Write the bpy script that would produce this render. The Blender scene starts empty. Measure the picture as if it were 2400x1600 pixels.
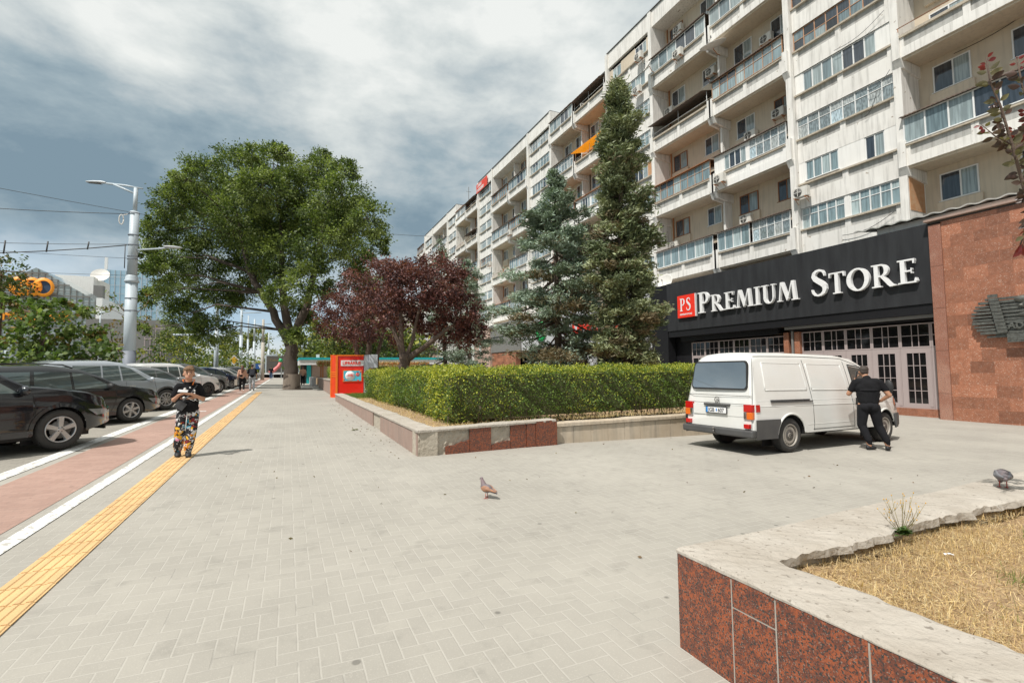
import bpy, bmesh, math, random
import numpy as np
from math import sin, cos, pi, radians, sqrt, atan2
from mathutils import Matrix, Vector
random.seed(7); RNG = np.random.default_rng(11)
SC = bpy.context.scene
COL = SC.collection

# ---------------- camera, world, sun, exposure ----------------
cd = bpy.data.cameras.new('camera'); cam = bpy.data.objects.new('camera', cd); COL.objects.link(cam)
cd.sensor_width = 36; cd.lens = 36 * 1120 / 2400; cd.clip_end = 3000; cd.clip_start = 0.05
YAW, PITCH, ROLL = radians(25.1536), radians(3.4014), radians(-0.7)
f = Vector((sin(YAW) * cos(PITCH), cos(YAW) * cos(PITCH), sin(PITCH)))
r = Vector((cos(YAW), -sin(YAW), 0)); u = r.cross(f)
r2 = r * cos(ROLL) + u * sin(ROLL); u2 = -r * sin(ROLL) + u * cos(ROLL)
cam.matrix_world = Matrix(((r2.x, u2.x, -f.x, 0), (r2.y, u2.y, -f.y, 0), (r2.z, u2.z, -f.z, 1.5), (0, 0, 0, 1)))
SC.camera = cam
SC.view_settings.view_transform = 'Standard'; SC.view_settings.look = 'None'
SC.view_settings.gamma = 1; SC.view_settings.exposure = 0.14
SUN_EL, SUN_AZ = radians(57), radians(27)      # elevation; shadows fall 27 degrees from +X towards +Y
sd = bpy.data.lights.new('sun', 'SUN'); sd.energy = 4.3; sd.angle = radians(0.53); sd.color = (1, .96, .90)
sun = bpy.data.objects.new('sun', sd); COL.objects.link(sun)
dv = Vector((cos(SUN_AZ) * cos(SUN_EL), sin(SUN_AZ) * cos(SUN_EL), -sin(SUN_EL)))
sun.rotation_euler = dv.to_track_quat('-Z', 'Y').to_euler()

W = bpy.data.worlds.new('World'); SC.world = W; W.use_nodes = True
def build_world():
    nt = W.node_tree; N = nt.nodes; L = nt.links; N.clear()
    def nd(t, **k):
        n = N.new(t)
        for a, b in k.items(): setattr(n, a, b)
        return n
    def math_(op, a, b=None, clamp=False):
        n = nd('ShaderNodeMath', operation=op); n.use_clamp = clamp
        for i, v in enumerate((a, b)):
            if v is None: continue
            if isinstance(v, (int, float)): n.inputs[i].default_value = v
            else: L.new(v, n.inputs[i])
        return n.outputs[0]
    sky = nd('ShaderNodeTexSky', sky_type='NISHITA'); sky.sun_disc = False
    sky.sun_elevation = SUN_EL; sky.sun_rotation = atan2(-dv.x, -dv.y)
    tc = nd('ShaderNodeTexCoord'); sep = nd('ShaderNodeSeparateXYZ'); L.new(tc.outputs['Generated'], sep.inputs[0])
    x, y, z = sep.outputs
    cmb = nd('ShaderNodeCombineXYZ')
    L.new(x, cmb.inputs[0]); L.new(y, cmb.inputs[1]); L.new(math_('MULTIPLY', z, 2.1), cmb.inputs[2])      # clouds a little flattened
    def noise(scale, det, rough, dist=0, off=0):
        mp = nd('ShaderNodeMapping'); mp.inputs['Location'].default_value = (off, off * .7, 0)
        L.new(cmb.outputs[0], mp.inputs[0])
        n = nd('ShaderNodeTexNoise'); n.inputs['Scale'].default_value = scale; n.inputs['Detail'].default_value = det
        n.inputs['Roughness'].default_value = rough; n.inputs['Distortion'].default_value = dist
        L.new(mp.outputs[0], n.inputs['Vector']); return n.outputs[0]
    def ramp(v, pts):
        rr = nd('ShaderNodeValToRGB'); e = rr.color_ramp.elements
        while len(e) < len(pts): e.new(0.5)
        for i, (p, c) in enumerate(pts):
            e[i].position = p; e[i].color = (*c, 1) if len(c) == 3 else c
        L.new(v, rr.inputs[0]); return rr.outputs[0]
    n1 = noise(2.3, 8, .5, .0, 1.3); n2 = noise(5.6, 10, .58, .12, 9.1)
    # the darker bank of cloud hangs in a belt of sky well left of the view, thinning to the right
    azd = math_('ADD', math_('MULTIPLY', x, -.93), math_('MULTIPLY', y, .37))
    belt = math_('SUBTRACT', 1.0, math_('ABSOLUTE', math_('MULTIPLY', math_('SUBTRACT', z, .30), 5.6)), True)
    belt = math_('MULTIPLY', belt, math_('ADD', .40, math_('MULTIPLY', azd, .55)), True)
    t = math_('ADD', math_('MULTIPLY', n1, .60), math_('MULTIPLY', n2, .62))
    t = math_('SUBTRACT', t, math_('MULTIPLY', belt, .42))
    lowc = math_('SUBTRACT', 1.0, math_('MULTIPLY', math_('ABSOLUTE', math_('SUBTRACT', z, .15)), 11.0), True)
    t = math_('ADD', t, math_('MULTIPLY', lowc, .14))
    zen = math_('MULTIPLY', math_('SUBTRACT', z, .42, True), .35, True)
    t = math_('ADD', t, zen)
    t = math_('ADD', math_('MULTIPLY', math_('SUBTRACT', t, .55), 1.6), .505)
    cl = ramp(t, [(.20, (1.9, 2.7, 3.3)), (.38, (3.0, 3.8, 4.25)), (.52, (4.5, 5.05, 5.25)), (.66, (6.0, 6.4, 6.35)), (.82, (7.5, 7.7, 7.5))])
    # blue gaps near the horizon, mostly to the left
    n3 = noise(2.2, 5, .5, .3, 20.4)
    low = math_('SUBTRACT', 1.0, math_('MULTIPLY', math_('ABSOLUTE', math_('SUBTRACT', z, .09)), 7.0), True)
    gap = math_('MULTIPLY', low, math_('MULTIPLY', math_('SUBTRACT', n3, .36), 5.0, True), True)
    gap = math_('MULTIPLY', gap, math_('ADD', .25, math_('MULTIPLY', azd, 1.3)), True)
    blue = nd('ShaderNodeMix', data_type='RGBA'); blue.inputs[0].default_value = .6
    L.new(sky.outputs[0], blue.inputs[6]); blue.inputs[7].default_value = (3.2, 5.2, 7.2, 1)
    mx = nd('ShaderNodeMix', data_type='RGBA'); L.new(gap, mx.inputs[0]); L.new(cl, mx.inputs[6]); L.new(blue.outputs[2], mx.inputs[7])
    bg = nd('ShaderNodeBackground'); bg.inputs[1].default_value = .105
    L.new(mx.outputs[2], bg.inputs[0])
    out = nd('ShaderNodeOutputWorld'); L.new(bg.outputs[0], out.inputs[0])
build_world()

# ---------------- helpers ----------------
def S(x, y=0.0):
    """height of the gently sloping ground"""
    return -0.0237 * min(max(x, -6), 26) + 0.008 * min(max(y, -5), 80)

MATS = {}
def mat(name, col, rough=.75, metal=0., col2=None, scale=4., amt=.5, bump=0., bscale=None, streak=0., island=0., spec=None, trans=0., emit=0., det=5, coat=0., thr=None, stretch=None, flecks=None, flecks2=None, alpha=1.):
    """procedural Principled material: two colours mixed by noise, rain streaks, per-island variation, bump"""
    if name in MATS: return MATS[name]
    m = bpy.data.materials.new(name); m.use_nodes = True; nt = m.node_tree; N = nt.nodes; L = nt.links
    b = N['Principled BSDF']; b.inputs['Roughness'].default_value = rough; b.inputs['Metallic'].default_value = metal
    if spec is not None: b.inputs['Specular IOR Level'].default_value = spec
    if coat: b.inputs['Coat Weight'].default_value = coat; b.inputs['Coat Roughness'].default_value = .05
    if col2 is None: col2 = tuple(c * .78 for c in col)
    tc = N.new('ShaderNodeTexCoord')
    def noise(sc, d=det, st=None, ro=.55):
        src = tc.outputs['Object']
        if st:
            mp = N.new('ShaderNodeMapping'); mp.inputs['Scale'].default_value = st; L.new(src, mp.inputs[0]); src = mp.outputs[0]
        n = N.new('ShaderNodeTexNoise'); n.inputs['Scale'].default_value = sc; n.inputs['Detail'].default_value = d
        n.inputs['Roughness'].default_value = ro; L.new(src, n.inputs['Vector']); return n.outputs[0]
    def rng(v, a, bb, c=0., d=1.):
        n = N.new('ShaderNodeMapRange'); n.inputs[1].default_value = a; n.inputs[2].default_value = bb
        n.inputs[3].default_value = c; n.inputs[4].default_value = d; L.new(v, n.inputs[0]); return n.outputs[0]
    def mix(fac, a, bb, mode='MIX'):
        n = N.new('ShaderNodeMix'); n.data_type = 'RGBA'; n.blend_type = mode
        for i, v in ((0, fac), (6, a), (7, bb)):
            if isinstance(v, float): n.inputs[i].default_value = v
            elif isinstance(v, tuple): n.inputs[i].default_value = (*v, 1)
            else: L.new(v, n.inputs[i])
        return n.outputs[2]
    lo, hi = thr if thr else (.5 - .25, .5 + .25)
    c = mix(rng(noise(scale, st=stretch), lo, hi, 0, amt * 1.6 if amt < .6 else 1.), tuple(col), tuple(col2))
    if flecks:
        fc, fs, ft = flecks
        c = mix(rng(noise(fs, 2), ft, ft + .05), c, tuple(fc))
    if flecks2:
        fc, fs, ft = flecks2
        c = mix(rng(noise(fs, 2), ft, ft + .05), c, tuple(fc))
    if streak:
        s = rng(noise(1.0, 4, (7, 7, .55)), .48, .74, 0, streak)
        c = mix(s, c, (.19, .18, .16))
    if island:
        g = N.new('ShaderNodeNewGeometry')
        c = mix(1.0, c, mix(rng(g.outputs['Random Per Island'], 0, 1), (1 - island,) * 3, (1 + island, 1 + island, 1 + island * .6)), 'MULTIPLY')
    L.new(c, b.inputs['Base Color'])
    if bump:
        bn = N.new('ShaderNodeBump'); bn.inputs['Strength'].default_value = bump; bn.inputs['Distance'].default_value = .02
        L.new(noise(bscale or scale * 4, 6), bn.inputs['Height']); L.new(bn.outputs[0], b.inputs['Normal'])
    if emit:
        L.new(c, b.inputs['Emission Color']); b.inputs['Emission Strength'].default_value = emit
    if trans:
        t = N.new('ShaderNodeBsdfTranslucent'); L.new(mix(1., c, (1.5, 1.6, .7), 'MULTIPLY'), t.inputs[0])
        ms = N.new('ShaderNodeMixShader'); ms.inputs[0].default_value = trans
        L.new(b.outputs[0], ms.inputs[1]); L.new(t.outputs[0], ms.inputs[2]); L.new(ms.outputs[0], N['Material Output'].inputs[0])
    if alpha < 1: b.inputs['Alpha'].default_value = alpha
    MATS[name] = m; return m

def link(name, me, parent=None, world=False):
    o = bpy.data.objects.new(name, me); COL.objects.link(o)
    if parent is not None:
        o.parent = parent
        if world:
            o.location = -root_loc(parent)
    return o
def root_loc(p):
    v = Vector(p.location)
    if p.parent: v = v + root_loc(p.parent)
    return v
def tag(o, label=None, cat=None, group=None, kind=None):
    if label: o['label'] = label
    if cat: o['category'] = cat
    if group: o['group'] = group
    if kind: o['kind'] = kind
    return o
def thing(name, label, cat, loc=(0, 0, 0), rz=0., group=None):
    o = bpy.data.objects.new(name, None); COL.objects.link(o); o.empty_display_size = .2
    o.location = loc; o.rotation_euler = (0, 0, rz)
    return tag(o, label, cat, group)

class MB:
    """collects shapes and links them as ONE mesh object"""
    def __init__(s): s.v = []; s.f = []; s.m = []; s.sm = []
    def add(s, vs, fs, mi=0, sm=False, M=None):
        k = len(s.v)
        if M is not None: vs = [M @ Vector(p) for p in vs]
        s.v.extend([tuple(p) for p in vs]); s.f.extend([tuple(i + k for i in q) for q in fs])
        s.m.extend([mi] * len(fs)); s.sm.extend([sm] * len(fs)); return s
    def box(s, x0, x1, y0, y1, z0, z1, mi=0, M=None):
        v = [(x, y, z) for z in (z0, z1) for y in (y0, y1) for x in (x0, x1)]
        return s.add(v, [(0, 2, 3, 1), (4, 5, 7, 6), (0, 1, 5, 4), (2, 6, 7, 3), (0, 4, 6, 2), (1, 3, 7, 5)], mi, False, M)
    def tube(s, pts, rad, n=8, mi=0, cap=True, M=None):
        pts = [Vector(p) for p in pts]; vs = []; fs = []
        if not isinstance(rad, (list, tuple)): rad = [rad] * len(pts)
        a = None
        for i, p in enumerate(pts):
            t = (pts[min(i + 1, len(pts) - 1)] - pts[max(i - 1, 0)]).normalized()
            if a is None:
                a = t.cross(Vector((0, 0, 1)) if abs(t.z) < .9 else Vector((1, 0, 0))).normalized()
            a = (a - t * a.dot(t)).normalized(); b = t.cross(a)
            for k in range(n):
                q = 2 * pi * k / n; vs.append(p + (a * cos(q) + b * sin(q)) * rad[i])
        for i in range(len(pts) - 1):
            for k in range(n):
                k2 = (k + 1) % n; fs.append((i * n + k, i * n + k2, (i + 1) * n + k2, (i + 1) * n + k))
        if cap: fs.append(tuple(range(n))[::-1]); fs.append(tuple((len(pts) - 1) * n + k for k in range(n)))
        return s.add(vs, fs, mi, True, M)
    def lathe(s, prof, n=24, mi=0, M=None, sm=True):
        vs = []; fs = []
        for (rr, z) in prof:
            for k in range(n): q = 2 * pi * k / n; vs.append((rr * cos(q), rr * sin(q), z))
        for i in range(len(prof) - 1):
            for k in range(n):
                k2 = (k + 1) % n; fs.append((i * n + k, i * n + k2, (i + 1) * n + k2, (i + 1) * n + k))
        return s.add(vs, fs, mi, sm, M)
    def prism(s, poly, d, M=None, mi=0):
        n = len(poly); vs = [(x, y, 0) for x, y in poly] + [(x, y, d) for x, y in poly]
        fs = [tuple(range(n))[::-1], tuple(range(n, 2 * n))] + [(i, (i + 1) % n, n + (i + 1) % n, n + i) for i in range(n)]
        return s.add(vs, fs, mi, False, M)
    def ball(s, c, rx, ry=None, rz=None, mi=0, n=12, m=8, M=None):
        ry = ry or rx; rz = rz or rx; vs = []; fs = []
        for i in range(m + 1):
            a = pi * i / m
            for k in range(n): q = 2 * pi * k / n; vs.append((c[0] + rx * sin(a) * cos(q), c[1] + ry * sin(a) * sin(q), c[2] - rz * cos(a)))
        for i in range(m):
            for k in range(n): k2 = (k + 1) % n; fs.append((i * n + k, i * n + k2, (i + 1) * n + k2, (i + 1) * n + k))
        return s.add(vs, fs, mi, True, M)
    def grid(s, P, mi=0, sm=True, closed=False):
        """P[i][j] points"""
        h, w = len(P), len(P[0]); vs = [p for row in P for p in row]
        fs = [(i * w + j, i * w + (j + 1) % w, (i + 1) * w + (j + 1) % w, (i + 1) * w + j) for i in range(h - 1) for j in range(w if closed else w - 1)]
        return s.add(vs, fs, mi, sm)
    def mesh(s, name, mats):
        me = bpy.data.meshes.new(name); me.from_pydata(s.v, [], s.f)
        for m in (mats if isinstance(mats, (list, tuple)) else [mats]): me.materials.append(m)
        me.polygons.foreach_set('material_index', s.m); me.polygons.foreach_set('use_smooth', s.sm); me.update()
        return me
    def build(s, name, mats, parent=None, world=False, bevel=0., seg=2, fix=False):
        if fix:
            me = s.mesh(name, mats); bm = bmesh.new(); bm.from_mesh(me); bmesh.ops.remove_doubles(bm, verts=bm.verts, dist=1e-5)
            bmesh.ops.recalc_face_normals(bm, faces=bm.faces); bm.to_mesh(me); bm.free()
        else: me = s.mesh(name, mats)
        o = link(name, me, parent, world)
        if bevel:
            md = o.modifiers.new('bevel', 'BEVEL'); md.width = bevel; md.segments = seg; md.limit_method = 'ANGLE'; md.angle_limit = radians(40)
        return o

def leafmesh(name, C, size, mats, parent=None, world=False, aspect=.55, mid=None, up=0., spread=1., dirs=None, jit=.35, kind=None):
    """many small diamond leaves; C (N,3) centres, mid per-leaf material index, dirs optional long axis"""
    n = len(C); C = np.asarray(C, float)
    if dirs is None:
        d = RNG.normal(size=(n, 3)); d[:, 2] *= spread; d[:, 2] += up
    else: d = dirs + RNG.normal(size=(n, 3)) * jit
    d /= np.linalg.norm(d, axis=1)[:, None] + 1e-9
    e = RNG.normal(size=(n, 3)); e -= d * (e * d).sum(1)[:, None]; e /= np.linalg.norm(e, axis=1)[:, None] + 1e-9
    sz = (size * RNG.uniform(.65, 1.3, n))[:, None]
    V = np.stack([C - d * sz * .5, C + e * sz * aspect * .5, C + d * sz * .5, C - e * sz * aspect * .5], 1).reshape(-1, 3)
    me = bpy.data.meshes.new(name); me.vertices.add(4 * n); me.vertices.foreach_set('co', V.ravel().astype(np.float32))
    me.loops.add(4 * n); me.loops.foreach_set('vertex_index', np.arange(4 * n, dtype=np.int32))
    me.polygons.add(n); me.polygons.foreach_set('loop_start', np.arange(0, 4 * n, 4, dtype=np.int32))
    me.polygons.foreach_set('loop_total', np.full(n, 4, np.int32))
    for m in (mats if isinstance(mats, (list, tuple)) else [mats]): me.materials.append(m)
    if mid is not None: me.polygons.foreach_set('material_index', np.asarray(mid, np.int32))
    me.update(calc_edges=True); me.validate()
    return link(name, me, parent, world)

def text(name, s, size, M, m, parent=None, ext=.01, world=False, align='LEFT', bold=0., sx=1.):
    cu = bpy.data.curves.new(name, 'FONT'); cu.body = s; cu.size = size; cu.extrude = ext; cu.align_x = align; cu.offset = bold
    t = bpy.data.objects.new(name, cu); COL.objects.link(t)
    dg = bpy.context.evaluated_depsgraph_get(); me = bpy.data.meshes.new_from_object(t.evaluated_get(dg))
    bpy.data.objects.remove(t); bpy.data.curves.remove(cu)
    me.transform(M @ Matrix.Diagonal((sx, 1, 1, 1))); me.materials.clear(); me.materials.append(m); me.name = name
    return link(name, me, parent, world)
def frameM(o, ex, ey):
    ex = Vector(ex).normalized(); ey = Vector(ey).normalized(); ez = ex.cross(ey)
    return Matrix(((ex.x, ey.x, ez.x, o[0]), (ex.y, ey.y, ez.y, o[1]), (ex.z, ey.z, ez.z, o[2]), (0, 0, 0, 1)))
WALLM = lambda x, y, z: frameM((x, y, z), (0, -1, 0), (0, 0, 1))     # lettering on a wall that faces -X

def evalmesh(o, name, mats):
    dg = bpy.context.evaluated_depsgraph_get(); me = bpy.data.meshes.new_from_object(o.evaluated_get(dg))
    me.name = name; me.materials.clear()
    for m in (mats if isinstance(mats, (list, tuple)) else [mats]): me.materials.append(m)
    for p in me.polygons: p.use_smooth = True
    return me
def skin(name, shapes, m, parent, vox=.012, smooth=6, sm_f=.6):
    """one continuous surface from overlapping tapered limbs: shapes = [('c',p0,p1,r0,r1)|('b',c,rx,ry,rz)]"""
    b = MB()
    for q in shapes:
        if q[0] == 'c':
            p0, p1 = Vector(q[1]), Vector(q[2]); b.tube([p0, p1], [q[3], q[4]], 14); b.ball(p0, q[3], n=14); b.ball(p1, q[4], n=14)
        else: b.ball(q[1], q[2], q[3], q[4], n=18, m=12)
    me = b.mesh('tmp', m); o = bpy.data.objects.new('tmp', me); COL.objects.link(o)
    md = o.modifiers.new('r', 'REMESH'); md.mode = 'VOXEL'; md.voxel_size = vox
    md = o.modifiers.new('s', 'SMOOTH'); md.iterations = smooth; md.factor = sm_f
    me2 = evalmesh(o, name, m); bpy.data.objects.remove(o); bpy.data.meshes.remove(me)
    return link(name, me2, parent)

# ---------------- ground, pavement, lanes, markings ----------------
def paver_mat(name, col, col2, joint, unit=.1, jw=.035, bond='herring', rough=.85, stain=.35, island=.12, jamt=.8):
    m = bpy.data.materials.new(name); m.use_nodes = True; nt = m.node_tree; N = nt.nodes; L = nt.links; b = N['Principled BSDF']
    b.inputs['Roughness'].default_value = rough
    g = N.new('ShaderNodeNewGeometry'); sep = N.new('ShaderNodeSeparateXYZ'); L.new(g.outputs['Position'], sep.inputs[0])
    def M(op, a, c=None, d=None, clamp=False):
        n = N.new('ShaderNodeMath'); n.operation = op; n.use_clamp = clamp
        for i, v in enumerate((a, c, d)):
            if v is None: continue
            if isinstance(v, (int, float)): n.inputs[i].default_value = v
            else: L.new(v, n.inputs[i])
        return n.outputs[0]
    def noise(sc, det=4, ro=.55):
        n = N.new('ShaderNodeTexNoise'); n.inputs['Scale'].default_value = sc; n.inputs['Detail'].default_value = det; n.inputs['Roughness'].default_value = ro
        L.new(g.outputs['Position'], n.inputs['Vector']); return n.outputs[0]
    wob = M('MULTIPLY', M('SUBTRACT', noise(9, 2), .5), .006)
    x = M('DIVIDE', M('ADD', M('ADD', sep.outputs[0], 60.03), wob), unit); y = M('DIVIDE', M('ADD', M('ADD', sep.outputs[1], 60.02), wob), unit)
    i = M('FLOOR', x); j = M('FLOOR', y); fx = M('SUBTRACT', x, i); fy = M('SUBTRACT', y, j)
    if bond == 'herring':
        k = M('MODULO', M('ADD', M('SUBTRACT', i, j), 40000), 4); k = M('ROUND', k)
        is_ = [M('COMPARE', k, float(q), .3) for q in range(4)]
        d = M('MINIMUM', M('ADD', fx, M('MULTIPLY', is_[1], 9)), M('ADD', M('SUBTRACT', 1, fx), M('MULTIPLY', is_[0], 9)))
        d = M('MINIMUM', d, M('MINIMUM', M('ADD', fy, M('MULTIPLY', is_[2], 9)), M('ADD', M('SUBTRACT', 1, fy), M('MULTIPLY', is_[3], 9))))
        ai = M('SUBTRACT', i, is_[1]); aj = M('SUBTRACT', j, is_[2])
    else:   # running bond across the street direction
        row = j; xs = M('ADD', M('MULTIPLY', x, .5), M('MULTIPLY', M('MODULO', row, 2), .5)); ai = M('FLOOR', xs); aj = row
        fx = M('SUBTRACT', xs, ai)
        d = M('MINIMUM', M('MULTIPLY', M('MINIMUM', fx, M('SUBTRACT', 1, fx)), 2), M('MINIMUM', fy, M('SUBTRACT', 1, fy)))
    jm = N.new('ShaderNodeMapRange'); jm.inputs[1].default_value = jw; jm.inputs[2].default_value = jw * 2.2; jm.inputs[3].default_value = 1; jm.inputs[4].default_value = 0
    L.new(d, jm.inputs[0]); jf = jm.outputs[0]
    cv = N.new('ShaderNodeCombineXYZ'); L.new(ai, cv.inputs[0]); L.new(aj, cv.inputs[1])
    wn = N.new('ShaderNodeTexWhiteNoise'); L.new(cv.outputs[0], wn.inputs['Vector'])
    def mix(fac, a, c, mode='MIX'):
        n = N.new('ShaderNodeMix'); n.data_type = 'RGBA'; n.blend_type = mode
        for q, v in ((0, fac), (6, a), (7, c)):
            if isinstance(v, float): n.inputs[q].default_value = v
            elif isinstance(v, tuple): n.inputs[q].default_value = (*v, 1)
            else: L.new(v, n.inputs[q])
        return n.outputs[2]
    def rng(v, a, c, lo=0., hi=1.):
        n = N.new('ShaderNodeMapRange'); n.inputs[1].default_value = a; n.inputs[2].default_value = c; n.inputs[3].default_value = lo; n.inputs[4].default_value = hi
        L.new(v, n.inputs[0]); return n.outputs[0]
    c = mix(wn.outputs['Value'], tuple(col), tuple(col2))
    c = mix(rng(noise(.55, 6, .6), .35, .7, 0, stain), c, tuple(q * .72 for q in col2))           # large worn areas
    c = mix(rng(noise(3.1, 5, .65), .56, .72, 0, stain * .8), c, tuple(q * .6 for q in col2))      # smudges
    c = mix(rng(noise(120, 2), .58, .66, 0, .25), c, tuple(min(1, q * 1.35) for q in col))          # grit
    vo = N.new('ShaderNodeTexVoronoi'); vo.inputs['Scale'].default_value = 2.2; L.new(g.outputs['Position'], vo.inputs['Vector'])
    c = mix(rng(vo.outputs['Distance'], .062, .04, 0, .7), c, tuple(q * .35 for q in col2))       # old chewing-gum dots
    jc = mix(rng(noise(2.3, 4), .57, .70), tuple(joint), tuple(q * .45 for q in joint))
    c = mix(M('MULTIPLY', jf, jamt), c, jc)
    L.new(c, b.inputs['Base Color'])
    bn = N.new('ShaderNodeBump'); bn.inputs['Strength'].default_value = .4; bn.inputs['Distance'].default_value = .008
    L.new(M('ADD', M('MULTIPLY', M('SUBTRACT', 1, jf), .5), M('ADD', M('MULTIPLY', noise(60, 4), .18), M('MULTIPLY', wn.outputs['Value'], .22))), bn.inputs['Height'])
    L.new(bn.outputs[0], b.inputs['Normal'])
    return m

def sheet(name, x0, x1, y0, y1, dz, m, kind='structure', nx=None):
    xs = sorted(set([x0, x1] + [q for q in (-6, 26) if x0 < q < x1])); ys = sorted(set([y0, y1] + [q for q in (-5, 80) if y0 < q < y1]))
    b = MB(); b.grid([[(x, y, S(x, y) + dz) for x in xs] for y in ys], sm=False)
    o = b.build(name, m); tag(o, kind=kind); return o

m_asph = mat('asphalt', (.075, .073, .07), .92, col2=(.11, .105, .098), scale=1.3, bump=.3, bscale=40)
m_ground = mat('far_ground', (.16, .155, .13), .95, col2=(.10, .12, .06), scale=.05)
m_pave = paver_mat('grey_herringbone_pavers', (.380, .358, .313), (.346, .325, .285), (.455, .434, .386), jw=.028, stain=.6, jamt=.48)
m_park = paver_mat('parking_pavers', (.35, .325, .275), (.29, .27, .235), (.20, .185, .16), bond='run', stain=.7)
m_red = paver_mat('red_lane_pavers', (.42, .275, .222), (.355, .225, .18), (.27, .19, .16), bond='run', stain=.5, jw=.02)
m_white = mat('marking_white', (.74, .74, .72), .7, col2=(.42, .40, .36), scale=16, amt=.9, det=9, thr=(.50, .60))
sheet('ground', -1200, 1200, -60, 1600, -.06, m_ground)
sheet('road', -26, -8.6, -20, 400, -.012, m_asph)
sheet('pavement', -3.56, 60, -12, 160, 0, m_pave)
sheet('parking_strip', -8.6, -3.56, -12, 160, -.008, m_park)
sheet('bike_lane', -3.2, -2.28, -6, 150, .004, m_red)
sheet('lane_marking', -3.56, -3.34, -6, 150, .008, m_white)
sheet('lane_marking', -2.17, -2.03, -6, 150, .008, m_white)
sheet('lane_marking', -3.15, -2.5, 19.2, 19.45, .010, m_white)
sheet('lane_marking', -3.15, -2.5, 33.2, 33.6, .010, m_white)
sheet('far_pavement', -36, -26, -20, 400, .11, m_park)
kb = MB(); kb.box(-26.15, -26.0, -20, 400, -.1, .16 + .6); 
m_kerb = mat('kerb_stone', (.42, .40, .36), .9, scale=3, bump=.2)
def strip_box(b, x0, x1, y0, y1, z0, z1):
    ys = sorted(set([y0, y1] + [q for q in (-5, 80) if y0 < q < y1]))
    P = []
    for y in ys: P.append([(x0, y, S(x0, y) + z0), (x0, y, S(x0, y) + z1), (x1, y, S(x1, y) + z1), (x1, y, S(x1, y) + z0)])
    b.grid(P, sm=False, closed=True); b.add(P[0], [(0, 1, 2, 3)]); b.add(P[-1], [(3, 2, 1, 0)]); return b
b = MB(); strip_box(b, -8.75, -8.6, -12, 160, -.1, .03); strip_box(b, -26.15, -26, -12, 300, -.1, .12)
tag(b.build('kerb', m_kerb), kind='structure')
# yellow tactile strip: real ribs on a slab laid tile by tile
m_yel = mat('tactile_yellow', (.66, .44, .215), .8, col2=(.55, .35, .17), scale=3, bump=.25, bscale=80, island=.10)
b = MB(); y = -4.0
while y < 33.6:
    z = S(-1.57, y + .15); x0, x1 = -1.73, -1.42
    b.box(x0, x1, y, y + .297, z + .0, z + .006)
    for i in range(5):
        xc = x0 + .031 + i * .062
        P = [(xc - .021, z + .006), (xc - .014, z + .0125), (xc + .014, z + .0125), (xc + .021, z + .006)]
        b.add([(p[0], yy, p[1]) for yy in (y + .004, y + .293) for p in P], [(0, 1, 5, 4), (1, 2, 6, 5), (2, 3, 7, 6), (0, 3, 2, 1), (4, 5, 6, 7)])
    y += .3
tag(b.build('tactile_paving', m_yel), kind='structure')

# ---------------- planters ----------------
m_gran = mat('red_granite', (.31, .080, .031), .28, col2=(.14, .046, .029), scale=30, amt=.9, det=4, thr=(.42, .58), flecks=((.035, .035, .034), 95, .53), flecks2=((.26, .20, .165), 150, .62), bump=.05)
def granite_wall_mat():
    m = mat('worn_red_granite', (.42, .185, .112), .42, col2=(.27, .115, .068), scale=7, amt=.7, det=6, flecks=((.48, .33, .26), 32, .60), bump=.12, bscale=30)
    nt = m.node_tree; N = nt.nodes; L = nt.links; b = N['Principled BSDF']
    src = b.inputs['Base Color'].links[0].from_socket
    tc = N.new('ShaderNodeTexCoord'); mp = N.new('ShaderNodeMapping'); L.new(tc.outputs['Object'], mp.inputs[0]); mp.inputs['Rotation'].default_value = (0, radians(90), radians(90))
    sx = N.new('ShaderNodeSeparateXYZ'); L.new(tc.outputs['Object'], sx.inputs[0]); cb = N.new('ShaderNodeCombineXYZ')
    L.new(sx.outputs[1], cb.inputs[0]); L.new(sx.outputs[2], cb.inputs[1])
    br = N.new('ShaderNodeTexBrick'); L.new(cb.outputs[0], br.inputs['Vector']); br.inputs['Scale'].default_value = 1.0
    br.inputs['Brick Width'].default_value = .62; br.inputs['Row Height'].default_value = .40; br.inputs['Mortar Size'].default_value = .006
    br.inputs['Color1'].default_value = (.50, .47, .45, 1); br.inputs['Color2'].default_value = (1.15, 1.08, 1.02, 1); br.inputs['Mortar'].default_value = (.95, .85, .78, 1); br.inputs['Bias'].default_value = 0
    mx = N.new('ShaderNodeMix'); mx.data_type = 'RGBA'; mx.blend_type = 'MULTIPLY'; mx.inputs[0].default_value = .85
    L.new(src, mx.inputs[6]); L.new(br.outputs[0], mx.inputs[7]); L.new(mx.outputs[2], b.inputs['Base Color'])
    return m
m_gwall = granite_wall_mat()
m_cope = mat('worn_concrete_coping', (.47, .43, .375), .9, col2=(.34, .30, .25), scale=3.4, amt=.75, det=8, bump=.9, bscale=20, flecks=((.25, .21, .17), 9, .69), flecks2=((.24, .21, .175), 34, .64))
m_conc = mat('rough_concrete', (.47, .42, .345), .95, col2=(.33, .285, .22), scale=6, bump=1., bscale=16)
m_lime = mat('limestone_slabs', (.55, .47, .37), .85, col2=(.37, .29, .20), scale=1.8, amt=.5, bump=.15, streak=.5)
m_pink = mat('mauve_stone_slabs', (.36, .255, .21), .75, col2=(.29, .20, .165), scale=3, streak=.4, bump=.1)
m_soil = mat('dry_soil', (.40, .27, .15), 1., col2=(.22, .15, .09), scale=3, bump=.8, bscale=22)
m_mort = mat('mortar', (.40, .36, .31), .95, scale=20)

def rough_poly_top(x0, x1, y0, y1, z, amp, seed, axis, n=60):
    pass
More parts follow.
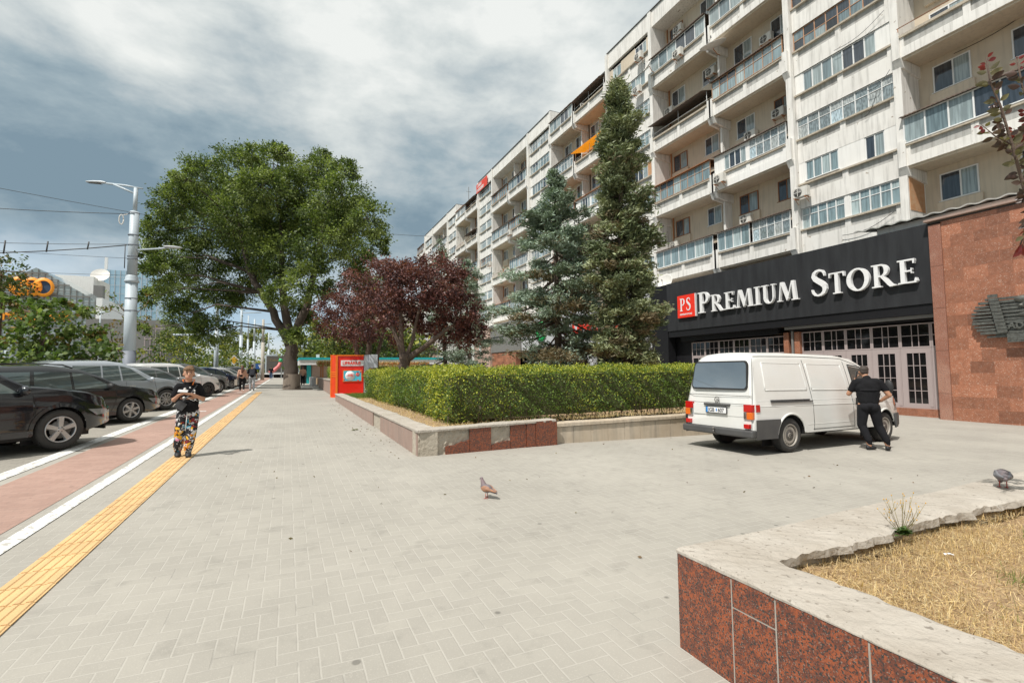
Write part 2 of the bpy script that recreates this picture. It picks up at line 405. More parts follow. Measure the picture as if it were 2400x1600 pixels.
# near planter: two walls meeting at a corner; granite slabs on the outer faces, ragged stone coping
NP = thing('granite_planter', 'low planter wall of polished red granite under worn coping, nearest the camera at right', 'planter', (2.11, 2.24, 0))
b = MB(); g0 = S(3, 1) - .25
mb_ = MB(); mb_.box(2.118, 2.1475, -6, 2.2, -.3, .40); mb_.build('mortar', m_mort, NP, True)
b.box(2.15, 2.44, -6, 2.20, g0, .36); b.box(2.44, 12, 1.94, 2.20, g0 - .2, .36)
b.build('core', m_conc, NP, True)
def slab(x0, x1, y0, y1, z0, z1): 
    bb = MB(); bb.box(x0, x1, y0, y1, z0, z1); return bb.build('granite_slab', m_gran, NP, True, bevel=.003)
ys = [2.235, 1.876, 1.643, 1.262, .80, .35, -.1, -.7, -1.4, -2.2, -3, -4, -5, -6]
for i in range(len(ys) - 1):
    a, c = ys[i + 1] + .004, ys[i] - .004
    if i == 1: slab(2.115, 2.148, a, c, -.3, .262); slab(2.115, 2.148, a, c, .270, .405)
    else: slab(2.115, 2.148, a, c, -.3, .405)
x = 2.15
while x < 11: slab(x + .004, x + .596, 2.203, 2.235, -.65, .405); x += .6
def coping(path_out, path_in, z0, z1, name, parent, m, amp=.02, step=.04, seed=1, jut=0.):
    """ragged stone top between two poly-lines sampled together"""
    rr = random.Random(seed); P = []
    n = 0
    for k in range(len(path_out) - 1):
        a, c = Vector(path_out[k]), Vector(path_out[k + 1]); d, e = Vector(path_in[k]), Vector(path_in[k + 1])
        N_ = max(2, int((c - a).length / step))
        for i in range(N_ + (k == len(path_out) - 2)):
            t = i / N_; o_ = a.lerp(c, t); q = d.lerp(e, t); w = (q - o_)
            if w.length > 0: w = w.normalized()
            n += 1
            j1 = rr.gauss(0, amp * .12); ln = n * step; j2 = sin(ln * 5.3 + seed) * amp + sin(ln * 13.1 + seed * 3) * amp * .7 + sin(ln * 31 + seed) * amp * .45 + rr.gauss(0, amp * .2) + (amp * 4 * max(0, sin(ln * 1.7 + seed * 2)) ** 6)
            o2 = o_ + w * j1; q2 = q + w * j2
            zz = z1 + rr.gauss(0, .0008) + .005 * sin(ln * 3.3)
            P.append([(o2.x, o2.y, z0), (o2.x, o2.y, zz - .012), (o2.x + w.x * .012, o2.y + w.y * .012, zz)] +
                     [tuple((o2.lerp(q2, s)).to_3d()[:2]) + (zz + rr.gauss(0, .0012),) for s in (.3, .6, .85)] +
                     [(q2.x, q2.y, zz - .012 - abs(rr.gauss(0, .006))), (q2.x + w.x * .5 * j2 + rr.gauss(0, .004), q2.y + w.y * .5 * j2 + rr.gauss(0, .004), z0 - .04)])
    bb = MB(); bb.grid(P, sm=False)
    return bb.build(name, m, parent, True)
coping([(2.112, -6), (2.112, 2.238), (12, 2.238)], [(2.47, -6), (2.47, 1.88), (12, 1.88)], .406, .428, 'coping', NP, m_cope, amp=.016, seed=4)
# soil of the near planter, uneven
P = [[(2.40 + i * .16, 1.95 - j * .16, .30 + .03 * sin(i * .7) * cos(j * .5) + random.uniform(-.012, .012) - .01) for i in range(60)] for j in range(46)]
b = MB(); b.grid(P); tag(b.build('planter_soil', m_soil), kind='structure')

# dry grass blades and tufts
GS = Vector((-.14, -.15, .07))      # the corner bed stands this much nearer and higher than first surveyed
def grass(name, label, xy, z, h, w, mats, lean=.6, kind='stuff', flat=.35):
    n = len(xy); C = np.zeros((n, 3)); C[:, :2] = xy; C[:, 2] = z
    az = RNG.uniform(0, 2 * pi, n); ln = np.abs(RNG.normal(0, lean, n)); hh = h * RNG.uniform(.4, 1.2, n)
    fl = RNG.random(n) < flat; ln = np.where(fl, 1.45 + RNG.normal(0, .1, n), ln)
    d = np.stack([np.sin(ln) * np.cos(az), np.sin(ln) * np.sin(az), np.cos(ln)], 1)
    sd_ = np.stack([-np.sin(az + RNG.uniform(-1, 1, n)), np.cos(az), np.zeros(n)], 1) * w * RNG.uniform(.6, 1.4, n)[:, None]
    C[:, 2] += np.where(fl, RNG.uniform(0, .02, n), 0)
    bend = np.array([0, 0, -1]) * (hh * .18)[:, None]
    V = np.stack([C - sd_, C + sd_, C + d * (hh * .6)[:, None] + sd_ * .7, C + d * (hh * .6)[:, None] - sd_ * .7, C + d * hh[:, None] + bend * .6], 1).reshape(-1, 3)
    me = bpy.data.meshes.new(name); me.vertices.add(5 * n); me.vertices.foreach_set('co', V.ravel().astype(np.float32))
    k = np.arange(n) * 5
    q = np.stack([k, k + 1, k + 2, k + 3], 1); t = np.stack([k + 3, k + 2, k + 4], 1)
    li = np.concatenate([q.ravel(), t.ravel()]).astype(np.int32)
    me.loops.add(len(li)); me.loops.foreach_set('vertex_index', li); me.polygons.add(2 * n)
    me.polygons.foreach_set('loop_start', np.concatenate([np.arange(n) * 4, 4 * n + np.arange(n) * 3]).astype(np.int32))
    me.polygons.foreach_set('loop_total', np.concatenate([np.full(n, 4), np.full(n, 3)]).astype(np.int32))
    for m in mats: me.materials.append(m)
    mi = RNG.integers(0, len(mats), n); me.polygons.foreach_set('material_index', np.concatenate([mi, mi]).astype(np.int32))
    me.update(calc_edges=True)
    return tag(link(name, me), label=label, cat='grass', kind=kind)
m_straw = mat('straw', (.62, .465, .26), .8, col2=(.50, .36, .19), island=.35, trans=.25)
m_straw2 = mat('straw_pale', (.72, .60, .40), .8, col2=(.55, .43, .26), island=.3, trans=.25)
m_straw3 = mat('straw_brown', (.34, .22, .11), .85, island=.3)
m_ggr = mat('green_grass', (.13, .19, .035), .7, island=.4, trans=.3)
def clumpy(n, x0, x1, y0, y1, dens=None):
    out = []
    while len(out) < n:
        P = np.stack([RNG.uniform(x0, x1, n * 2), RNG.uniform(y0, y1, n * 2)], 1)
        v = np.sin(P[:, 0] * 3.1 + 1.3 * np.sin(P[:, 1] * 2.2)) * np.sin(P[:, 1] * 3.7 + P[:, 0]) * .5 + .5
        if dens is not None: v = v * dens(P)
        out.extend(P[RNG.random(len(P)) < np.clip(v + .25, 0, 1)].tolist())
    return np.array(out[:n])
bare = lambda P: 1 - .9 * np.exp(-((P[:, 0] - 3.35) ** 2 / .35 + (P[:, 1] - .75) ** 2 / .12))
NP.location += GS; bpy.data.objects['planter_soil'].location += GS
grass('dry_grass', 'straw coloured dry grass covering the near planter', clumpy(120000, 2.46, 6.6, -1.0, 1.93, bare), .318, .056, .0013, [m_straw, m_straw2, m_straw, m_straw3], lean=1.0, flat=.6).location = GS
gx = np.concatenate([RNG.normal(0, .07, (260, 2)) + c for c in ((3.1, 1.05), (3.55, 1.25), (4.4, 1.45), (3.0, .75), (4.6, .9), (3.9, .6), (5.2, 1.5), (3.4, .35), (5.6, 1.2))])
grass('green_grass_tufts', 'sparse green grass tufts in the dry grass of the near planter', gx, .33, .06, .0016, [m_ggr], lean=.8).location = GS

# middle planter (hedge bed) ------------------------------------------------
MP = thing('hedge_planter', 'long low planter wall around the hedge, granite slabs broken off its near corner', 'planter', (2.06, 8.24, 0))
b = MB()
b.box(2.10, 2.42, 8.30, 24.3, -.3, .44); b.box(13.2, 13.5, 8.8, 24.3, -.7, .34); b.box(2.42, 13.2, 24.0, 24.3, -.5, .36)                       # side wall along the pavement
b.build('side_wall', m_conc, MP, True)
XA, YA, XB_, YB_ = 2.08, 8.27, 5.05, 8.66
ang = atan2(YB_ - YA, XB_ - XA)
Mf = Matrix.Translation((XA, YA, 0)) @ Matrix.Rotation(ang, 4, 'Z')
b = MB(); Lf = sqrt((XB_ - XA) ** 2 + (YB_ - YA) ** 2)
nx_ = 70; nz_ = 14; rr = random.Random(3); P = []
for j in range(nz_ + 1):
    row = []
    for i in range(nx_ + 1):
        rough_ = rr.gauss(0, .007)
        row.append(tuple(Mf @ Vector((i * Lf / nx_, .035 + rough_, -.22 + j * (.66 / nz_)))))
    P.append(row)
b.grid(P, sm=False); b.box(0.01, Lf, .05, .34, -.3, .44, M=Mf); b.build('front_wall', m_conc, MP, True)
def fslab(x0, x1, z1a, z1b=None, y=-.004, name='granite_slab', jag=False):
    z1b = z1b or z1a; n = 9 if jag else 1; top = []
    for i in range(n + 1):
        t = i / n; top.append((x0 + (x1 - x0) * t, z1a + (z1b - z1a) * t + (rr.uniform(-.02, .02) if jag else 0)))
    poly = [(x0, -.25)] + [(x1, -.25)] + top[::-1]
    bb = MB(); M = Mf @ Matrix.Translation((0, y, 0)) @ Matrix.Rotation(radians(90), 4, 'X')
    bb.prism(poly, -.03, M); return bb.build(name, m_gran, MP, True, fix=True)
fslab(.50, .98, .13, .24, jag=True); fslab(.99, 1.44, .43); fslab(1.45, 1.87, .10, .13, jag=True)
fslab(1.88, 2.24, .44); fslab(2.25, 2.46, .45, y=-.02); fslab(2.47, Lf, .46, y=-.035)
ys = 8.34; 
while ys < 24:
    w_ = rr.uniform(.9, 1.5); bb = MB(); z1 = .42
    if not (11.6 < ys < 12.6): bb.box(2.066, 2.098, ys + .005, min(ys + w_, 24.2) - .005, -.25, z1); bb.build('stone_slab', m_pink, MP, True, bevel=.004)
    ys += w_
x = 5.08
b2 = MB(); b2.box(5.06, 13.5, 8.79, 9.05, -.6, .33); b2.build('limestone_wall', m_mort, MP, True)
while x < 13:
    bb = MB(); bb.box(x + .004, x + .446, 8.755, 8.788, -.6, .29); bb.build('limestone_slab', m_lime, MP, True, bevel=.003); x += .45
coping([(2.05, 24.3), (2.05, 8.26), (2.10, 8.26), (5.03, 8.62)], [(2.45, 24.3), (2.45, 8.66), (2.45, 8.66), (5.0, 8.98)], .43, .475, 'coping', MP, m_cope, amp=.014, seed=9)
coping([(5.06, 8.72), (13.5, 8.72)], [(5.06, 9.08), (13.5, 9.08)], .30, .375, 'coping', MP, m_lime, amp=.016, seed=2)
P = [[(2.43 + i * .54, 8.9 + j * .9, .40 - .015 * i + random.uniform(-.02, .02)) for i in range(21)] for j in range(18)]
b = MB(); b.grid(P); tag(b.build('planter_soil', m_soil), kind='structure')
grass('dry_grass', 'dry yellow grass along the foot of the long hedge', np.concatenate([clumpy(5000, 2.45, 3.4, 8.9, 22), clumpy(3500, 2.6, 13, 8.95, 9.6)]), .40, .09, .003, [m_straw, m_straw2], lean=.8)
grass('green_grass', 'short green grass at the far end of the hedge bed beside the red kiosk panel', RNG.uniform((2.45, 20.5), (3.7, 24.2), (5000, 2)), .41, .13, .005, [m_ggr], lean=.6, flat=0.)

# ---------------- apartment building ----------------
XF, XBK = 26.5, 27.75
m_wall = mat('white_facade', (.79, .77, .73), .85, col2=(.62, .595, .55), scale=.9, amt=.42, streak=.42, flecks=((.36, .31, .25), 3.3, .70), bump=.15, bscale=12)
m_wall2 = mat('whitewash', (.80, .79, .76), .8, col2=(.70, .68, .64), scale=1.5, amt=.3, streak=.18)
m_beige = mat('beige_render', (.62, .535, .42), .9, col2=(.49, .405, .305), scale=.8, amt=.42, streak=.25)
m_panel = mat('grey_weathered_panel', (.47, .465, .44), .9, col2=(.33, .32, .295), scale=3, streak=.65)
m_ledge = mat('dirty_ledge', (.52, .46, .37), .9, col2=(.33, .28, .21), scale=5, streak=.4)
m_brick = mat('infill_brick', (.46, .21, .09), .9, col2=(.50, .33, .20), scale=5, amt=.8, bump=.5, bscale=20)
m_upvc = mat('white_window_frame', (.76, .76, .75), .4, scale=2, col2=(.68, .68, .66))
m_oldw = mat('brown_window_frame', (.30, .115, .04), .6, scale=6)
m_oldo = mat('orange_brown_frame', (.42, .17, .05), .6, scale=6, col2=(.50, .40, .33))
m_roofm = mat('dark_corrugated_roof', (.10, .09, .08), .8, scale=4, col2=(.2, .12, .08))
m_orange = mat('orange_awning', (.75, .26, .03), .5, scale=4, trans=.35)
m_tar = mat('roof_edge_metal', (.09, .085, .08), .7)
m_dark = mat('dark_interior', (.015, .014, .013), .6)
m_pipe = mat('rusty_pipe', (.42, .17, .06), .7)
m_black = mat('black_rubber', (.02, .02, .021), .6)
def glassmat(name, dark, pale, thr, lace=False, rough=.06):
    m = bpy.data.materials.new(name); m.use_nodes = True; nt = m.node_tree; N = nt.nodes; L = nt.links; b = N['Principled BSDF']
    g = N.new('ShaderNodeNewGeometry'); cr = N.new('ShaderNodeValToRGB'); cr.color_ramp.interpolation = 'CONSTANT'
    e = cr.color_ramp.elements; e[0].color = (*dark, 1); e[1].position = thr; e[1].color = (*pale, 1)
    e.new(thr * .6).color = (dark[0] * 2.2, dark[1] * 2.4, dark[2] * 2.6, 1); e.new(min(.97, thr + .25)).color = (pale[0] * .55, pale[1] * .62, pale[2] * .66, 1)
    L.new(g.outputs['Random Per Island'], cr.inputs[0]); c = cr.outputs[0]
    tc = N.new('ShaderNodeTexCoord')
    # curtain folds behind the pane
    w = N.new('ShaderNodeTexNoise'); mp = N.new('ShaderNodeMapping'); mp.inputs['Scale'].default_value = (9, 9, .5) if not lace else (14, 14, 3.5)
    L.new(tc.outputs['Object'], mp.inputs[0]); L.new(mp.outputs[0], w.inputs[0]); w.inputs['Scale'].default_value = 1.4; w.inputs['Detail'].default_value = 3
    mr = N.new('ShaderNodeMapRange'); mr.inputs[1].default_value = .42; mr.inputs[2].default_value = .6; mr.inputs[3].default_value = .55 if lace else .7; mr.inputs[4].default_value = 1.1
    L.new(w.outputs[0], mr.inputs[0]); mx = N.new('ShaderNodeMix'); mx.data_type = 'RGBA'; mx.blend_type = 'MULTIPLY'; mx.inputs[0].default_value = 1
    L.new(c, mx.inputs[6]); L.new(mr.outputs[0], mx.inputs[7]); L.new(mx.outputs[2], b.inputs['Base Color'])
    b.inputs['Roughness'].default_value = rough; b.inputs['Specular IOR Level'].default_value = .9
    b.inputs['Coat Weight'].default_value = .6; b.inputs['Coat Roughness'].default_value = .03
    MATS[name] = m; return m
m_glass = glassmat('window_glass', (.02, .023, .027), (.30, .36, .365), .55)
m_glassp = glassmat('pale_window_glass', (.05, .065, .075), (.40, .48, .48), .22)
m_lace = glassmat('lace_curtain_glass', (.22, .25, .25), (.44, .47, .46), .3, True)

def win(parent, x, y0, y1, z0, z1, n, fm, gm, transom=None, fw=.055, name='window', widths=None, sill=True):
    """a window facing -X: frame with lights, panes as its sub-part"""
    b = MB(); p = MB(); x1 = x + .05
    b.box(x, x1, y0, y1, z0, z0 + fw); b.box(x, x1, y0, y1, z1 - fw, z1)
    zt = z0 + (z1 - z0) * transom if transom else None
    cuts = [0]; ws = widths or [1] * n; s_ = sum(ws)
    for w_ in ws: cuts.append(cuts[-1] + w_ / s_)
    for i, c in enumerate(cuts):
        yc = y0 + (y1 - y0) * c; h = fw / 2
        ya, yb = (yc, yc + fw) if i == 0 else ((yc - fw, yc) if i == len(cuts) - 1 else (yc - h, yc + h))
        b.box(x - .002, x1, ya, yb, z0 + fw, z1 - fw)
    if zt:
        for i in range(len(cuts) - 1):
            ya, yb = y0 + (y1 - y0) * cuts[i], y0 + (y1 - y0) * cuts[i + 1]; b.box(x + .002, x1, ya + fw * .5, yb - fw * .5, zt - fw * .35, zt + fw * .35)
    if sill: b.box(x - .1, x, y0 - .04, y1 + .04, z0 - .03, z0 + .004)
    for i in range(len(cuts) - 1):
        ya, yb = y0 + (y1 - y0) * cuts[i] + fw * .4, y0 + (y1 - y0) * cuts[i + 1] - fw * .4
        spans = [(z0 + fw * .8, z1 - fw * .8)] if not zt else [(z0 + fw * .8, zt - fw * .2), (zt + fw * .2, z1 - fw * .8)]
        for (za, zb) in spans:
            xa = x + .028; t = random.uniform(-.004, .004)
            p.add([(xa + t, ya, za), (xa - t, yb, za), (xa - t, yb, zb), (xa + t, ya, zb)], [(0, 1, 2, 3)])
    o = b.build(name, fm, parent, True)
    q = link('pane', p.mesh('pane', gm), o)     # vertices in world coordinates, same offset as the frame
    return o

F0, FH = 8.15, 2.62
BND = [-10.2, -4.6, 1.0, 6.6, 12.1, 17.45, 23.0, 28.9, 34.7, 40.2, 45.2, 50.8, 56.3, 62.1, 67.7, 73, 78.2, 83.4, 88.5, 93.5, 99.5, 105.5]
TYP = ['Q', 'P', 'Q', 'Q', 'P', 'Q', 'Q', 'P', 'Q', 'Q', 'P', 'Q', 'Q', 'P', 'Q', 'Q', 'P', 'Q', 'Q', 'P', 'Q']
PAR = [1, 0, 1, 1, 0, 0, 0, 0, 1, 1, 0, 0, 0, 0, 1, 1, 0, 0, 0, 0, 1]   # floors that carry balconies: k % 2 == PAR
def balcony(par, a, c, F, style, rnd, far):
    y0, y1 = a + .22, c - .12; x0 = 26.12; b = MB()
    b.box(x0 + .05, XBK, y0, y1, F, F + .16, 1)                        # slab, underside beige
    b.box(x0 + .1, x0 + .22, y0, y1, F - .09, F - .002, 1)
    b.box(x0, x0 + .10, y0, y1, F + .02, F + .48)                      # front band
    b.box(x0 + .06, x0 + .12, y0 + .1, y1 - .1, F + .48, F + .95, 2)   # recessed panel
    for yy in (y0, (y0 + y1) / 2 - .13, y1 - .26): b.box(x0 + .004, x0 + .13, yy, yy + .26, F + .48, F + .96)
    b.box(x0 - .06, x0 + .16, y0 - .02, y1 + .02, F + .96, F + 1.08, 3)  # ledge
    for (ya, yb) in ((y0, y0 + .08), (y1 - .08, y1)): b.box(x0 + .1, XBK, ya, yb, F + .16, F + .97)
    o = b.build('balcony', [m_wall if style != 'white' else m_wall2, m_beige, m_panel if style != 'white' else m_wall2, m_ledge], par, True)
    ym = (y0 + y1) / 2; z0, z1 = F + 1.09, F + 2.36
    def sub(obj): obj.parent = o; obj.location = (0, 0, 0); return obj
    g = None
    if style == 'upvc': g = win(None, x0 + .02, y0 + .02, y1 - .02, z0, z1, 6, m_upvc, m_glass, name='glazing')
    elif style == 'pale': g = win(None, x0 + .02, y0 + .02, y1 - .02, z0, z1, 7, m_upvc, m_glassp, name='glazing')
    elif style == 'old': g = win(None, x0 + .02, y0 + .02, y1 - .02, z0, z1, 8, m_oldo, m_glassp, transom=.62, fw=.035, name='glazing')
    elif style == 'lace': g = win(None, x0 + .02, y0 + .02, y1 - .02, z0, z1, 8, m_upvc, m_lace, transom=.62, fw=.045, name='glazing')
    elif style == 'half':
        g = win(None, x0 + .02, y0 + .02, ym - .1, z0, z1, 5, m_upvc, m_lace, transom=.6, fw=.04, name='glazing')
        h = win(None, x0 + .02, ym + .1, y1 - .02, z0, z1, 4, m_upvc, m_glassp, name='glazing'); sub(h)
    elif style == 'white':
        g = win(None, x0 + .02, ym + .1, y1 - .8, z0 + .05, z1 - .15, 4, m_upvc, m_glass, name='glazing')
        h = win(None, x0 + .02, y0 + .02, ym - .1, z0, z1, 5, m_upvc, m_lace, transom=.6, fw=.04, name='glazing'); sub(h)
        w = MB(); w.box(x0 + .03, x0 + .12, ym - .1, ym + .1, F + 1.08, z1); w.box(x0 + .03, x0 + .12, y1 - .8, y1, F + 1.08, z1); w.box(x0 + .03, x0 + .12, ym + .1, y1 - .8, z1 - .15, z1)
        sub(w.build('infill', m_wall2))
    if g: sub(g)
    r_ = MB()
    if style == 'none':
        for yy in (y0 + .05, ym, y1 - .05): r_.tube([(x0 + .03, yy, F + 1.08), (x0 + .03, yy, F + 1.5)], .018, 6)
        r_.tube([(x0 + .03, y0, F + 1.5), (x0 + .03, y1, F + 1.5)], .02, 6)
        sub(r_.build('railing', m_oldw))
    elif style in ('orange', 'awn'):
        n = 26; P = []
        for j in (0, 1):
            P.append([((x0 - .5) if j else 27.7, y0 + (y1 - y0) * i / n, (F + 1.95 if j else F + 2.55) + .02 * (i % 2)) for i in range(n + 1)])
        r_.grid(P, sm=False); sub(r_.build('awning', m_orange if style == 'orange' else m_roofm))
        r_ = MB()
        for yy in (y0 + .1, ym, y1 - .1): r_.tube([(x0 + .03, yy, F + 1.08), (x0 + .03, yy, F + 2.05)], .022, 6)
        r_.tube([(x0 + .03, y0, F + 1.45), (x0 + .03, y1, F + 1.45)], .02, 6)
        sub(r_.build('railing', m_upvc))
    else:
        n = 60 if not far else 12; P = []
        for j in (0, 1):
            P.append([((x0 - .16) if j else 27.6, y0 - .05 + (y1 - y0 + .1) * i / n, (F + 2.37 if j else F + 2.50) + (.025 * (i % 2))) for i in range(n + 1)])
        P.append([(p[0], p[1], p[2] - .05) for p in P[1]])
        r_.grid(P, sm=False); sub(r_.build('awning', m_roofm if rnd.random() < .7 else m_oldw))
    return o

CLOTH = [mat('cloth_' + n_, c_, .9, trans=.2) for n_, c_ in (('white', (.7, .7, .68)), ('red', (.5, .05, .04)), ('blue', (.06, .15, .40)), ('green', (.10, .28, .12)))]
STY = {(5, 6): 'upvc', (6, 6): 'upvc', (5, 4): 'old', (6, 4): 'awn', (5, 2): 'white', (6, 2): 'old', (5, 0): 'half', (6, 0): 'pale', (3, 3): 'none', (3, 1): 'upvc', (2, 1): 'upvc',
       (8, 7): 'awn', (9, 7): 'upvc', (8, 5): 'orange', (9, 5): 'lace', (8, 3): 'white', (9, 3): 'old', (11, 6): 'upvc', (12, 6): 'old', (14, 7): 'awn', (14, 5): 'awn'}
acs = []
def building(name, label, i0, i1, seed):
    rnd = random.Random(seed)
    y0, y1 = BND[i0], BND[i1 + 1]
    root = thing(name, label, 'building', (XF, y0, 0)); far = i0 > 7
    far2 = i0 > 12
    core = MB(); core.box(XBK, 40, y0, y1, 2.0, 30.35); core.build('back_wall', m_beige, root, True)
    pil = MB(); wall = MB(); roof = MB()
    for i in range(i0, i1 + 1):
        a, c = BND[i], BND[i + 1]; t = TYP[i]
        cw = 1.0 * (c - a)
        if t == 'P':
            # pilasters and spandrels of the projecting white bay
            for yy in (a - .16, c - .16): pil.box(XF - .28, XBK, yy, yy + .34, 5.4, 30.4 if True else 29)
            pil.box(XF, XBK, a + .18, a + .24, 5.4, 29.3, 0)
            wall.box(XF - .14, XF + .1, a + .18, c - .16, 29.05, 30.5, 0)
            wall.box(XF + .3, XBK, a + .18, c - .16, 5.4, 29.1, 1)
            for k in range(-1, 8):
                F = F0 + FH * k; zs, zh = F + 1.12, F + 2.32; ya, yb = a + .20, c - .18
                sty = rnd.choice(['lace', 'upvc', 'pale', 'pale', 'old']) if (i, k) not in ((4, 7),) else 'pale'
                sty = {(4, -1): 'pale', (4, 0): 'two', (4, 1): 'solid', (4, 2): 'lace', (4, 3): 'upvc', (4, 4): 'oldo', (4, 5): 'oldo', (4, 6): 'upvc', (4, 7): 'lace', (7, 7): 'two2', (7, 6): 'pale2', (7, 5): 'pale'}.get((i, k), sty)
                wall.box(XF - .03, XF + .12, ya, yb, F - .30, zs - .50, 0)                     # white band
                wall.box(XF + .03, XF + .14, ya, yb, zs - .50, zs - .08, 2)                   # recessed panel
                for yy in (ya, (ya + yb) / 2 - .14, yb - .28): wall.box(XF - .028, XF + .12, yy, yy + .28, zs - .495, zs - .09, 0)
                wall.box(XF - .12, XF + .12, ya, yb, zs - .09, zs, 3)                          # sill ledge
                x = XF + .04; m_ = (ya + yb) / 2
                if sty == 'solid':
                    wall.box(XF - .02, XF + .12, ya, ya + .6, zs, F + FH - .30, 4); wall.box(XF - .02, XF + .12, ya + 1.5, m_ + .3, zs, F + FH - .30, 4)
                    wall.box(XF - .02, XF + .12, m_ + 2.1, yb, zs, F + FH - .30, 4); wall.box(XF - .02, XF + .12, ya + .6, ya + 1.5, zh, F + FH - .30, 4); wall.box(XF - .02, XF + .12, m_ + .3, m_ + 2.1, zh, F + FH - .30, 4)
                    win(root, x - .03, ya + .6, ya + 1.5, zs, zh, 2, m_upvc, m_glass); win(root, x - .03, m_ + .3, m_ + 2.1, zs + .1, zh, 4, m_upvc, m_glassp)
                elif sty in ('two', 'pale'):
                    win(root, x, ya, m_ - .12, zs, zh, 5, m_upvc, m_glassp, transom=.66, name='window'); win(root, x, m_ + .12, yb, zs, zh, 5, m_upvc, m_glassp, transom=.66)
                    wall.box(x - .03, XF + .12, m_ - .12, m_ + .12, zs, zh, 4)
                elif sty == 'two2':
                    win(root, x, ya + .5, ya + 1.9, zs, zh - .1, 3, m_upvc, m_glass); win(root, x, yb - 1.6, yb - .4, zs, zh - .1, 2, m_upvc, m_glassp)
                    wall.box(x - .02, XF + .12, ya, ya + .5, zs, zh, 1); wall.box(x - .02, XF + .12, ya + 1.9, yb - 1.6, zs, zh, 1); wall.box(x - .02, XF + .12, yb - .4, yb, zs, zh, 1)
                elif sty == 'oldo': win(root, x, ya, yb, zs, zh, 8, m_oldo, m_glass, transom=.52, fw=.045)
                elif sty == 'old': win(root, x, ya, yb, zs, zh, 8, m_upvc if rnd.random() < .6 else m_oldo, m_glassp, transom=.6, fw=.04)
                elif sty == 'lace': win(root, x, ya, yb, zs, zh, 8, m_upvc, m_lace, transom=.64, fw=.045)
                else:
                    bw = .75 if rnd.random() < .6 else .1
                    win(root, x, ya + bw, yb - .45, zs, zh, 7, m_upvc, m_glassp if sty == 'pale2' else m_glass, fw=.06)
                    wall.box(x - .02, XF + .12, ya, ya + bw, zs, zh, 5 if rnd.random() < .6 else 4); wall.box(x - .02, XF + .12, yb - .45, yb, zs, zh, 5 if rnd.random() < .5 else 4)
                wall.box(XF + .0, XF + .12, ya, yb, zh, F + FH - .30, 0)
        else:
            hi = PAR[i] == 0
            for k in range(-1, 8):
                F = F0 + FH * k
                has = (k % 2 == PAR[i]) and k >= 0
                if has:
                    st = STY.get((i, k)) or rnd.choice(['upvc', 'pale', 'old', 'lace', 'half', 'white', 'upvc', 'old', 'none', 'half'])
                    balcony(root, a, c, F, st, rnd, far)
                # corbels on the pilasters at every balcony level
                ww = [(a + .75, a + 2.0), (c - 2.15, c - .75)]
                for q, (ya, yb) in enumerate(ww):
                    if has and q == 0 and st in ('upvc', 'pale', 'old', 'lace', 'half', 'white') and rnd.random() < .75: 
                        pass
                    if F + 2.2 > 29.2: continue
                    fm = m_upvc if rnd.random() < .85 else m_oldw
                    win(root, XBK - .055, ya, yb, F + .98, F + 2.28, 2, fm, m_glass, widths=[1, rnd.uniform(.8, 1.2)])
                    if not has:
                        w = MB(); w.box(XBK - .16, XBK, ya - .12, yb + .12, F + .12, F + .93); w.build('window_apron', m_beige, root, True)
            for k in range(-1, 8):
                F = F0 + FH * k
                if k % 2 == PAR[i] and k >= 0:
                    for yy in (a - .10, c - .26):
                        # wedge-shaped concrete bracket
                        pil.add([(26.05, yy, F - .02), (26.05, yy + .36, F - .02), (XBK, yy + .36, F - .02), (XBK, yy, F - .02), (26.25, yy, F - .42), (26.25, yy + .36, F - .42), (XBK, yy + .36, F - .62), (XBK, yy, F - .62)],
                                [(0, 1, 2, 3), (7, 6, 5, 4), (4, 5, 1, 0), (5, 6, 2, 1), (7, 4, 0, 3)])
                        pil.box(26.03, 26.3, yy + .03, yy + .33, F, F + 1.25)
            # party wall between the two recessed bays
            pil.box(XF + .55, XBK, a - .08, a + .08, 5.4, 29.0)
            if hi:
                roof.box(XF - .12, XBK + .1, a + .18 if TYP[i - 1] == 'P' else a, c - (.16 if i + 1 < len(TYP) and TYP[i + 1] == 'P' else 0), 29.12, 30.5, 0)
            else:
                roof.box(XF - .2, XBK + .3, a + .17, c - .17, 28.98, 29.10, 1)
                roof.box(XBK - .1, XBK + .3, a + .17, c - .17, 29.1, 30.3, 0)
            pp = MB(); yy = a + .42 if i % 2 else c - .5
            pp.tube([(XBK - .08, yy, 5.6), (XBK - .08, yy, 29)], .055, 8); pp.build('drainpipe', m_pipe if rnd.random() < .5 else m_roofm, root, True)
    for q in range(16):      # loose cables strung over the facade, and washing behind some rails
        i = rnd.randint(i0, i1); ya = BND[i] + rnd.uniform(.3, 1.2); yb = min(y1 - .3, ya + rnd.uniform(.5, 4.5)); z = F0 + FH * rnd.uniform(0, 7.5); x = XF - .16 if TYP[i] == 'P' else XBK - .03; dr = rnd.uniform(-.5, 1.6)
        b_ = MB(); b_.tube([(x, ya + (yb - ya) * k / 8, z - dr * (k / 8) - .25 * sin(pi * k / 8)) for k in range(9)], .014, 4); b_.build('cable', m_black, root, True)
    for q in range(9):
        cand = [i for i in range(i0, i1 + 1) if TYP[i] == 'Q']; i = rnd.choice(cand); k = rnd.randint(0, 7)
        if k % 2 != PAR[i]: k = (k + 1) % 8
        if i < 4: continue
        F = F0 + FH * k; ya = BND[i] + rnd.uniform(.8, 4.2); w_ = rnd.uniform(.4, .9)
        b_ = MB(); b_.grid([[(26.6 + .03 * sin(9 * c_ + r_), ya + w_ * c_ / 8, F + 2.15 - (.5 + .08 * sin(c_)) * r_ / 4) for c_ in range(9)] for r_ in range(5)]); b_.build('washing', rnd.choice(CLOTH), root, True)
    pil.build('pilasters', m_wall, root, True); wall.build('wall', [m_wall, m_beige, m_panel, m_ledge, m_wall2, m_brick], root, True)
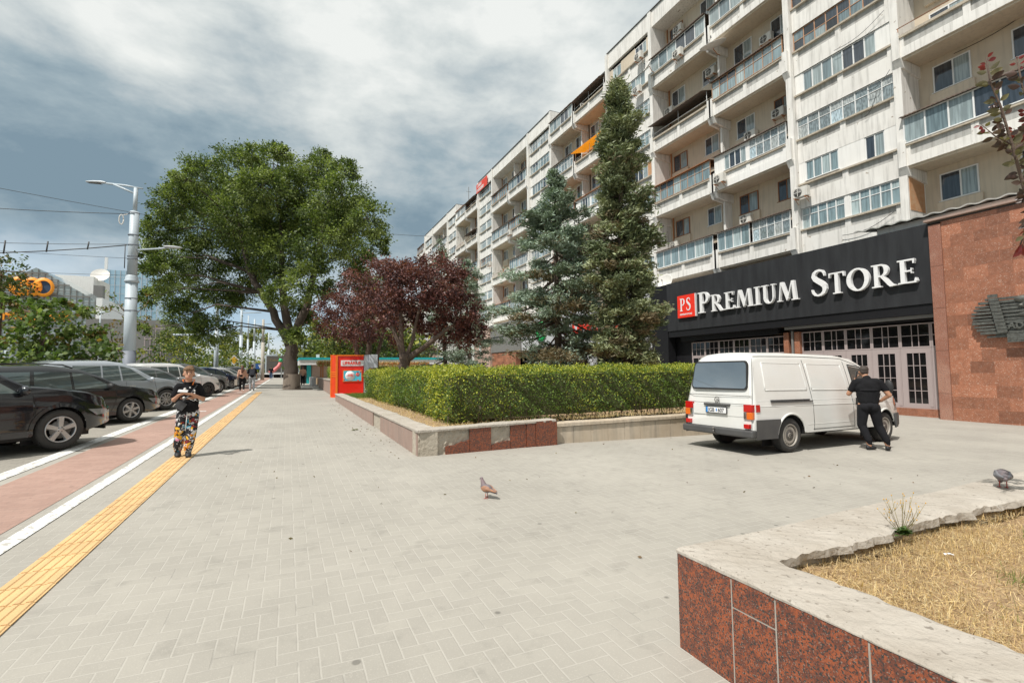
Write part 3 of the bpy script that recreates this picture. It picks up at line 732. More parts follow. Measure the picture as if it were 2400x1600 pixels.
    for i in range(i0, i1 + 1):
        if TYP[i] == 'P' or PAR[i] == 0:
            roof.box(XF - .22, XBK + .3, BND[i] + .0, BND[i + 1], 30.505, 30.56, 1)
    roof.build('roof', [m_wall, m_tar], root, True)
    return root
building('apartment_building', 'weathered white apartment block with stacked balconies above the black PREMIUM STORE sign', 0, 7, 5)
building('apartment_building', 'middle section of the pale balcony block, behind the two tall spruces, with an orange awning', 8, 13, 8)
building('apartment_building', 'farthest section of the pale balcony block, behind the purple-leaved trees', 14, 20, 21)
ab = [o for o in bpy.data.objects if o.name == 'apartment_building'][0]
b = MB(); b.box(26.32, 27.6, 11.92, 11.938, 8.75, 10.75); b.build('brick_infill', m_brick, ab, True)
m_bann = mat('red_banner', (.72, .06, .03), .5)
t = thing('roof_banner', 'red banner with white lettering hung along the roof edge of the long apartment block', 'banner', (26.2, 63.2, 29.2))
b = MB(); b.box(26.14, 26.2, 63.7, 68.0, 28.75, 30.1); b.build('panel', m_bann, t, True)
text('lettering', 'CHIRIE', .55, WALLM(26.13, 67.5, 29.55), m_upvc, t, .003, True, bold=.02)
text('lettering', '060282828', .62, WALLM(26.13, 67.8, 28.9), m_upvc, t, .003, True, bold=.02)
t = thing('roof_antenna', 'thin antenna mast standing on the roof of the distant block', 'antenna', (30, 82, 30.4))
b = MB(); b.tube([(30, 82, 30.4), (30, 82, 35.5)], .05, 6); b.tube([(29.5, 82, 34.6), (30.5, 82, 34.6)], .03, 6); b.build('mast', m_tar, t, True)

# air conditioners and dishes -------------------------------------------------
m_acw = mat('ac_white', (.68, .66, .61), .5, col2=(.58, .55, .49), scale=3, streak=.2)
def make_ac(name, label, loc, sc=1.):
    t = thing(name, label, 'air conditioner', loc, 0, 'air conditioners on the apartment facade')
    b = MB(); b.box(-.38, -.06, -.42, .42, 0, .56); b.build('casing', m_acw, t, bevel=.02)
    b = MB(); M = Matrix.Translation((-.385, .1, .28)) @ Matrix.Rotation(radians(-90), 4, 'Y')
    b.lathe([(.0, 0), (.235, 0), (.235, .012), (.0, .012)], 20, M=M); o = b.build('fan_grille', m_dark, t)
    b = MB()
    for i in range(3): b.lathe([(.06 + i * .07, .014), (.07 + i * .07, .014), (.07 + i * .07, .02), (.06 + i * .07, .02)], 20, M=M)
    b.box(-.412, -.402, .085, .115, .05, .51); b.box(-.412, -.402, -.13, .33, .265, .295); b.build('guard', m_acw, o)
    for y in (-.3, .3): b = MB(); b.box(-.42, .0, y - .02, y + .02, -.05, -.002); b.tube([(-.38, y, -.03), (0, y, -.32)], .014, 6); b.build('bracket', m_pipe, t)
    return t
F = lambda k: F0 + FH * k
ACS = [((26.02, 25.5, F(6) + .55), 'white air conditioner fixed below the topmost glazed balcony of the near block'),
       ((27.68, 27.0, F(7) + 1.3), 'upper one of the two dark fanned air conditioners stacked under the roof overhang', ),
       ((27.68, 27.0, F(7) + .65), 'lower one of the two air conditioners stacked under the roof overhang'),
       ((27.68, 24.0, F(5) + 1.3), 'air conditioner beside the large flat dish, between two recessed windows'),
       ((27.68, 28.2, F(5) + .5), 'air conditioner left of the window above the dark open awning balcony'),
       ((27.68, 21.0, F(3) + .45), 'air conditioner under the window with a white cloth below it'),
       ((27.68, 19.0, F(3) + .95), 'air conditioner under the roller shutter window'),
       ((26.02, 22.2, F(2) + .3), 'air conditioner on the whitewashed balcony front'),
       ((27.68, 21.6, F(1) + .25), 'air conditioner under the window above the corrugated balcony roof'),
       ((27.68, 28.1, F(1) + .1), 'air conditioner low on the beige wall above the lowest glazed balcony'),
       ((26.25, 16.9, F(1) + .2), 'large air conditioner on the corner of the projecting white bay'),
       ((26.25, 30.0, F(7) + .55), 'air conditioner under the reddish window at the top of the left white bay'),
       ((26.25, 30.3, F(6) + .45), 'air conditioner under the blue-framed glazing of the left white bay'),
       ((26.05, 55.4, F(4) + .3), 'upper of two air conditioners in the middle block recess'),
       ((26.2, 62.6, F(3) + .4), 'air conditioner on the middle block beside a column of paired windows'),
       ((27.68, 36.9, F(6) + 1.0), 'air conditioner above the orange awning'),
       ((27.68, 19.6, F(5) + .9), 'air conditioner at the far right end above the long old glazed balcony')]
for loc, lab in ACS: make_ac('air_conditioner', lab, loc)
m_dish = mat('dish_white', (.70, .68, .64), .5, col2=(.6, .57, .52), scale=4)
def dish(loc, rad, d, label):
    t = thing('satellite_dish', label, 'satellite dish', loc, 0, 'satellite dishes on the facade')
    M = Vector(d).to_track_quat('Z', 'Y').to_matrix().to_4x4()
    prof = [(rad * i / 8, .25 * rad * (i / 8) ** 2) for i in range(9)] + [(rad * (8 - i) / 8, .25 * rad * ((8 - i) / 8) ** 2 - .015) for i in range(0, 9)]
    b = MB(); b.lathe(prof, 28, M=M); b.build('reflector', m_dish, t)
    b = MB(); b.tube([M @ Vector((0, -rad * .9, .2 * rad)), M @ Vector((0, -.1 * rad, rad * .8))], .012, 6); b.tube([M @ Vector((0, -.1 * rad, rad * .72)), M @ Vector((0, -.06 * rad, rad * .9))], .035, 8); b.build('feed_arm', m_black, t)
    b = MB(); b.tube([M @ Vector((0, 0, -.01)), M @ Vector((0, 0, -.12)), Vector((.35, 0, -.35)), Vector((.6, 0, -.35))], .025, 6); b.build('mount', m_pipe, t)
    return t
dish((25.6, 28.4, F(6) + 1.55), .48, (-.8, .2, .5), 'round white dish at the left end of the topmost glazed balcony')
dish((25.7, 22.2, F(5) + 1.75), .85, (-.35, -.1, .93), 'largest dish, seen nearly edge-on, tilted up between two balconies')
dish((25.9, 28.85, F(2) + 2.2), .5, (-.9, .1, .4), 'dish half hidden behind the top of the tall spruce')
dish((25.2, 26.8, F(0) - .35), .62, (-.93, -.2, .3), 'round white dish standing on the store roof above the black sign')

# ---------------- store podium ----------------
m_bsign = mat('black_composite_panel', (.022, .022, .025), .38, col2=(.035, .035, .038), scale=1.2, amt=.6, bump=.02)
def add_streak(m):
    pass
m_bstreak = mat('sun_bleached_black_panel', (.018, .018, .020), .5, col2=(.036, .038, .041), scale=1.0, amt=.8, stretch=(3, 3, .5), det=7, spec=.3)
m_bldark = mat('black_cladding', (.012, .012, .014), .5, spec=.3)
m_redl = mat('sign_red', (.80, .035, .015), .45, col2=(.78, .03, .012))
m_letter = mat('letter_white', (.80, .80, .80), .35, col2=(.76, .76, .76))
m_mauve = mat('mauve_door_frame', (.40, .335, .325), .5, col2=(.36, .30, .29), scale=1)
m_sglass = mat('shop_glass', (.006, .006, .007), .05, col2=(.012, .012, .013), scale=.6, spec=.5)
m_grey = mat('light_grey_cladding', (.52, .525, .54), .5, col2=(.47, .475, .49), scale=1)
m_dgrey = mat('dark_grey_cladding', (.20, .195, .185), .6, col2=(.17, .165, .155))
ST = thing('store', 'shop front with a black fascia reading PREMIUM STORE and mauve glazed doors', 'shop', (21, 9, 0))
b = MB(); b.box(21.0, 21.25, 8.97, 22.3, 3.72, 6.62); b.build('fascia', m_bstreak, ST, True)
b = MB(); b.box(21.25, 26.4, 8.9, 23.8, 3.75, 6.55); b.box(21.02, 21.6, 22.32, 23.75, -.4, 6.60); b.box(21.7, 26.3, 21.0, 23.7, -.5, 3.75); b.build('black_cladding', m_bldark, ST, True)
b = MB(); b.box(21.05, 21.7, 9.0, 22.3, 3.35, 3.715); b.build('fascia_soffit', m_bldark, ST, True)
b = MB()
for (ya, yb, zb) in ((9.05, 14.75, 3.10), (15.3, 21.6, 3.02)):
    for i in range(6): b.box(21.32 + .012 * (i % 2), 21.7, ya, yb, zb + .05 + i * .055, zb + .05 + i * .055 + .05)
b.box(21.15, 21.3, 9.05, 14.85, 3.22, 3.34, 1)
b.build('roller_shutter', [m_bldark, m_dgrey], ST, True)
b = MB(); b.box(21.45, 21.75, 14.35, 14.6, -.5, 3.1); b.box(21.40, 21.72, 14.85, 15.1, -.5, 3.1); b.build('granite_pier', m_gwall, ST, True)
b = MB(); b.box(21.38, 21.46, 14.62, 14.7, -.4, 3.3); b.build('downpipe', m_dgrey, ST, True)
b = MB(); b.box(21.5, 22.2, 8.9, 21.2, -.75, -.14); b.build('granite_plinth', m_gwall, ST, True)
b = MB(); b.box(21.62, 26, 9.0, 21.2, -.14, 3.7); 
b = MB(); b.box(22.3, 22.4, 8.9, 21.3, -.4, 3.4); b.build('interior', m_dark, ST, True)
m_lamp = mat('shop_lamp', (1, .55, .2), .5, emit=4)
b = MB(); b.tube([(22.1, 12.6, 2.45), (22.1, 13.0, 2.6)], .02, 6); b.tube([(22.1, 12.75, 2.3), (22.1, 12.95, 2.45)], .02, 6); b.tube([(22.1, 15.4, 2.72), (22.1, 15.9, 2.74)], .02, 6); b.build('interior_lamp', m_lamp, ST, True)
def grille(parent, y0, y1, z0, z1, ncol, nrow, name, lf=.05, gf=.022, x=21.60, mullw=None, xg=.0):
    b = MB(); p = MB(); b.box(x, x + .06, y0, y1, z0, z0 + lf); b.box(x, x + .06, y0, y1, z1 - lf, z1)
    b.box(x, x + .06, y0, y0 + lf, z0 + lf, z1 - lf); b.box(x, x + .06, y1 - lf, y1, z0 + lf, z1 - lf)
    a0, a1, c0, c1 = y0 + lf, y1 - lf, z0 + lf, z1 - lf; ws = mullw or [1] * ncol; s_ = sum(ws); acc = 0; ycs = []
    for w_ in ws[:-1]:
        acc += w_; yc = a0 + (a1 - a0) * acc / s_; ycs.append(yc); b.box(x + .006, x + .05, yc - gf / 2, yc + gf / 2, c0, c1)
    yy = [a0] + ycs + [a1]
    for i in range(1, nrow):
        zc = c0 + (c1 - c0) * i / nrow
        for q in range(len(yy) - 1): b.box(x + .008, x + .048, yy[q] + (gf / 2 if q else 0), yy[q + 1] - (gf / 2 if q < len(yy) - 2 else 0), zc - gf / 2, zc + gf / 2)
    o = b.build(name, m_mauve, parent, True)
    for i in range(nrow):
        for q in range(len(yy) - 1):
            t = random.uniform(-.006, .006); p.add([(x + .03, yy[q], c0 + (c1 - c0) * i / nrow), (x + .03 + t, yy[q + 1], c0 + (c1 - c0) * i / nrow), (x + .03 + t, yy[q + 1], c0 + (c1 - c0) * (i + 1) / nrow), (x + .03, yy[q], c0 + (c1 - c0) * (i + 1) / nrow)], [(0, 1, 2, 3)])
    link('pane', p.mesh('pane', m_sglass), o)
    return o
yb_ = [9.02, 9.42, 10.42, 11.42, 12.42, 13.38, 14.34]
for i in range(6):
    ya, yb = yb_[i] + .004, yb_[i + 1] - .004
    if i == 0: grille(ST, ya, yb, 2.15, 3.08, 1, 2, 'transom_window'); grille(ST, ya, yb, -.14, 2.14, 1, 1, 'side_light', lf=.11)
    else:
        grille(ST, ya, yb, 2.15, 3.08, 3, 2, 'transom_window', mullw=[1.25, .8, 1.25])
        o = grille(ST, ya, yb, -.14, 2.14, 3, 4, 'door', lf=.19)
        b = MB(); b.box(21.585, 21.60, ya + .03, ya + .12, -.06, 2.06); b.build('stile', m_mauve, o)
for i in range(6):
    ya = 15.15 + i * .98; grille(ST, ya, ya + .972, 2.15, 2.98, 3, 2, 'transom_window', gf=.02); grille(ST, ya, ya + .972, -.14, 2.14, 2, 3, 'shop_window', lf=.09)

# lettering: serif capitals built stroke by stroke
def glyph(ch):
    """list of polygons in a unit-high letter, and its advance"""
    P = []
    def q(*p): P.append(list(p))
    def R_(x0, x1, y0, y1): q((x0, y0), (x1, y0), (x1, y1), (x0, y1))
    def serif(x0, x1, y, up=True): R_(x0, x1, y, y + .055) if up else R_(x0, x1, y - .055, y)
    def arc(cx, cy, rx, ry, ix, iy, a0, a1, n=16, icx=None):
        icx = cx if icx is None else icx
        for i in range(n):
            a, c = radians(a0 + (a1 - a0) * i / n), radians(a0 + (a1 - a0) * (i + 1) / n)
            q((cx + rx * cos(a), cy + ry * sin(a)), (cx + rx * cos(c), cy + ry * sin(c)), (icx + ix * cos(c), cy + iy * sin(c)), (icx + ix * cos(a), cy + iy * sin(a)))
    if ch in 'PR':
        R_(.10, .26, 0, 1); serif(.0, .36, 0); serif(.0, .28, 1, False)
        R_(.26, .36, .93, 1.0); R_(.26, .36, .44, .50); arc(.36, .72, .30, .28, .14, .22, -90, 90)
        if ch == 'R': q((.33, .46), (.50, .46), (.80, .055), (.62, .055)); q((.58, .10), (.76, .10), (.98, 0), (.70, -.03)); return P, .95
        return P, .74
    if ch == 'E':
        R_(.10, .26, 0, 1); serif(.0, .28, 0); serif(.0, .28, 1, False); R_(.26, .62, .94, 1); R_(.26, .52, .48, .54); R_(.26, .66, 0, .06)
        q((.56, .80), (.60, .80), (.63, .94), (.55, .94)); q((.62, .20), (.66, .20), (.70, .06), (.58, .06)); R_(.48, .52, .40, .62); return P, .74
    if ch == 'I': R_(.10, .26, 0, 1); serif(.0, .36, 0); serif(.0, .36, 1, False); return P, .42
    if ch == 'M':
        q((.07, .0), (.13, .0), (.24, 1), (.18, 1)); serif(-.02, .22, 0); q((.18, 1), (.34, 1), (.62, .12), (.52, .0)); q((.52, .0), (.60, .10), (.86, 1), (.80, 1))
        q((.80, 1), (.94, 1), (1.04, 0), (.88, 0)); serif(.78, 1.14, 0); return P, 1.16
    if ch == 'U':
        R_(.10, .26, .30, 1); serif(.0, .36, 1, False); R_(.64, .71, .30, 1); serif(.55, .80, 1, False); arc(.405, .32, .305, .34, .19, .27, 180, 360, icx=.45); return P, .86
    if ch == 'S':
        pts = [(.555, .74, .03), (.54, .84, .05), (.49, .93, .07), (.38, .975, .075), (.26, .95, .09), (.17, .87, .125), (.15, .76, .15), (.21, .65, .17), (.33, .56, .18), (.45, .47, .185), (.54, .37, .17), (.56, .25, .15), (.52, .13, .12), (.42, .05, .085), (.30, .025, .07), (.18, .06, .07), (.10, .15, .055), (.065, .27, .03)]
        L_ = []; R__ = []
        for i, (x_, y_, w_) in enumerate(pts):
            a = pts[max(i - 1, 0)]; c = pts[min(i + 1, len(pts) - 1)]; dx, dy = c[0] - a[0], c[1] - a[1]; l = math.hypot(dx, dy)
            L_.append((x_ - dy / l * w_ / 2, y_ + dx / l * w_ / 2)); R__.append((x_ + dy / l * w_ / 2, y_ - dx / l * w_ / 2))
        for i in range(len(pts) - 1): q(L_[i], R__[i], R__[i + 1], L_[i + 1])
        return P, .68
    if ch == 'T':
        R_(.27, .43, 0, 1); serif(.17, .53, 0); R_(.0, .70, .94, 1); q((0, .78), (.04, .78), (.07, .94), (.0, .94)); q((.66, .78), (.70, .78), (.70, .94), (.63, .94)); return P, .74
    if ch == 'O': arc(.48, .5, .48, .52, .29, .45, 0, 360, 32); return P, 1.0
    return P, .4
def serif_text(parent, s, M, m, size, small=.78, depth=.12, sx=1., names='letter', together=False):
    x = 0; allb = MB(); first = True
    for ch in s:
        if ch == ' ': x += .42 * size; first = True; continue
        h = size if first else size * small; first = False
        pol, adv = glyph(ch); b = MB() if not together else allb
        for i, p in enumerate(pol):
            poly = [(x + px * h * sx, py * h) for px, py in p]
            ar = sum(poly[k][0] * poly[(k + 1) % len(poly)][1] - poly[(k + 1) % len(poly)][0] * poly[k][1] for k in range(len(poly)))
            if ar < 0: poly = poly[::-1]
            b.prism(poly, depth + .0012 * (i % 5), M)
        if not together: b.build(names, m, parent, True)
        x += adv * h * sx + .045 * size
    if together: allb.build(names, m, parent, True)
    return x
w = serif_text(ST, 'PREMIUM STORE', WALLM(20.97, 19.70, 4.53), m_letter, 1.15, sx=.985, depth=.15)
print('store text width', w)
b = MB(); b.box(20.86, 20.985, 19.97, 21.30, 4.42, 5.72); o = b.build('logo_box', m_redl, ST, True)
b = MB(); b.box(20.86, 20.99, 19.93, 19.968, 4.42, 5.72); b.build('box_edge', m_letter, o)
serif_text(ST, 'PS', WALLM(20.855, 21.10, 4.80), m_letter, .74, small=1.0, depth=.006, sx=.78, names='logo_letters', together=True)
text('logo_caption', 'PREMIUM STORE', .125, WALLM(20.855, 21.12, 4.56), m_letter, ST, .002, True, bold=.004, sx=1.0)

GW = thing('granite_wall', 'tall wall clad in mottled red granite slabs to the right of the black store sign', 'wall', (20.9, 9.3, 0))
b = MB(); b.box(20.86, 26.3, -12, 8.60, -1, 6.55); b.build('cladding', m_gwall, GW, True)
b = MB(); [b.box(20.82, 22.3, 8.605, 8.96, z_, z_ + 1.49) for z_ in (-1, .5, 2., 3.5, 5.)]; b.build('corner_slabs', mat('corner_granite', (.36, .185, .13), .45, col2=(.27, .105, .065), scale=1.1, thr=(.40, .55), flecks=((.16, .09, .07), 45, .56), flecks2=((.48, .36, .3), 70, .62)), GW, True)
b = MB(); b.box(20.72, 26.3, -12, 9.05, 6.62, 6.70); b.build('cornice', m_pink, GW, True)
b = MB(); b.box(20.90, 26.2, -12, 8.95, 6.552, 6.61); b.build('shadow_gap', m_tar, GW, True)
RC = thing('roof_canopy', 'long low corrugated canopy on top of the granite wall, with strip windows beneath', 'canopy', (22, 0, 6.7))
b = MB(); b.box(22.6, 26.2, -12, 11.5, 6.71, 7.25); b.build('strip_wall', m_wall2, RC, True)
b = MB()
for y in range(-11, 9): b.box(22.56, 22.6, y + .1, y + .85, 6.85, 7.1)
b.build('strip_window', m_glass, RC, True)
n = 220; P = [[(x, -12 + 24.2 * i / n, z + .035 * sin(i * 1.3)) for i in range(n + 1)] for x, z in ((22.2, 7.28), (26.0, 7.75))]
b = MB(); b.grid(P, sm=False); b.grid([[(p[0], p[1], p[2] - .05) for p in P[0]], [(p[0], p[1], p[2]) for p in P[0]]], sm=False); b.build('corrugated_roof', mat('grey_asbestos_roof', (.42, .42, .39), .9, streak=.4), RC, True)

# bronze relief plaque on the granite
m_brz = mat('dark_bronze', (.10, .095, .085), .5, metal=.6, col2=(.20, .21, .19), scale=9, bump=.6, bscale=14)
PL = thing('bronze_plaque', 'dark bronze relief of planks, film strip and a face, hung on the granite wall', 'plaque', (20.7, 6.7, 3.1))
b = MB()
def zhalf(y):   # rounded left end
    t = min(1, max(0, (7.88 - y) / .75)); return .70 * sqrt(max(.0, 1 - (1 - t) ** 2)) + .06
rr = random.Random(2)
for i in range(12):
    zc = -0.60 + i * .11
    # plank ends reach the curve where |zc| < zhalf
    yl = 7.88 - .75 * (1 - sqrt(max(0, 1 - (abs(zc) / .72) ** 2)))
    b.box(20.62 + rr.uniform(0, .06), 20.79, 5.0, yl - rr.uniform(0, .03), 2.95 + zc, 2.95 + zc + rr.uniform(.06, .095))
b.box(20.70, 20.785, 5.0, 7.3, 2.40, 3.5); b.build('planks', m_brz, PL, True)
b = MB()
for k in range(11):
    b.box(20.57, 20.61, 7.16 - k * .018, 7.40 - k * .018, 3.64 - k * .115, 3.74 - k * .115)
b.box(20.585, 20.615, 4.9, 7.0, 2.18, 2.45)
for k in range(14): b.box(20.57, 20.60, 6.92 - k * .15, 6.99 - k * .15, 2.24, 2.31)
b.build('film_strip', m_brz, PL, True)
skin('relief_face', [('b', (20.68 - 20.7, 6.45 - 6.7, .25), .13, .20, .26), ('b', (-.09, -.05, .22), .05, .07, .05), ('b', (-.03, -.1, .42), .1, .22, .12), ('b', (0, -.2, -.05), .09, .3, .1)], m_brz, PL, .02, 3)
text('lettering', 'VLAD IOVITA', .26, WALLM(20.60, 7.25, 2.62), m_brz, PL, .02, True, bold=.01)

# further shop fronts along the podium (mostly behind the spruces)
m_green = mat('sign_green', (.0, .42, .10), .5); m_blue = mat('sign_blue', (.02, .09, .30), .5)
t = thing('shop_front', 'grey shop front with green and red sign letters, half hidden by the spruces', 'shop', (21, 24, 0))
b = MB(); b.box(21.0, 26.4, 23.8, 50.0, 3.4, 6.4); b.box(21.2, 21.6, 23.8, 24.4, -.5, 3.4); b.box(21.2, 21.6, 30.6, 31.3, -.5, 3.4); b.build('fascia', m_grey, t, True)
b = MB(); b.box(22.6, 22.7, 24.3, 50, -.5, 3.4); b.build('dark_interior', m_dark, t, True)
b = MB(); b.box(21.9, 22.0, 31.3, 43, -.4, 3.2); b.build('shop_window', m_sglass, t, True)
for y in (31.3, 33.8, 36.3, 38.8, 41.3): 
    b = MB(); b.box(21.8, 21.9, y, y + .1, -.4, 3.2); b.box(21.8, 21.9, y + .1, y + 2.4, 2.3, 2.38); b.build('window_frame', m_grey, t, True)
text('lettering', 'I  LINEL  VU', 1.5, WALLM(20.98, 34.3, 4.35), m_redl, t, .05, True, bold=.05, sx=1.0)
b = MB(); M = WALLM(20.95, 38.3, 5.0); b.lathe([(.55, 0), (.95, 0), (.95, .08), (.55, .08), (.55, 0)], 30, M=M); b.lathe([(.0, 0), (.30, 0), (.30, .08), (0, .08)], 20, M=M); b.build('round_logo', m_green, t, True)
b = MB(); b.box(21.3, 21.36, 37.2, 41.2, 2.1, 3.3); b.build('small_sign', m_bldark, t, True)
text('lettering', 'ECO', .5, WALLM(21.29, 41.0, 2.85), m_green, t, .01, True, bold=.02); text('lettering', 'MARKET', .38, WALLM(21.29, 41.0, 2.45), m_letter, t, .01, True); text('lettering', 'VIN', .35, WALLM(21.29, 40.4, 2.12), m_letter, t, .01, True)
t2 = thing('shop_front', 'dark grey banded shop front just right of the pink stone block', 'shop', (21, 43, 0))
b = MB(); b.box(20.8, 20.98, 42.5, 49.95, 3.45, 5.0); b.box(20.75, 20.98, 42.5, 49.95, 5.15, 6.55); b.build('fascia', m_dgrey, t2, True)
b = MB(); b.box(20.9, 21.4, 43.6, 49.8, -.3, 3.4); b.build('red_brick_side', m_gwall, t2, True)
t = thing('stone_block', 'pale pink stone clad podium block with a doorway behind the spruces', 'shop', (20.7, 50, 0))
m_pst = mat('pale_pink_stone', (.50, .36, .30), .7, col2=(.43, .29, .23), scale=1.5)
b = MB(); b.box(20.7, 26.4, 50.0, 55.0, 1.9, 6.3); b.box(20.7, 21.5, 50.0, 50.7, -.2, 1.9); b.box(20.7, 21.5, 53.2, 55, -.2, 1.9); b.build('stone_cladding', m_pst, t, True)
b = MB(); b.box(21.3, 21.4, 50.7, 53.2, -.2, 1.9); b.build('doorway', m_glassp, t, True); b = MB(); b.box(20.62, 20.7, 52.6, 53.2, 3.4, 4.6); b.build('small_sign', m_letter, t, True)
t = thing('shop_front', 'white podium shop front with a red letter R, left of the pink stone block', 'shop', (21, 55, 0))
b = MB(); b.box(20.9, 26.4, 55.0, 72, 2.4, 5.6); b.build('fascia', m_wall2, t, True); b = MB(); b.box(22, 22.1, 55.0, 72, -.2, 2.4); b.build('dark_interior', m_dark, t, True)
text('lettering', 'R', 2.0, WALLM(20.85, 61.0, 3.2), m_redl, t, .05, True, bold=.1)
t = thing('shop_front', 'small podium shop front of pinkish stone with a glazed door', 'shop', (21, 72, 0))
b = MB(); b.box(20.9, 26.4, 72, 84, 2.6, 5.4); b.box(20.9, 26, 74, 77, -.1, 2.6); b.build('stone_cladding', m_pst, t, True); b = MB(); b.box(22, 22.1, 72, 84, -.2, 2.6); b.build('dark_interior', m_dark, t, True)
t = thing('shop_front', 'light grey box fascia between the blue sign and the pinkish stone', 'shop', (21, 84, 0))
b = MB(); b.box(20.5, 26.4, 84.2, 92, 2.3, 7.2); b.build('fascia', m_grey, t, True); b = MB(); b.box(21.3, 21.4, 84, 92, -.1, 2.3); b.build('doorway', m_glass, t, True); b = MB(); b.box(20.4, 20.5, 87, 89.3, 4, 5.6); b.build('small_sign', m_pst, t, True)
t = thing('shop_front', 'bright blue shop fascia with an orange and yellow emblem', 'shop', (21, 92, 0))
b = MB(); b.box(20.5, 26.4, 92.1, 101, 2.2, 7.6); b.box(21, 26, 92.1, 101, -.1, 2.2); b.build('fascia', m_blue, t, True)
m_yor = mat('emblem_orange', (.85, .35, .02), .5)
b = MB(); M = WALLM(20.45, 95.5, 5.0); b.lathe([(0, 0), (1.2, 0), (1.2, .05), (0, .05)], 24, M=M @ Matrix.Diagonal((1.4, .8, 1, 1))); b.build('emblem', m_yor, t, True)
text('lettering', 'CIP', 2.0, WALLM(20.45, 100.6, 3.9), m_yor, t, .03, True, bold=.06)

# ---------------- vegetation ----------------
def leafmat(name, c, c2, tr=.3, isl=.35, rough=.55):
    return mat(name, c, rough, col2=c2, scale=.8, island=isl, trans=tr, det=3)
L_elm = [leafmat('elm_leaf', (.10, .145, .033), (.062, .10, .022)), leafmat('elm_leaf_light', (.23, .285, .085), (.155, .20, .056)), leafmat('elm_leaf_dark', (.055, .085, .02), (.035, .06, .014))]
L_plum = [leafmat('plum_leaf', (.125, .042, .040), (.07, .026, .027), .22), leafmat('plum_leaf_light', (.21, .085, .075), (.13, .052, .046), .22), leafmat('plum_leaf_dark', (.05, .017, .02), (.035, .012, .015), .15)]
L_lind = [leafmat('linden_leaf', (.085, .14, .03), (.05, .09, .02)), leafmat('linden_leaf_light', (.20, .26, .08), (.15, .20, .05)), leafmat('linden_leaf_brown', (.20, .115, .035), (.16, .15, .04))]
L_spr = [leafmat('spruce_needles', (.165, .215, .155), (.10, .14, .09), .08, .3, .6), leafmat('spruce_needles_blue', (.31, .39, .32), (.20, .27, .21), .08, .3, .6), leafmat('spruce_needles_dry', (.19, .145, .085), (.10, .09, .05), .08, .3, .7)]
L_sprg = [leafmat('green_spruce_needles', (.145, .18, .09), (.09, .115, .055), .08, .3, .6), leafmat('green_spruce_needles_light', (.27, .30, .165), (.18, .205, .11), .08, .3, .6), L_spr[2]]
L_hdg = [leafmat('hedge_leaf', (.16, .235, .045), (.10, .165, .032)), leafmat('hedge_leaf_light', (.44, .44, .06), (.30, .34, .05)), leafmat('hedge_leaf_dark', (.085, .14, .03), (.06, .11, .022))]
L_far = [leafmat('park_leaf', (.13, .17, .035), (.08, .12, .03)), leafmat('park_leaf_yellow', (.30, .30, .06), (.2, .22, .045)), leafmat('park_leaf_dark', (.055, .085, .025), (.04, .06, .02))]
m_bark = mat('dark_bark', (.10, .078, .06), .95, col2=(.045, .035, .03), scale=5, bump=1., bscale=14, stretch=(1, 1, .25))
m_bark2 = mat('brown_bark', (.15, .105, .08), .95, col2=(.07, .05, .04), scale=9, bump=.8, bscale=25)
m_barkl = mat('lime_washed_bark', (.26, .215, .17), .95, col2=(.14, .11, .09), scale=5, bump=1., bscale=14, stretch=(1, 1, .25))

def crown(blobs, per, nleaf, size, weights=(.45, .35, .2), cs=.30, droop=.25, flat=.75):
    C = []; D = []; MI = []; centers = []
    for (x, y, z, R) in blobs:
        n = max(5, int(per * (R ** 1.6)))
        d = RNG.normal(size=(n, 3)); d /= np.linalg.norm(d, axis=1)[:, None]
        rad = R * RNG.uniform(.35, 1.08, n) ** .6
        cc = np.array([x, y, z]) + d * rad[:, None] * np.array([1, 1, .88])
        centers.append(cc)
        rc = cs * R ** .5 * RNG.uniform(.55, 1.25, n)
        w = np.array(weights, float); kind = RNG.choice(3, n, p=w / w.sum())
        for k in range(n):
            m = int(nleaf * RNG.uniform(.6, 1.3))
            p = RNG.normal(size=(m, 3)) * rc[k] * np.array([.6, .6, .42 * flat / .75]) + d[k] * rc[k] * .2
            C.append(cc[k] + p); o = p / (np.linalg.norm(p, axis=1)[:, None] + 1e-6)
            D.append(o * .8 + d[k] * .5 + np.array([0, 0, -droop]))
            MI.append(np.where(RNG.random(m) < .75, kind[k], RNG.choice(3, m, p=w / w.sum())))
    return np.concatenate(C), np.concatenate(D), np.concatenate(MI), centers
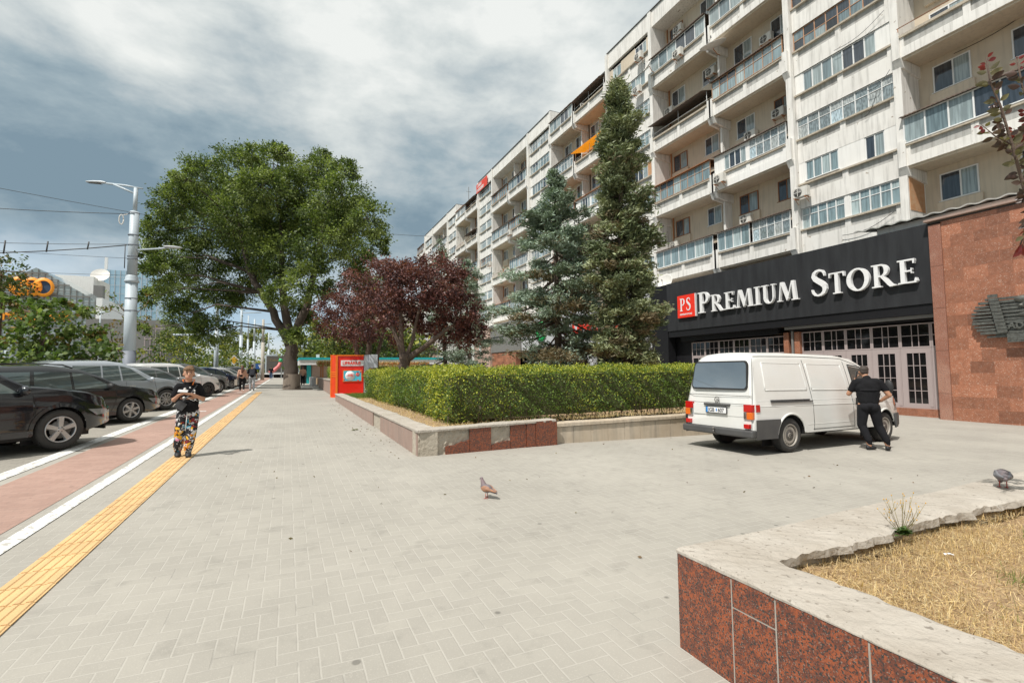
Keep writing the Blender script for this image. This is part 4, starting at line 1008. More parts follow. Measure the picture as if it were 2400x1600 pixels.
def tree(name, label, trunks, blobs, per, nleaf, size, mats, bark, cat='tree', group=None, cs=.30, weights=(.45, .35, .2), twigs=2, aspect=.5, base=None, droop=.25, trmat=None):
    b0 = base or trunks[0][0][0]
    t = thing(name, label, cat, tuple(b0), 0, group)
    b = MB()
    ends = []
    for pts, rad in trunks:
        P = []; Rr = []
        for i in range(len(pts) - 1):          # subdivide with a little wander
            a, c = Vector(pts[i]), Vector(pts[i + 1]); n = 4
            for k in range(n):
                q = k / n; P.append(a.lerp(c, q) + Vector((random.gauss(0, 1), random.gauss(0, 1), 0)) * rad[i] * (.12 if (i or k) else 0)); Rr.append(rad[i] + (rad[i + 1] - rad[i]) * q)
        P.append(Vector(pts[-1])); Rr.append(rad[-1]); b.tube(P, Rr, 14); ends += [Vector(p) for p in pts[1:]]
    C, D, MI, cen = crown(blobs, per, nleaf, size, weights, cs, droop)
    for (x, y, z, R), cc in zip(blobs, cen):
        tgt = Vector((x, y, z)); e = min(ends, key=lambda p: (p - tgt).length + max(0, p.z - tgt.z) * 2); L_ = (tgt - e).length
        mid = e.lerp(tgt, .5) + Vector((random.gauss(0, .08), random.gauss(0, .08), .06)) * L_
        r0 = min(.09, .011 * L_ + .015) * (R ** .5 if R > .5 else .7); b.tube([e, mid, tgt], [r0, r0 * .6, r0 * .3], 6)
        for k in range(min(twigs * 3, len(cc))):
            q = Vector(cc[k]); b.tube([tgt, tgt.lerp(q, .6) + Vector((0, 0, .05)), q], [r0 * .35, r0 * .2, r0 * .08], 5)
    o = b.build('trunk', trmat or bark, t, True)
    leafmesh('crown', C, size, mats, t, True, aspect, MI, dirs=D, jit=.55)
    return t
ELM= [(-7.2, 37.9, 13.0, 1.69), (-6.0, 40.5, 16.0, 1.69), (-3.3, 37.3, 15.7, 1.85), (-1.2, 38.9, 17.0, 1.69), (1.8, 37.7, 16.5, 1.69), (2.9, 31.3, 12.8, 1.85), (4.3, 30.1, 11.0, 1.39), (6.3, 38.3, 12.0, 0.92), (-8.0, 38.7, 11.1, 1.39), (-7.5, 38.3, 8.2, 1.69), (-7.8, 47.0, 6.3, 1.85), (-4.9, 39.9, 4.6, 1.54), (-6.7, 44.4, 10.8, 2.46), (-3.3, 38.8, 12.3, 2.77), (-0.6, 39.2, 13.4, 2.77), (2.0, 32.8, 10.1, 2.77), (4.4, 37.0, 10.2, 1.69), (-3.6, 43.5, 9.1, 2.46), (-0.8, 38.3, 10.0, 2.46), (0.7, 40.2, 6.0, 1.23), (-3.4, 41.4, 5.7, 1.23), (1.3, 32.4, 7.2, 1.69), (4.6, 38.4, 8.5, 1.23), (-9.5, 43.3, 7.1, 0.92), (0.4, 35.6, 3.9, 0.86), (-1.7, 33.0, 13.0, 1.85), (-4.9, 43.6, 15.6, 2.16), (0.5, 36.8, 14.7, 1.85), (-5.9, 42.6, 13.1, 2.77), (-2.4, 42.8, 12.2, 3.08), (1.2, 39.2, 13.3, 2.77), (-4.9, 44.7, 7.5, 1.85), (-1.8, 37.5, 7.0, 1.54), (3.4, 39.2, 13.3, 2.16), (-9.0, 41.2, 9.9, 0.92), (-8.1, 46.3, 8.3, 1.85), (6.9, 38.5, 11.1, 0.55), (-5.9, 35.7, 13.9, 1.08), (-2.3, 34.3, 15.5, 0.92), (-0.6, 34.4, 16.0, 0.77), (2.2, 41.2, 19.2, 0.92), (3.5, 34.9, 15.7, 1.08), (-9.7, 43.9, 4.9, 0.55), (-0.6, 35.9, 6.8, 1.23)]
PLA= [(3.6, 15.5, 4.2, 0.84), (4.4, 14.8, 4.4, 0.84), (2.8, 15.5, 3.8, 0.56), (5.2, 15.1, 3.6, 0.63), (3.3, 15.9, 4.8, 0.49), (4.2, 16.4, 5.1, 0.49), (5.0, 15.4, 4.2, 0.63), (5.9, 15.8, 3.1, 0.42), (4.4, 16.3, 3.4, 0.7), (5.7, 16.1, 2.7, 0.39), (4.9, 15.5, 2.9, 0.56), (2.7, 14.9, 3.1, 0.35), (3.7, 16.6, 3.4, 0.56), (5.3, 16.1, 5.0, 0.35), (3.6, 16.7, 5.2, 0.28)]
PLB= [(2.4, 27.7, 5.0, 1.04), (3.5, 27.8, 5.8, 1.28), (4.1, 25.3, 6.2, 1.28), (1.9, 29.2, 4.7, 0.58), (5.2, 26.4, 5.5, 1.04), (3.1, 26.2, 4.0, 1.16), (4.0, 24.8, 4.3, 1.16), (2.3, 29.1, 4.0, 0.81), (5.0, 28.2, 7.5, 0.7), (5.0, 24.3, 6.3, 0.7), (3.8, 28.2, 3.5, 0.7), (4.9, 26.0, 3.6, 0.7)]
LI1= [(-8.0, 21.0, 3.2, 0.74), (-7.3, 21.0, 3.5, 0.88), (-6.9, 22.1, 3.2, 0.81), (-9.1, 23.5, 2.3, 0.66), (-7.2, 20.4, 2.3, 0.88), (-6.7, 21.7, 2.2, 0.74), (-6.9, 20.1, 4.1, 0.44), (-7.0, 21.9, 4.4, 0.32), (-5.8, 20.5, 2.6, 0.66), (-8.7, 23.2, 4.5, 0.59), (-6.4, 22.4, 3.5, 0.44), (-7.1, 21.6, 1.8, 0.59), (-6.2, 22.5, 1.9, 0.52), (-8.5, 21.7, 1.5, 0.59)]
LI0= [(-14.7, 36.0, 8.2, 0.75), (-15.0, 38.0, 7.3, 1.0), (-15.0, 36.2, 5.8, 1.5), (-13.9, 36.2, 6.1, 0.88), (-16.1, 37.8, 7.5, 1.5)]
LI2= [(-10.0, 38.1, 6.3, 0.59), (-8.7, 35.6, 4.5, 0.8), (-9.5, 35.4, 4.2, 0.75), (-9.1, 38.8, 5.4, 0.59), (-9.3, 36.7, 3.0, 0.94), (-8.4, 38.9, 6.5, 0.54), (-8.4, 38.7, 4.8, 0.59), (-10.4, 37.3, 5.7, 0.48), (-9.0, 37.2, 2.2, 0.67)]
ROW0= [(-8.9, 41.8, 2.9, 0.85), (-8.2, 41.7, 2.3, 0.76), (-9.5, 42.3, 2.0, 0.67)]
ROW1= [(-8.3, 48.1, 3.5, 1.0), (-7.5, 48.0, 2.6, 1.07), (-9.1, 49.5, 2.2, 0.79)]
ROW2= [(-6.5, 53.9, 3.4, 0.99), (-7.2, 54.1, 2.3, 0.9), (-5.8, 54.1, 2.5, 0.9)]
ROW3= [(-5.0, 59.2, 3.3, 1.02), (-4.1, 59.0, 2.6, 0.93), (-5.7, 61.3, 2.3, 0.84)]
FAR0= [(-10.3, 126.2, 8.8, 2.46), (-6.7, 124.7, 9.7, 2.16), (-11.7, 123.6, 6.7, 1.96), (-13.7, 127.1, 8.8, 1.57)]
FAR1= [(-4.2, 146.0, 6.6, 1.62), (-5.6, 142.9, 8.1, 1.16)]
FAR2= [(-18.0, 108.4, 7.6, 2.25), (-20.2, 109.5, 8.5, 1.77), (-15.2, 103.5, 6.6, 1.61)]
FAR3= [(3.4, 82.0, 6.4, 2.34), (1.5, 81.8, 5.0, 1.67), (5.2, 81.5, 4.3, 2.01), (4.2, 79.6, 8.2, 1.34)]
FAR4= [(6.2, 70.2, 4.0, 1.74), (8.3, 69.5, 3.3, 1.62), (7.0, 65.2, 4.9, 1.74), (4.8, 66.5, 5.5, 1.45)]
FAR5= [(9.6, 62.8, 5.3, 1.88), (10.9, 64.2, 3.8, 1.61), (10.9, 59.6, 2.6, 1.18), (8.4, 61.8, 7.4, 1.5)]
FAR6= [(12.3, 82.6, 13.8, 1.79), (11.0, 81.2, 17.0, 1.57), (13.0, 80.6, 16.4, 1.43)]
zb = S(.3, 38)
elm = tree('elm_tree', 'huge dark green street tree with a forked trunk standing in the pavement', [
    ([(.3, 38, zb), (.26, 38, zb + .5), (.2, 38, 2.6), (.12, 37.93, 4.5)], [.57, .50, .44, .40]),
    ([(.05, 37.93, 3.6), (-1.0, 38.37, 5.9), (-1.8, 38.6, 7.3), (-2.6, 38.9, 8.8), (-3.2, 39.5, 11.5)], [.31, .27, .24, .21, .12]),
    ([(.25, 37.9, 3.8), (1.2, 37.3, 6.2), (1.73, 36.9, 9.2), (2.2, 36.8, 12.5)], [.33, .27, .20, .1]),
    ([(.12, 37.93, 4.0), (-.3, 37.9, 6.5), (-.5, 37.94, 8.9), (-.6, 38.2, 13)], [.33, .26, .2, .1])],
    [(a, c, d, r * .77) for a, c, d, r in ELM if not (-4.5 < a < -1 and d < 7.4)], 28, 110, .19, L_elm, m_bark, cs=.40, weights=(.38, .42, .20), aspect=.42)
b = MB(); b.lathe([(.60, 0), (.58, 0.3), (.55, .75), (.545, 1.1)], 20, M=Matrix.Translation((.28, 38, zb))); b.build('washed_bark', m_barkl, elm, True)
b = MB(); b.box(-.95, 1.65, 37.0, 39.2, S(.3, 38) - .02, S(.3, 38) + .012); tag(b.build('tree_pit', mat('dark_soil', (.06, .045, .035), 1.)), kind='structure')
g = S(3.5, 15.7) + .3
tree('plum_tree', 'purple-leaved plum tree with forked dark trunk behind the hedge', [
    ([(3.44, 15.76, g), (3.46, 15.74, 1.5), (3.46, 15.72, 2.05)], [.19, .16, .17]),
    ([(3.45, 15.72, 1.95), (3.28, 15.8, 2.5), (3.03, 15.84, 3.15), (3.0, 15.8, 3.6)], [.10, .075, .06, .04]),
    ([(3.45, 15.7, 2.0), (3.36, 15.72, 2.6), (3.34, 15.68, 3.2), (3.36, 15.66, 3.9)], [.09, .075, .06, .03]),
    ([(3.5, 15.7, 1.9), (3.68, 15.58, 2.4), (3.78, 15.5, 3.0), (3.9, 15.4, 3.6)], [.08, .06, .05, .03]),
    ([(3.5, 15.7, 1.85), (4.0, 15.45, 2.24), (4.5, 15.2, 2.65), (4.9, 15.0, 3.0)], [.12, .09, .07, .04])],
    PLA, 90, 48, .088, L_plum, m_bark2, cs=.27, twigs=2, aspect=.6)
g = S(4, 27) + .5
tree('plum_tree', 'larger purple-leaved plum tree behind the red LIBRARIUS panel', [
    ([(3.5, 27.2, g), (3.5, 27.2, 2.2), (3.1, 27.2, 3.8)], [.16, .14, .08]), ([(3.9, 27.0, g), (3.95, 27.0, 2.4), (4.1, 26.6, 4.2)], [.15, .13, .08]), ([(4.3, 27.0, g), (4.5, 27, 2.5), (4.9, 27, 4.2)], [.12, .10, .06])],
    PLB, 38, 46, .125, L_plum, m_bark2, cs=.36, aspect=.6)
tree('linden_tree', 'young linden with big leaves behind the dark parked cars at the left', [([(-7.6, 21.2, S(-7.6, 21)), (-7.6, 21.2, 1.8), (-7.4, 21.2, 3.4)], [.11, .09, .05])],
     [(a, c, d - .55, r * .9) for a, c, d, r in LI1] + [(-7.3, 21.0, 3.75, .16), (-7.0, 21.3, 4.0, .13), (-6.3, 21, 3.6, .15), (-8.3, 21, 3.9, .2)], 40, 22, .16, L_lind, m_bark2, cs=.34, weights=(.58, .36, .06), aspect=.8, group=None)
tree('maple_tree', 'taller reddish green tree at the left edge of the street', [([(-15, 37, S(-15, 37)), (-15, 37, 4), (-15, 37, 7.5)], [.2, .16, .08])],
     LI0, 14, 26, .2, [L_elm[0], L_lind[2], L_elm[2]], m_bark2, cs=.4, weights=(.4, .35, .25), aspect=.6)
tree('linden_tree', 'thin autumn-coloured tree right beside the grey tram pole', [([(-9.3, 37, S(-9, 37)), (-9.2, 37, 2.5), (-9.0, 37.2, 5)], [.1, .08, .04])],
     LI2, 12, 16, .17, [L_lind[1], L_lind[2], L_lind[0]], m_bark2, cs=.42, weights=(.4, .4, .2), aspect=.7)
for i, (bl, lab) in enumerate(((ROW0, 'low bushy street tree just right of the tram pole behind the cars'), (ROW1, 'low street tree above the white car, second right of the tram pole'), (ROW2, 'small street tree under the big elm crown beyond the cars'), (ROW3, 'farthest small street tree, above the walking couple'))):
    x, y = bl[0][0], bl[0][1]
    tree('street_tree', lab, [([(x, y, S(x, y)), (x, y, 1.6), (x, y, 2.6)], [.08, .07, .04])], bl, 20, 18, .19, [L_lind[0], L_far[1], L_lind[0]], m_bark2, cs=.42, aspect=.7, group='low trees along the far side of the parked cars')
for i, (bl, lab) in enumerate(((FAR0, 'tall distant tree left of the vanishing street'), (FAR1, 'smallest distant tree at the end of the street'), (FAR2, 'distant tree seen below the elm crown at the left'),
                               (FAR3, 'yellow-green park tree directly right of the elm trunk'), (FAR4, 'park tree just left of the red LIBRARIUS panel top'), (FAR5, 'dark round tree between the two plum trees'), (FAR6, 'high pale tree top glimpsed right of the elm crown'))):
    x, y = bl[0][0], bl[0][1]; k = max(.8, bl[0][3] / 2)
    tree('park_tree', lab, [([(x, y, S(x, y)), (x, y, 2.5), (x, y, bl[0][2])], [.25, .22, .1])], [(a, c, d, r * 1.15) for a, c, d, r in bl], 11, 34, .34 * k, L_far if i != 5 else [L_far[2], L_far[0], L_far[2]], m_bark2, cs=.55, aspect=.7, group='trees beyond the kiosk and along the far street')

def spruce(name, label, base, top, prof, mats, seed, nb=5, step=.26, leaf=.13, nn=11, z0=1.0, bark=m_bark2, r0=.19, tier=1.):
    rr = np.random.default_rng(seed); t = thing(name, label, 'spruce', tuple(base))
    B = Vector(base); T = Vector(top); b = MB(); n = 14
    b.tube([B.lerp(T, i / n) + Vector((rr.normal() * .02, rr.normal() * .02, 0)) for i in range(n + 1)], [r0 * (1 - i / n) + .02 for i in range(n + 1)], 10)
    C = []; D = []; MI = []; z = B.z + z0
    zs = [p[0] for p in prof]; rs = [p[1] for p in prof]; ds = [p[2] for p in prof]
    while z < T.z - .15:
        q = (z - B.z) / (T.z - B.z); ctr = B.lerp(T, q); R = float(np.interp(q, zs, rs)); dens = float(np.interp(q, zs, ds))
        for k in range(nb):
            az = rr.uniform(0, 2 * pi); L_ = R * rr.uniform(.62, 1.14) * (1 + .22 * sin(az * 2 + z * 1.7 + seed)) * (1 + .16 * sin(z * 4.3 + seed) + .12 * sin(z * 1.9 + az)); zz = z + rr.uniform(-.15, .15)
            o = Vector((cos(az), sin(az), 0)); side = Vector((-sin(az), cos(az), 0))
            sag = (.30 if q < .6 else .05) * L_ * tier; p1 = ctr + o * L_ * .5 + Vector((0, 0, zz - ctr.z - sag * .6)); p2 = ctr + o * L_ + Vector((0, 0, zz - ctr.z - sag + .12 * L_))
            p0 = Vector((ctr.x, ctr.y, zz)); br = .012 + .014 * L_
            b.tube([p0, p1, p2], [br, br * .7, br * .25], 5)
            if rr.random() > dens + .15:
                # bare branch with twigs
                for w in range(6):
                    s_ = rr.uniform(.3, .95); pp = p0.lerp(p1, s_ * 2) if s_ < .5 else p1.lerp(p2, s_ * 2 - 1)
                    b.tube([pp, pp + side * rr.uniform(-.4, .4) + o * .2 + Vector((0, 0, -.12))], [.007, .003], 4)
            nt_ = int((5 + 9 * L_) * (1 if rr.random() < dens else .35)); kind = 0 if rr.random() < .33 else (1 if rr.random() < .80 else 2)
            for w in range(nt_):
                s_ = rr.uniform(.25, 1.05) ** .75; pp = p0.lerp(p1, s_ * 2) if s_ < .5 else p1.lerp(p2, s_ * 2 - 1)
                wd = (.42 * L_ * (1.12 - s_) + .10); of = rr.uniform(-1, 1) * wd
                c = np.array(pp + side * of + o * abs(of) * .35 + Vector((0, 0, rr.normal() * .05 - abs(of) * .18)))
                P = c + rr.normal(size=(nn, 3)) * np.array([.095, .095, .06]) * (1 + .25 * L_)
                C.append(P); dd = np.array(o * .8 + side * np.sign(of) * .5); D.append(np.tile(dd + np.array([0, 0, .15]), (nn, 1)) + rr.normal(size=(nn, 3)) * .5)
                kk = kind if rr.random() < .8 else int(rr.integers(0, 3)); MI.append(np.full(nn, kk if not (kk == 2 and q > .75) else 0))
        z += step * rr.uniform(.7, 1.2)
    b.build('trunk', bark, t, True)
    leafmesh('crown', np.concatenate(C), leaf, mats, t, True, .26, np.concatenate(MI), dirs=np.concatenate(D), jit=.3)
    return t
spruce('spruce_tree', 'tallest spruce, narrow dense column with a pointed top, left of the black store', (12.23, 15.29, S(12.2, 15.3)), (11.73, 14.85, 12.95),
       [(0, .5, .3), (.10, .9, .45), (.17, 1.08, .75), (.25, 1.15, 1), (.4, 1.1, 1), (.6, .98, 1), (.75, .82, 1), (.85, .62, 1), (.93, .46, 1), (1, .16, 1)], L_sprg, 4, nb=8, step=.27, z0=1.7, leaf=.20, nn=22)
spruce('spruce_tree', 'wide bluish spruce with bare lower branches, left of the tallest spruce', (11.31, 19.04, S(11.3, 19)), (11.0, 18.6, 10.7),
       [(0, .8, .4), (.08, 1.7, .45), (.2, 2.5, .32), (.33, 2.55, .42), (.42, 2.55, .85), (.6, 2.2, .97), (.72, 1.75, .97), (.82, 1.15, .95), (.9, .4, .9), (1, .1, 1)], L_spr, 8, nb=5, step=.33, z0=.9, leaf=.205, nn=23, r0=.2)
spruce('spruce_tree', 'distant bluish spruce with a crooked top behind the plum tree', (13.23, 35.82, S(13, 36)), (12.6, 35.7, 10.6),
       [(0, .6, .4), (.15, 2.2, .8), (.4, 2.3, .7), (.6, 1.9, .85), (.8, 1.5, .95), (.9, 1.0, 1), (1, .2, 1)], L_spr, 12, nb=5, step=.30, z0=1.6, leaf=.2, nn=9, r0=.2)
spruce('spruce_tree', 'distant thin spruce with a sparse pointed top', (11.99, 38.62, S(12, 38)), (11.42, 38.2, 12.6),
       [(0, .6, .4), (.15, 1.7, .5), (.4, 1.7, .6), (.6, 1.5, .6), (.8, .9, .55), (1, .1, .7)], L_spr, 16, nb=4, step=.36, z0=1.6, leaf=.2, nn=8, r0=.19)

def hedge(name, label, boxes, z0, z1, n, size, seed, amp=.07, mats=L_hdg):
    """boxes: list of (x0,x1,y0,y1); leaves cover the shell of each, a dark twiggy core stops the view"""
    rr = np.random.default_rng(seed); t = thing(name, label, 'hedge', (boxes[0][0], boxes[0][2], z0))
    b = MB(); C = []; Nn = []
    tot = sum(2 * ((x1 - x0) + (y1 - y0)) * (z1 - z0) + (x1 - x0) * (y1 - y0) for x0, x1, y0, y1 in boxes)
    for x0, x1, y0, y1 in boxes:
        b.box(x0 + .16, x1 - .16, y0 + .16, y1 - .16, z0 + .12, z1 - .14)
        for face, area in (('x0', (y1 - y0) * (z1 - z0)), ('x1', (y1 - y0) * (z1 - z0) * .5), ('y0', (x1 - x0) * (z1 - z0)), ('y1', (x1 - x0) * (z1 - z0) * .3), ('t', (x1 - x0) * (y1 - y0))):
            m = int(n * area / tot); a, c = rr.random(m), rr.random(m)
            X = x0 + (x1 - x0) * a; Y = y0 + (y1 - y0) * (a if face[0] == 'x' else c); Z = z0 + (z1 - z0) * c
            nn = np.zeros((m, 3))
            if face == 'x0': X = np.full(m, x0); nn[:, 0] = -1
            if face == 'x1': X = np.full(m, x1); nn[:, 0] = 1
            if face == 'y0': Y = np.full(m, y0); nn[:, 1] = -1
            if face == 'y1': Y = np.full(m, y1); nn[:, 1] = 1
            if face == 't': Z = np.full(m, z1); nn[:, 2] = 1
            P = np.stack([X, Y, Z], 1); lum = np.sin(X * 5.1 + Z * 7.3 + np.sin(Y * 4.7 + 1.9 * Z) * 1.7) * np.sin(Y * 5.7 + Z * 4.1 + X * 2.3) + .5 * np.sin(X * 13 + Y * 11 + Z * 17)
            # rounded edges and a foot that draws in
            edge = np.clip((Z - (z1 - .22)) / .22, 0, 1) ** 2 * .15 * (nn[:, 2] == 0)
            foot = np.clip((z0 + .35 - Z) / .35, 0, 1) * .15 * (nn[:, 2] == 0)
            depth = amp * lum - np.abs(rr.normal(0, .055, m)) - edge - foot
            P = P + nn * depth[:, None] + rr.normal(0, .02, (m, 3))
            keep = ~((Z < z0 + .14) & (rr.random(m) < .4) & (nn[:, 2] == 0))
            C.append(P[keep]); Nn.append(nn[keep])
    b.build('core', mat('hedge_core', (.07, .085, .03), 1., col2=(.10, .09, .045), scale=14, bump=1.), t, True)
    C = np.concatenate(C); Nn = np.concatenate(Nn)
    patch = np.sin(C[:, 0] * 1.1 + 2.) * np.sin(C[:, 1] * .9 + .6 * C[:, 0]) + .5 * np.sin(C[:, 0] * 3.3 + C[:, 1] * 2.7)
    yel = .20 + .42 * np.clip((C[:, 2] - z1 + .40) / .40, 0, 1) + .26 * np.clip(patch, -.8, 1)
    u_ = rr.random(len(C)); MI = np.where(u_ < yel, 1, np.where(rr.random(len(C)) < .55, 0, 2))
    D = rr.normal(size=C.shape) + Nn * .3 + np.array([0, 0, .5])
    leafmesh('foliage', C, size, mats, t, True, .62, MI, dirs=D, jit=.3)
    # upright sprigs of new growth along the top
    K = []; DD = []
    for x0, x1, y0, y1 in boxes:
        m = int((x1 - x0) * (y1 - y0) * 22)
        for _ in range(m):
            p = np.array([rr.uniform(x0, x1), rr.uniform(y0, y1), z1 - .02]); h = rr.uniform(.03, .13); l = rr.normal(0, .2, 2)
            for q in range(7): K.append(p + np.array([l[0] * q / 7 * h, l[1] * q / 7 * h, h * q / 7]) + rr.normal(0, .012, 3)); DD.append([rr.normal() * .6, rr.normal() * .6, 1])
    ns = leafmesh('new_shoots', np.array(K), size * .85, mats[1], t, True, .45, dirs=np.array(DD), jit=.2); ns['kind'] = 'stuff'
    b = MB()
    x0, x1, y0, y1 = boxes[-1]
    for i in range(70):
        x = rr.uniform(x0, x1); y = y0 + rr.uniform(.08, .3); b.tube([(x, y, z0 - .05), (x + rr.normal() * .06, y, z0 + .4)], [.012, .008], 5)
    b.build('stems', m_bark2, t, True)['kind'] = 'stuff'
    return t
hedge('hedge', 'long clipped boxwood hedge on the raised planter, yellow-green on top', [(3.0, 4.3, 10.6, 21.5), (2.92, 13.1, 9.32, 10.7)], .36, 1.53, 135000, .044, 31, amp=.085)
hedge('hedge', 'second clipped hedge between the elm trunk and the red panel', [(2.45, 4.4, 29.6, 35.0)], .95, 1.78, 9000, .075, 32)
hedge('hedge', 'low far hedge visible between the grey cabinet and the plum trunk', [(4.4, 7.4, 26.9, 28.2)], .6, 1.72, 9000, .07, 33)

# purple-leaved plum whose twigs reach into the upper right corner
def near_leaf(b, p, d, up, L_, mi):
    d = Vector(d).normalized(); s_ = d.cross(Vector(up)).normalized(); n = s_.cross(d); k = random.uniform(-.5, .3)
    row = [(0, 0), (.18, .20), (.42, .30), (.68, .24), (.88, .11), (1, 0)]
    vs = []; 
    for (t, w) in row:
        c = Vector(p) + d * L_ * t + n * (k * L_ * .35 * t * t)
        vs += [c + s_ * L_ * w + n * L_ * w * .35, c, c - s_ * L_ * w + n * L_ * w * .35]
    fs = []
    for i in range(5): fs += [(i * 3, i * 3 + 1, i * 3 + 4, i * 3 + 3), (i * 3 + 1, i * 3 + 2, i * 3 + 5, i * 3 + 4)]
    b.add(vs, fs, mi, True)
m_pl = [mat('near_plum_leaf', (.085, .038, .036), .38, col2=(.05, .045, .03), scale=30, island=.3, trans=.2), mat('near_plum_leaf_green', (.16, .15, .075), .36, col2=(.10, .08, .05), scale=30, island=.25, trans=.22), mat('new_plum_leaf', (.22, .032, .035), .4, col2=(.12, .025, .03), scale=25, island=.3, trans=.45)]
t = thing('plum_tree', 'purple-leaved plum whose leafy twigs hang into the upper right corner', 'tree', (5.9, .2, S(5.9, .2)))
b = MB(); lb = MB()
b.tube([(5.9, .2, -.1), (5.8, .25, 1.2), (5.4, .5, 2.0)], [.07, .055, .04], 10)
twigs = [[(5.4, .5, 2.0), (4.75, 1.0, 2.2), (4.25, 1.27, 2.45), (4.169, 1.29, 2.60), (4.098, 1.306, 2.87), (4.03, 1.322, 3.11), (3.966, 1.341, 3.27), (3.945, 1.343, 3.42)],
         [(5.4, .5, 2.0), (4.9, .8, 2.5), (4.35, 1.2, 2.85), (4.20, 1.24, 3.05), (4.13, 1.25, 3.22), (4.11, 1.26, 3.42)],
         [(4.75, 1.0, 2.2), (4.35, 1.25, 2.62), (4.25, 1.28, 2.78), (4.12, 1.30, 2.98)],
         [(4.098, 1.306, 2.87), (4.0, 1.35, 2.93), (3.92, 1.38, 3.0)], [(4.35, 1.2, 2.85), (4.28, 1.26, 2.9), (4.22, 1.27, 3.12)],
         [(5.4, .5, 2.0), (5.3, .7, 2.9), (5.2, .8, 3.6)], [(5.4, .5, 2.0), (5.9, .5, 3.0), (6.1, .6, 3.8)], [(4.9, .8, 2.5), (4.75, 1.0, 3.0), (4.7, 1.05, 3.5)], [(4.25, 1.27, 2.45), (4.2, 1.30, 2.35), (4.17, 1.32, 2.22)], [(4.75, 1.0, 2.2), (4.5, 1.2, 2.3), (4.28, 1.3, 2.36)]]
for q, tw in enumerate(twigs):
    r0 = .014 if q < 2 or q in (5, 6) else .006
    b.tube(tw, [r0 * (1 - .75 * i / (len(tw) - 1)) for i in range(len(tw))], 6)
    for i in range(len(tw) - 1):
        a, c = Vector(tw[i]), Vector(tw[i + 1]); n = int((c - a).length / (.013 if a.x < 4.6 else .05)) + 1
        for k in range(n):
            p = a.lerp(c, (k + .5) / n); ax = (c - a).normalized(); rd = Vector((random.gauss(0, 1), random.gauss(0, 1), random.gauss(0, .8)))
            d = (rd - ax * rd.dot(ax)).normalized() * .8 + ax * .55 + Vector((0, 0, -.25)); tip = (i == len(tw) - 2 and k > n * .45)
            mi = 2 if tip and random.random() < .8 else (0 if random.random() < .62 else 1)
            if p.z < 2.75 and random.random() < .5 and p.x < 4.6: near_leaf(lb, p + d * .02, d + Vector((0, 0, -.6)), rd.cross(d), random.uniform(.05, .075), mi)
            near_leaf(lb, p + d * .01, d, rd.cross(d), random.uniform(.03, .045) if tip else random.uniform(.042, .068), mi)
b.build('trunk', m_bark2, t, True); lb.build('crown', m_pl, t, True)

# flowering weed at the planter edge
t = thing('weed', 'small green weed with thin stalks and yellow flower heads at the planter edge', 'plant', (3.46, 1.72, .45)); t.scale = (.78, .78, .78)
m_weed = mat('weed_green', (.08, .14, .04), .6, island=.3, trans=.2); m_yfl = mat('yellow_flower', (.65, .35, .02), .6); m_stalk = mat('stalk', (.24, .20, .07), .7)
lb = MB(); sb = MB(); FL = []
for i in range(60):
    a = random.uniform(0, 2 * pi); e = random.uniform(.05, .7); near_leaf(lb, (random.gauss(0, .03), random.gauss(0, .015), random.uniform(0, .03)), (cos(a), sin(a), e), (0, 0, 1), random.uniform(.04, .085), 0)
for i in range(15):
    a = random.uniform(0, 2 * pi); l = random.uniform(.08, .26); h = random.uniform(.14, .31); p0 = Vector((0, 0, 0)); p1 = Vector((cos(a) * l * .6, sin(a) * l * .4, h * .6)); p2 = Vector((cos(a) * l, sin(a) * l * .6, h))
    sb.tube([p0, p1, p2], [.0022, .0016, .001], 5); FL.append((p2, .0045))
    for k in range(2):
        q = p1 + Vector((random.uniform(-.05, .05), random.uniform(-.03, .03), random.uniform(.04, .1))); sb.tube([p1, q], [.0014, .0009], 4); FL.append((q, .0035))
lb.build('leaves', m_weed, t); sb.build('stalks', m_stalk, t); 
for c_, r_ in FL: fb = MB(); fb.ball(c_, r_, r_, r_ * 1.3, n=8, m=5); fb.build('flower_head', m_yfl, t)

# ---------------- vehicles ----------------
def paint(name, c, c2=None, metal=.0, rough=.18): return mat(name, c, rough, metal=metal, col2=c2 or tuple(q * .85 for q in c), scale=2, amt=.5, coat=1.)
m_tyre = mat('tyre_rubber', (.028, .027, .026), .85, col2=(.05, .047, .043), scale=8)
m_alloy = mat('alloy_rim', (.52, .53, .54), .3, metal=.8, col2=(.42, .42, .43))
m_steelrim = mat('dusty_steel_rim', (.40, .37, .33), .6, metal=.3, col2=(.27, .24, .21), scale=8)
m_blkrim = mat('black_rim', (.03, .03, .032), .35)
m_cglass = mat('car_glass', (.11, .14, .14), .03, col2=(.15, .185, .18), scale=.5, spec=1., metal=.55)
m_vglass = mat('mirroring_glass', (.42, .45, .47), .02, col2=(.38, .41, .43), scale=.5, metal=.85)
m_plastic = mat('dark_bumper_plastic', (.055, .055, .057), .6, col2=(.085, .083, .08), scale=4)
m_chrome = mat('chrome', (.7, .7, .72), .15, metal=1., col2=(.6, .6, .62))
m_hlight = mat('headlight_glass', (.30, .32, .34), .06, col2=(.10, .11, .12), scale=9, spec=.9)
m_tail = mat('tail_light_red', (.55, .012, .01), .15, col2=(.38, .008, .008), scale=6, coat=.6); m_amber = mat('indicator_amber', (.75, .16, .02), .15, coat=.5)
m_seam = mat('panel_gap', (.012, .012, .012), .8)
m_hub = mat('brake_disc', (.16, .15, .14), .5, metal=.6)

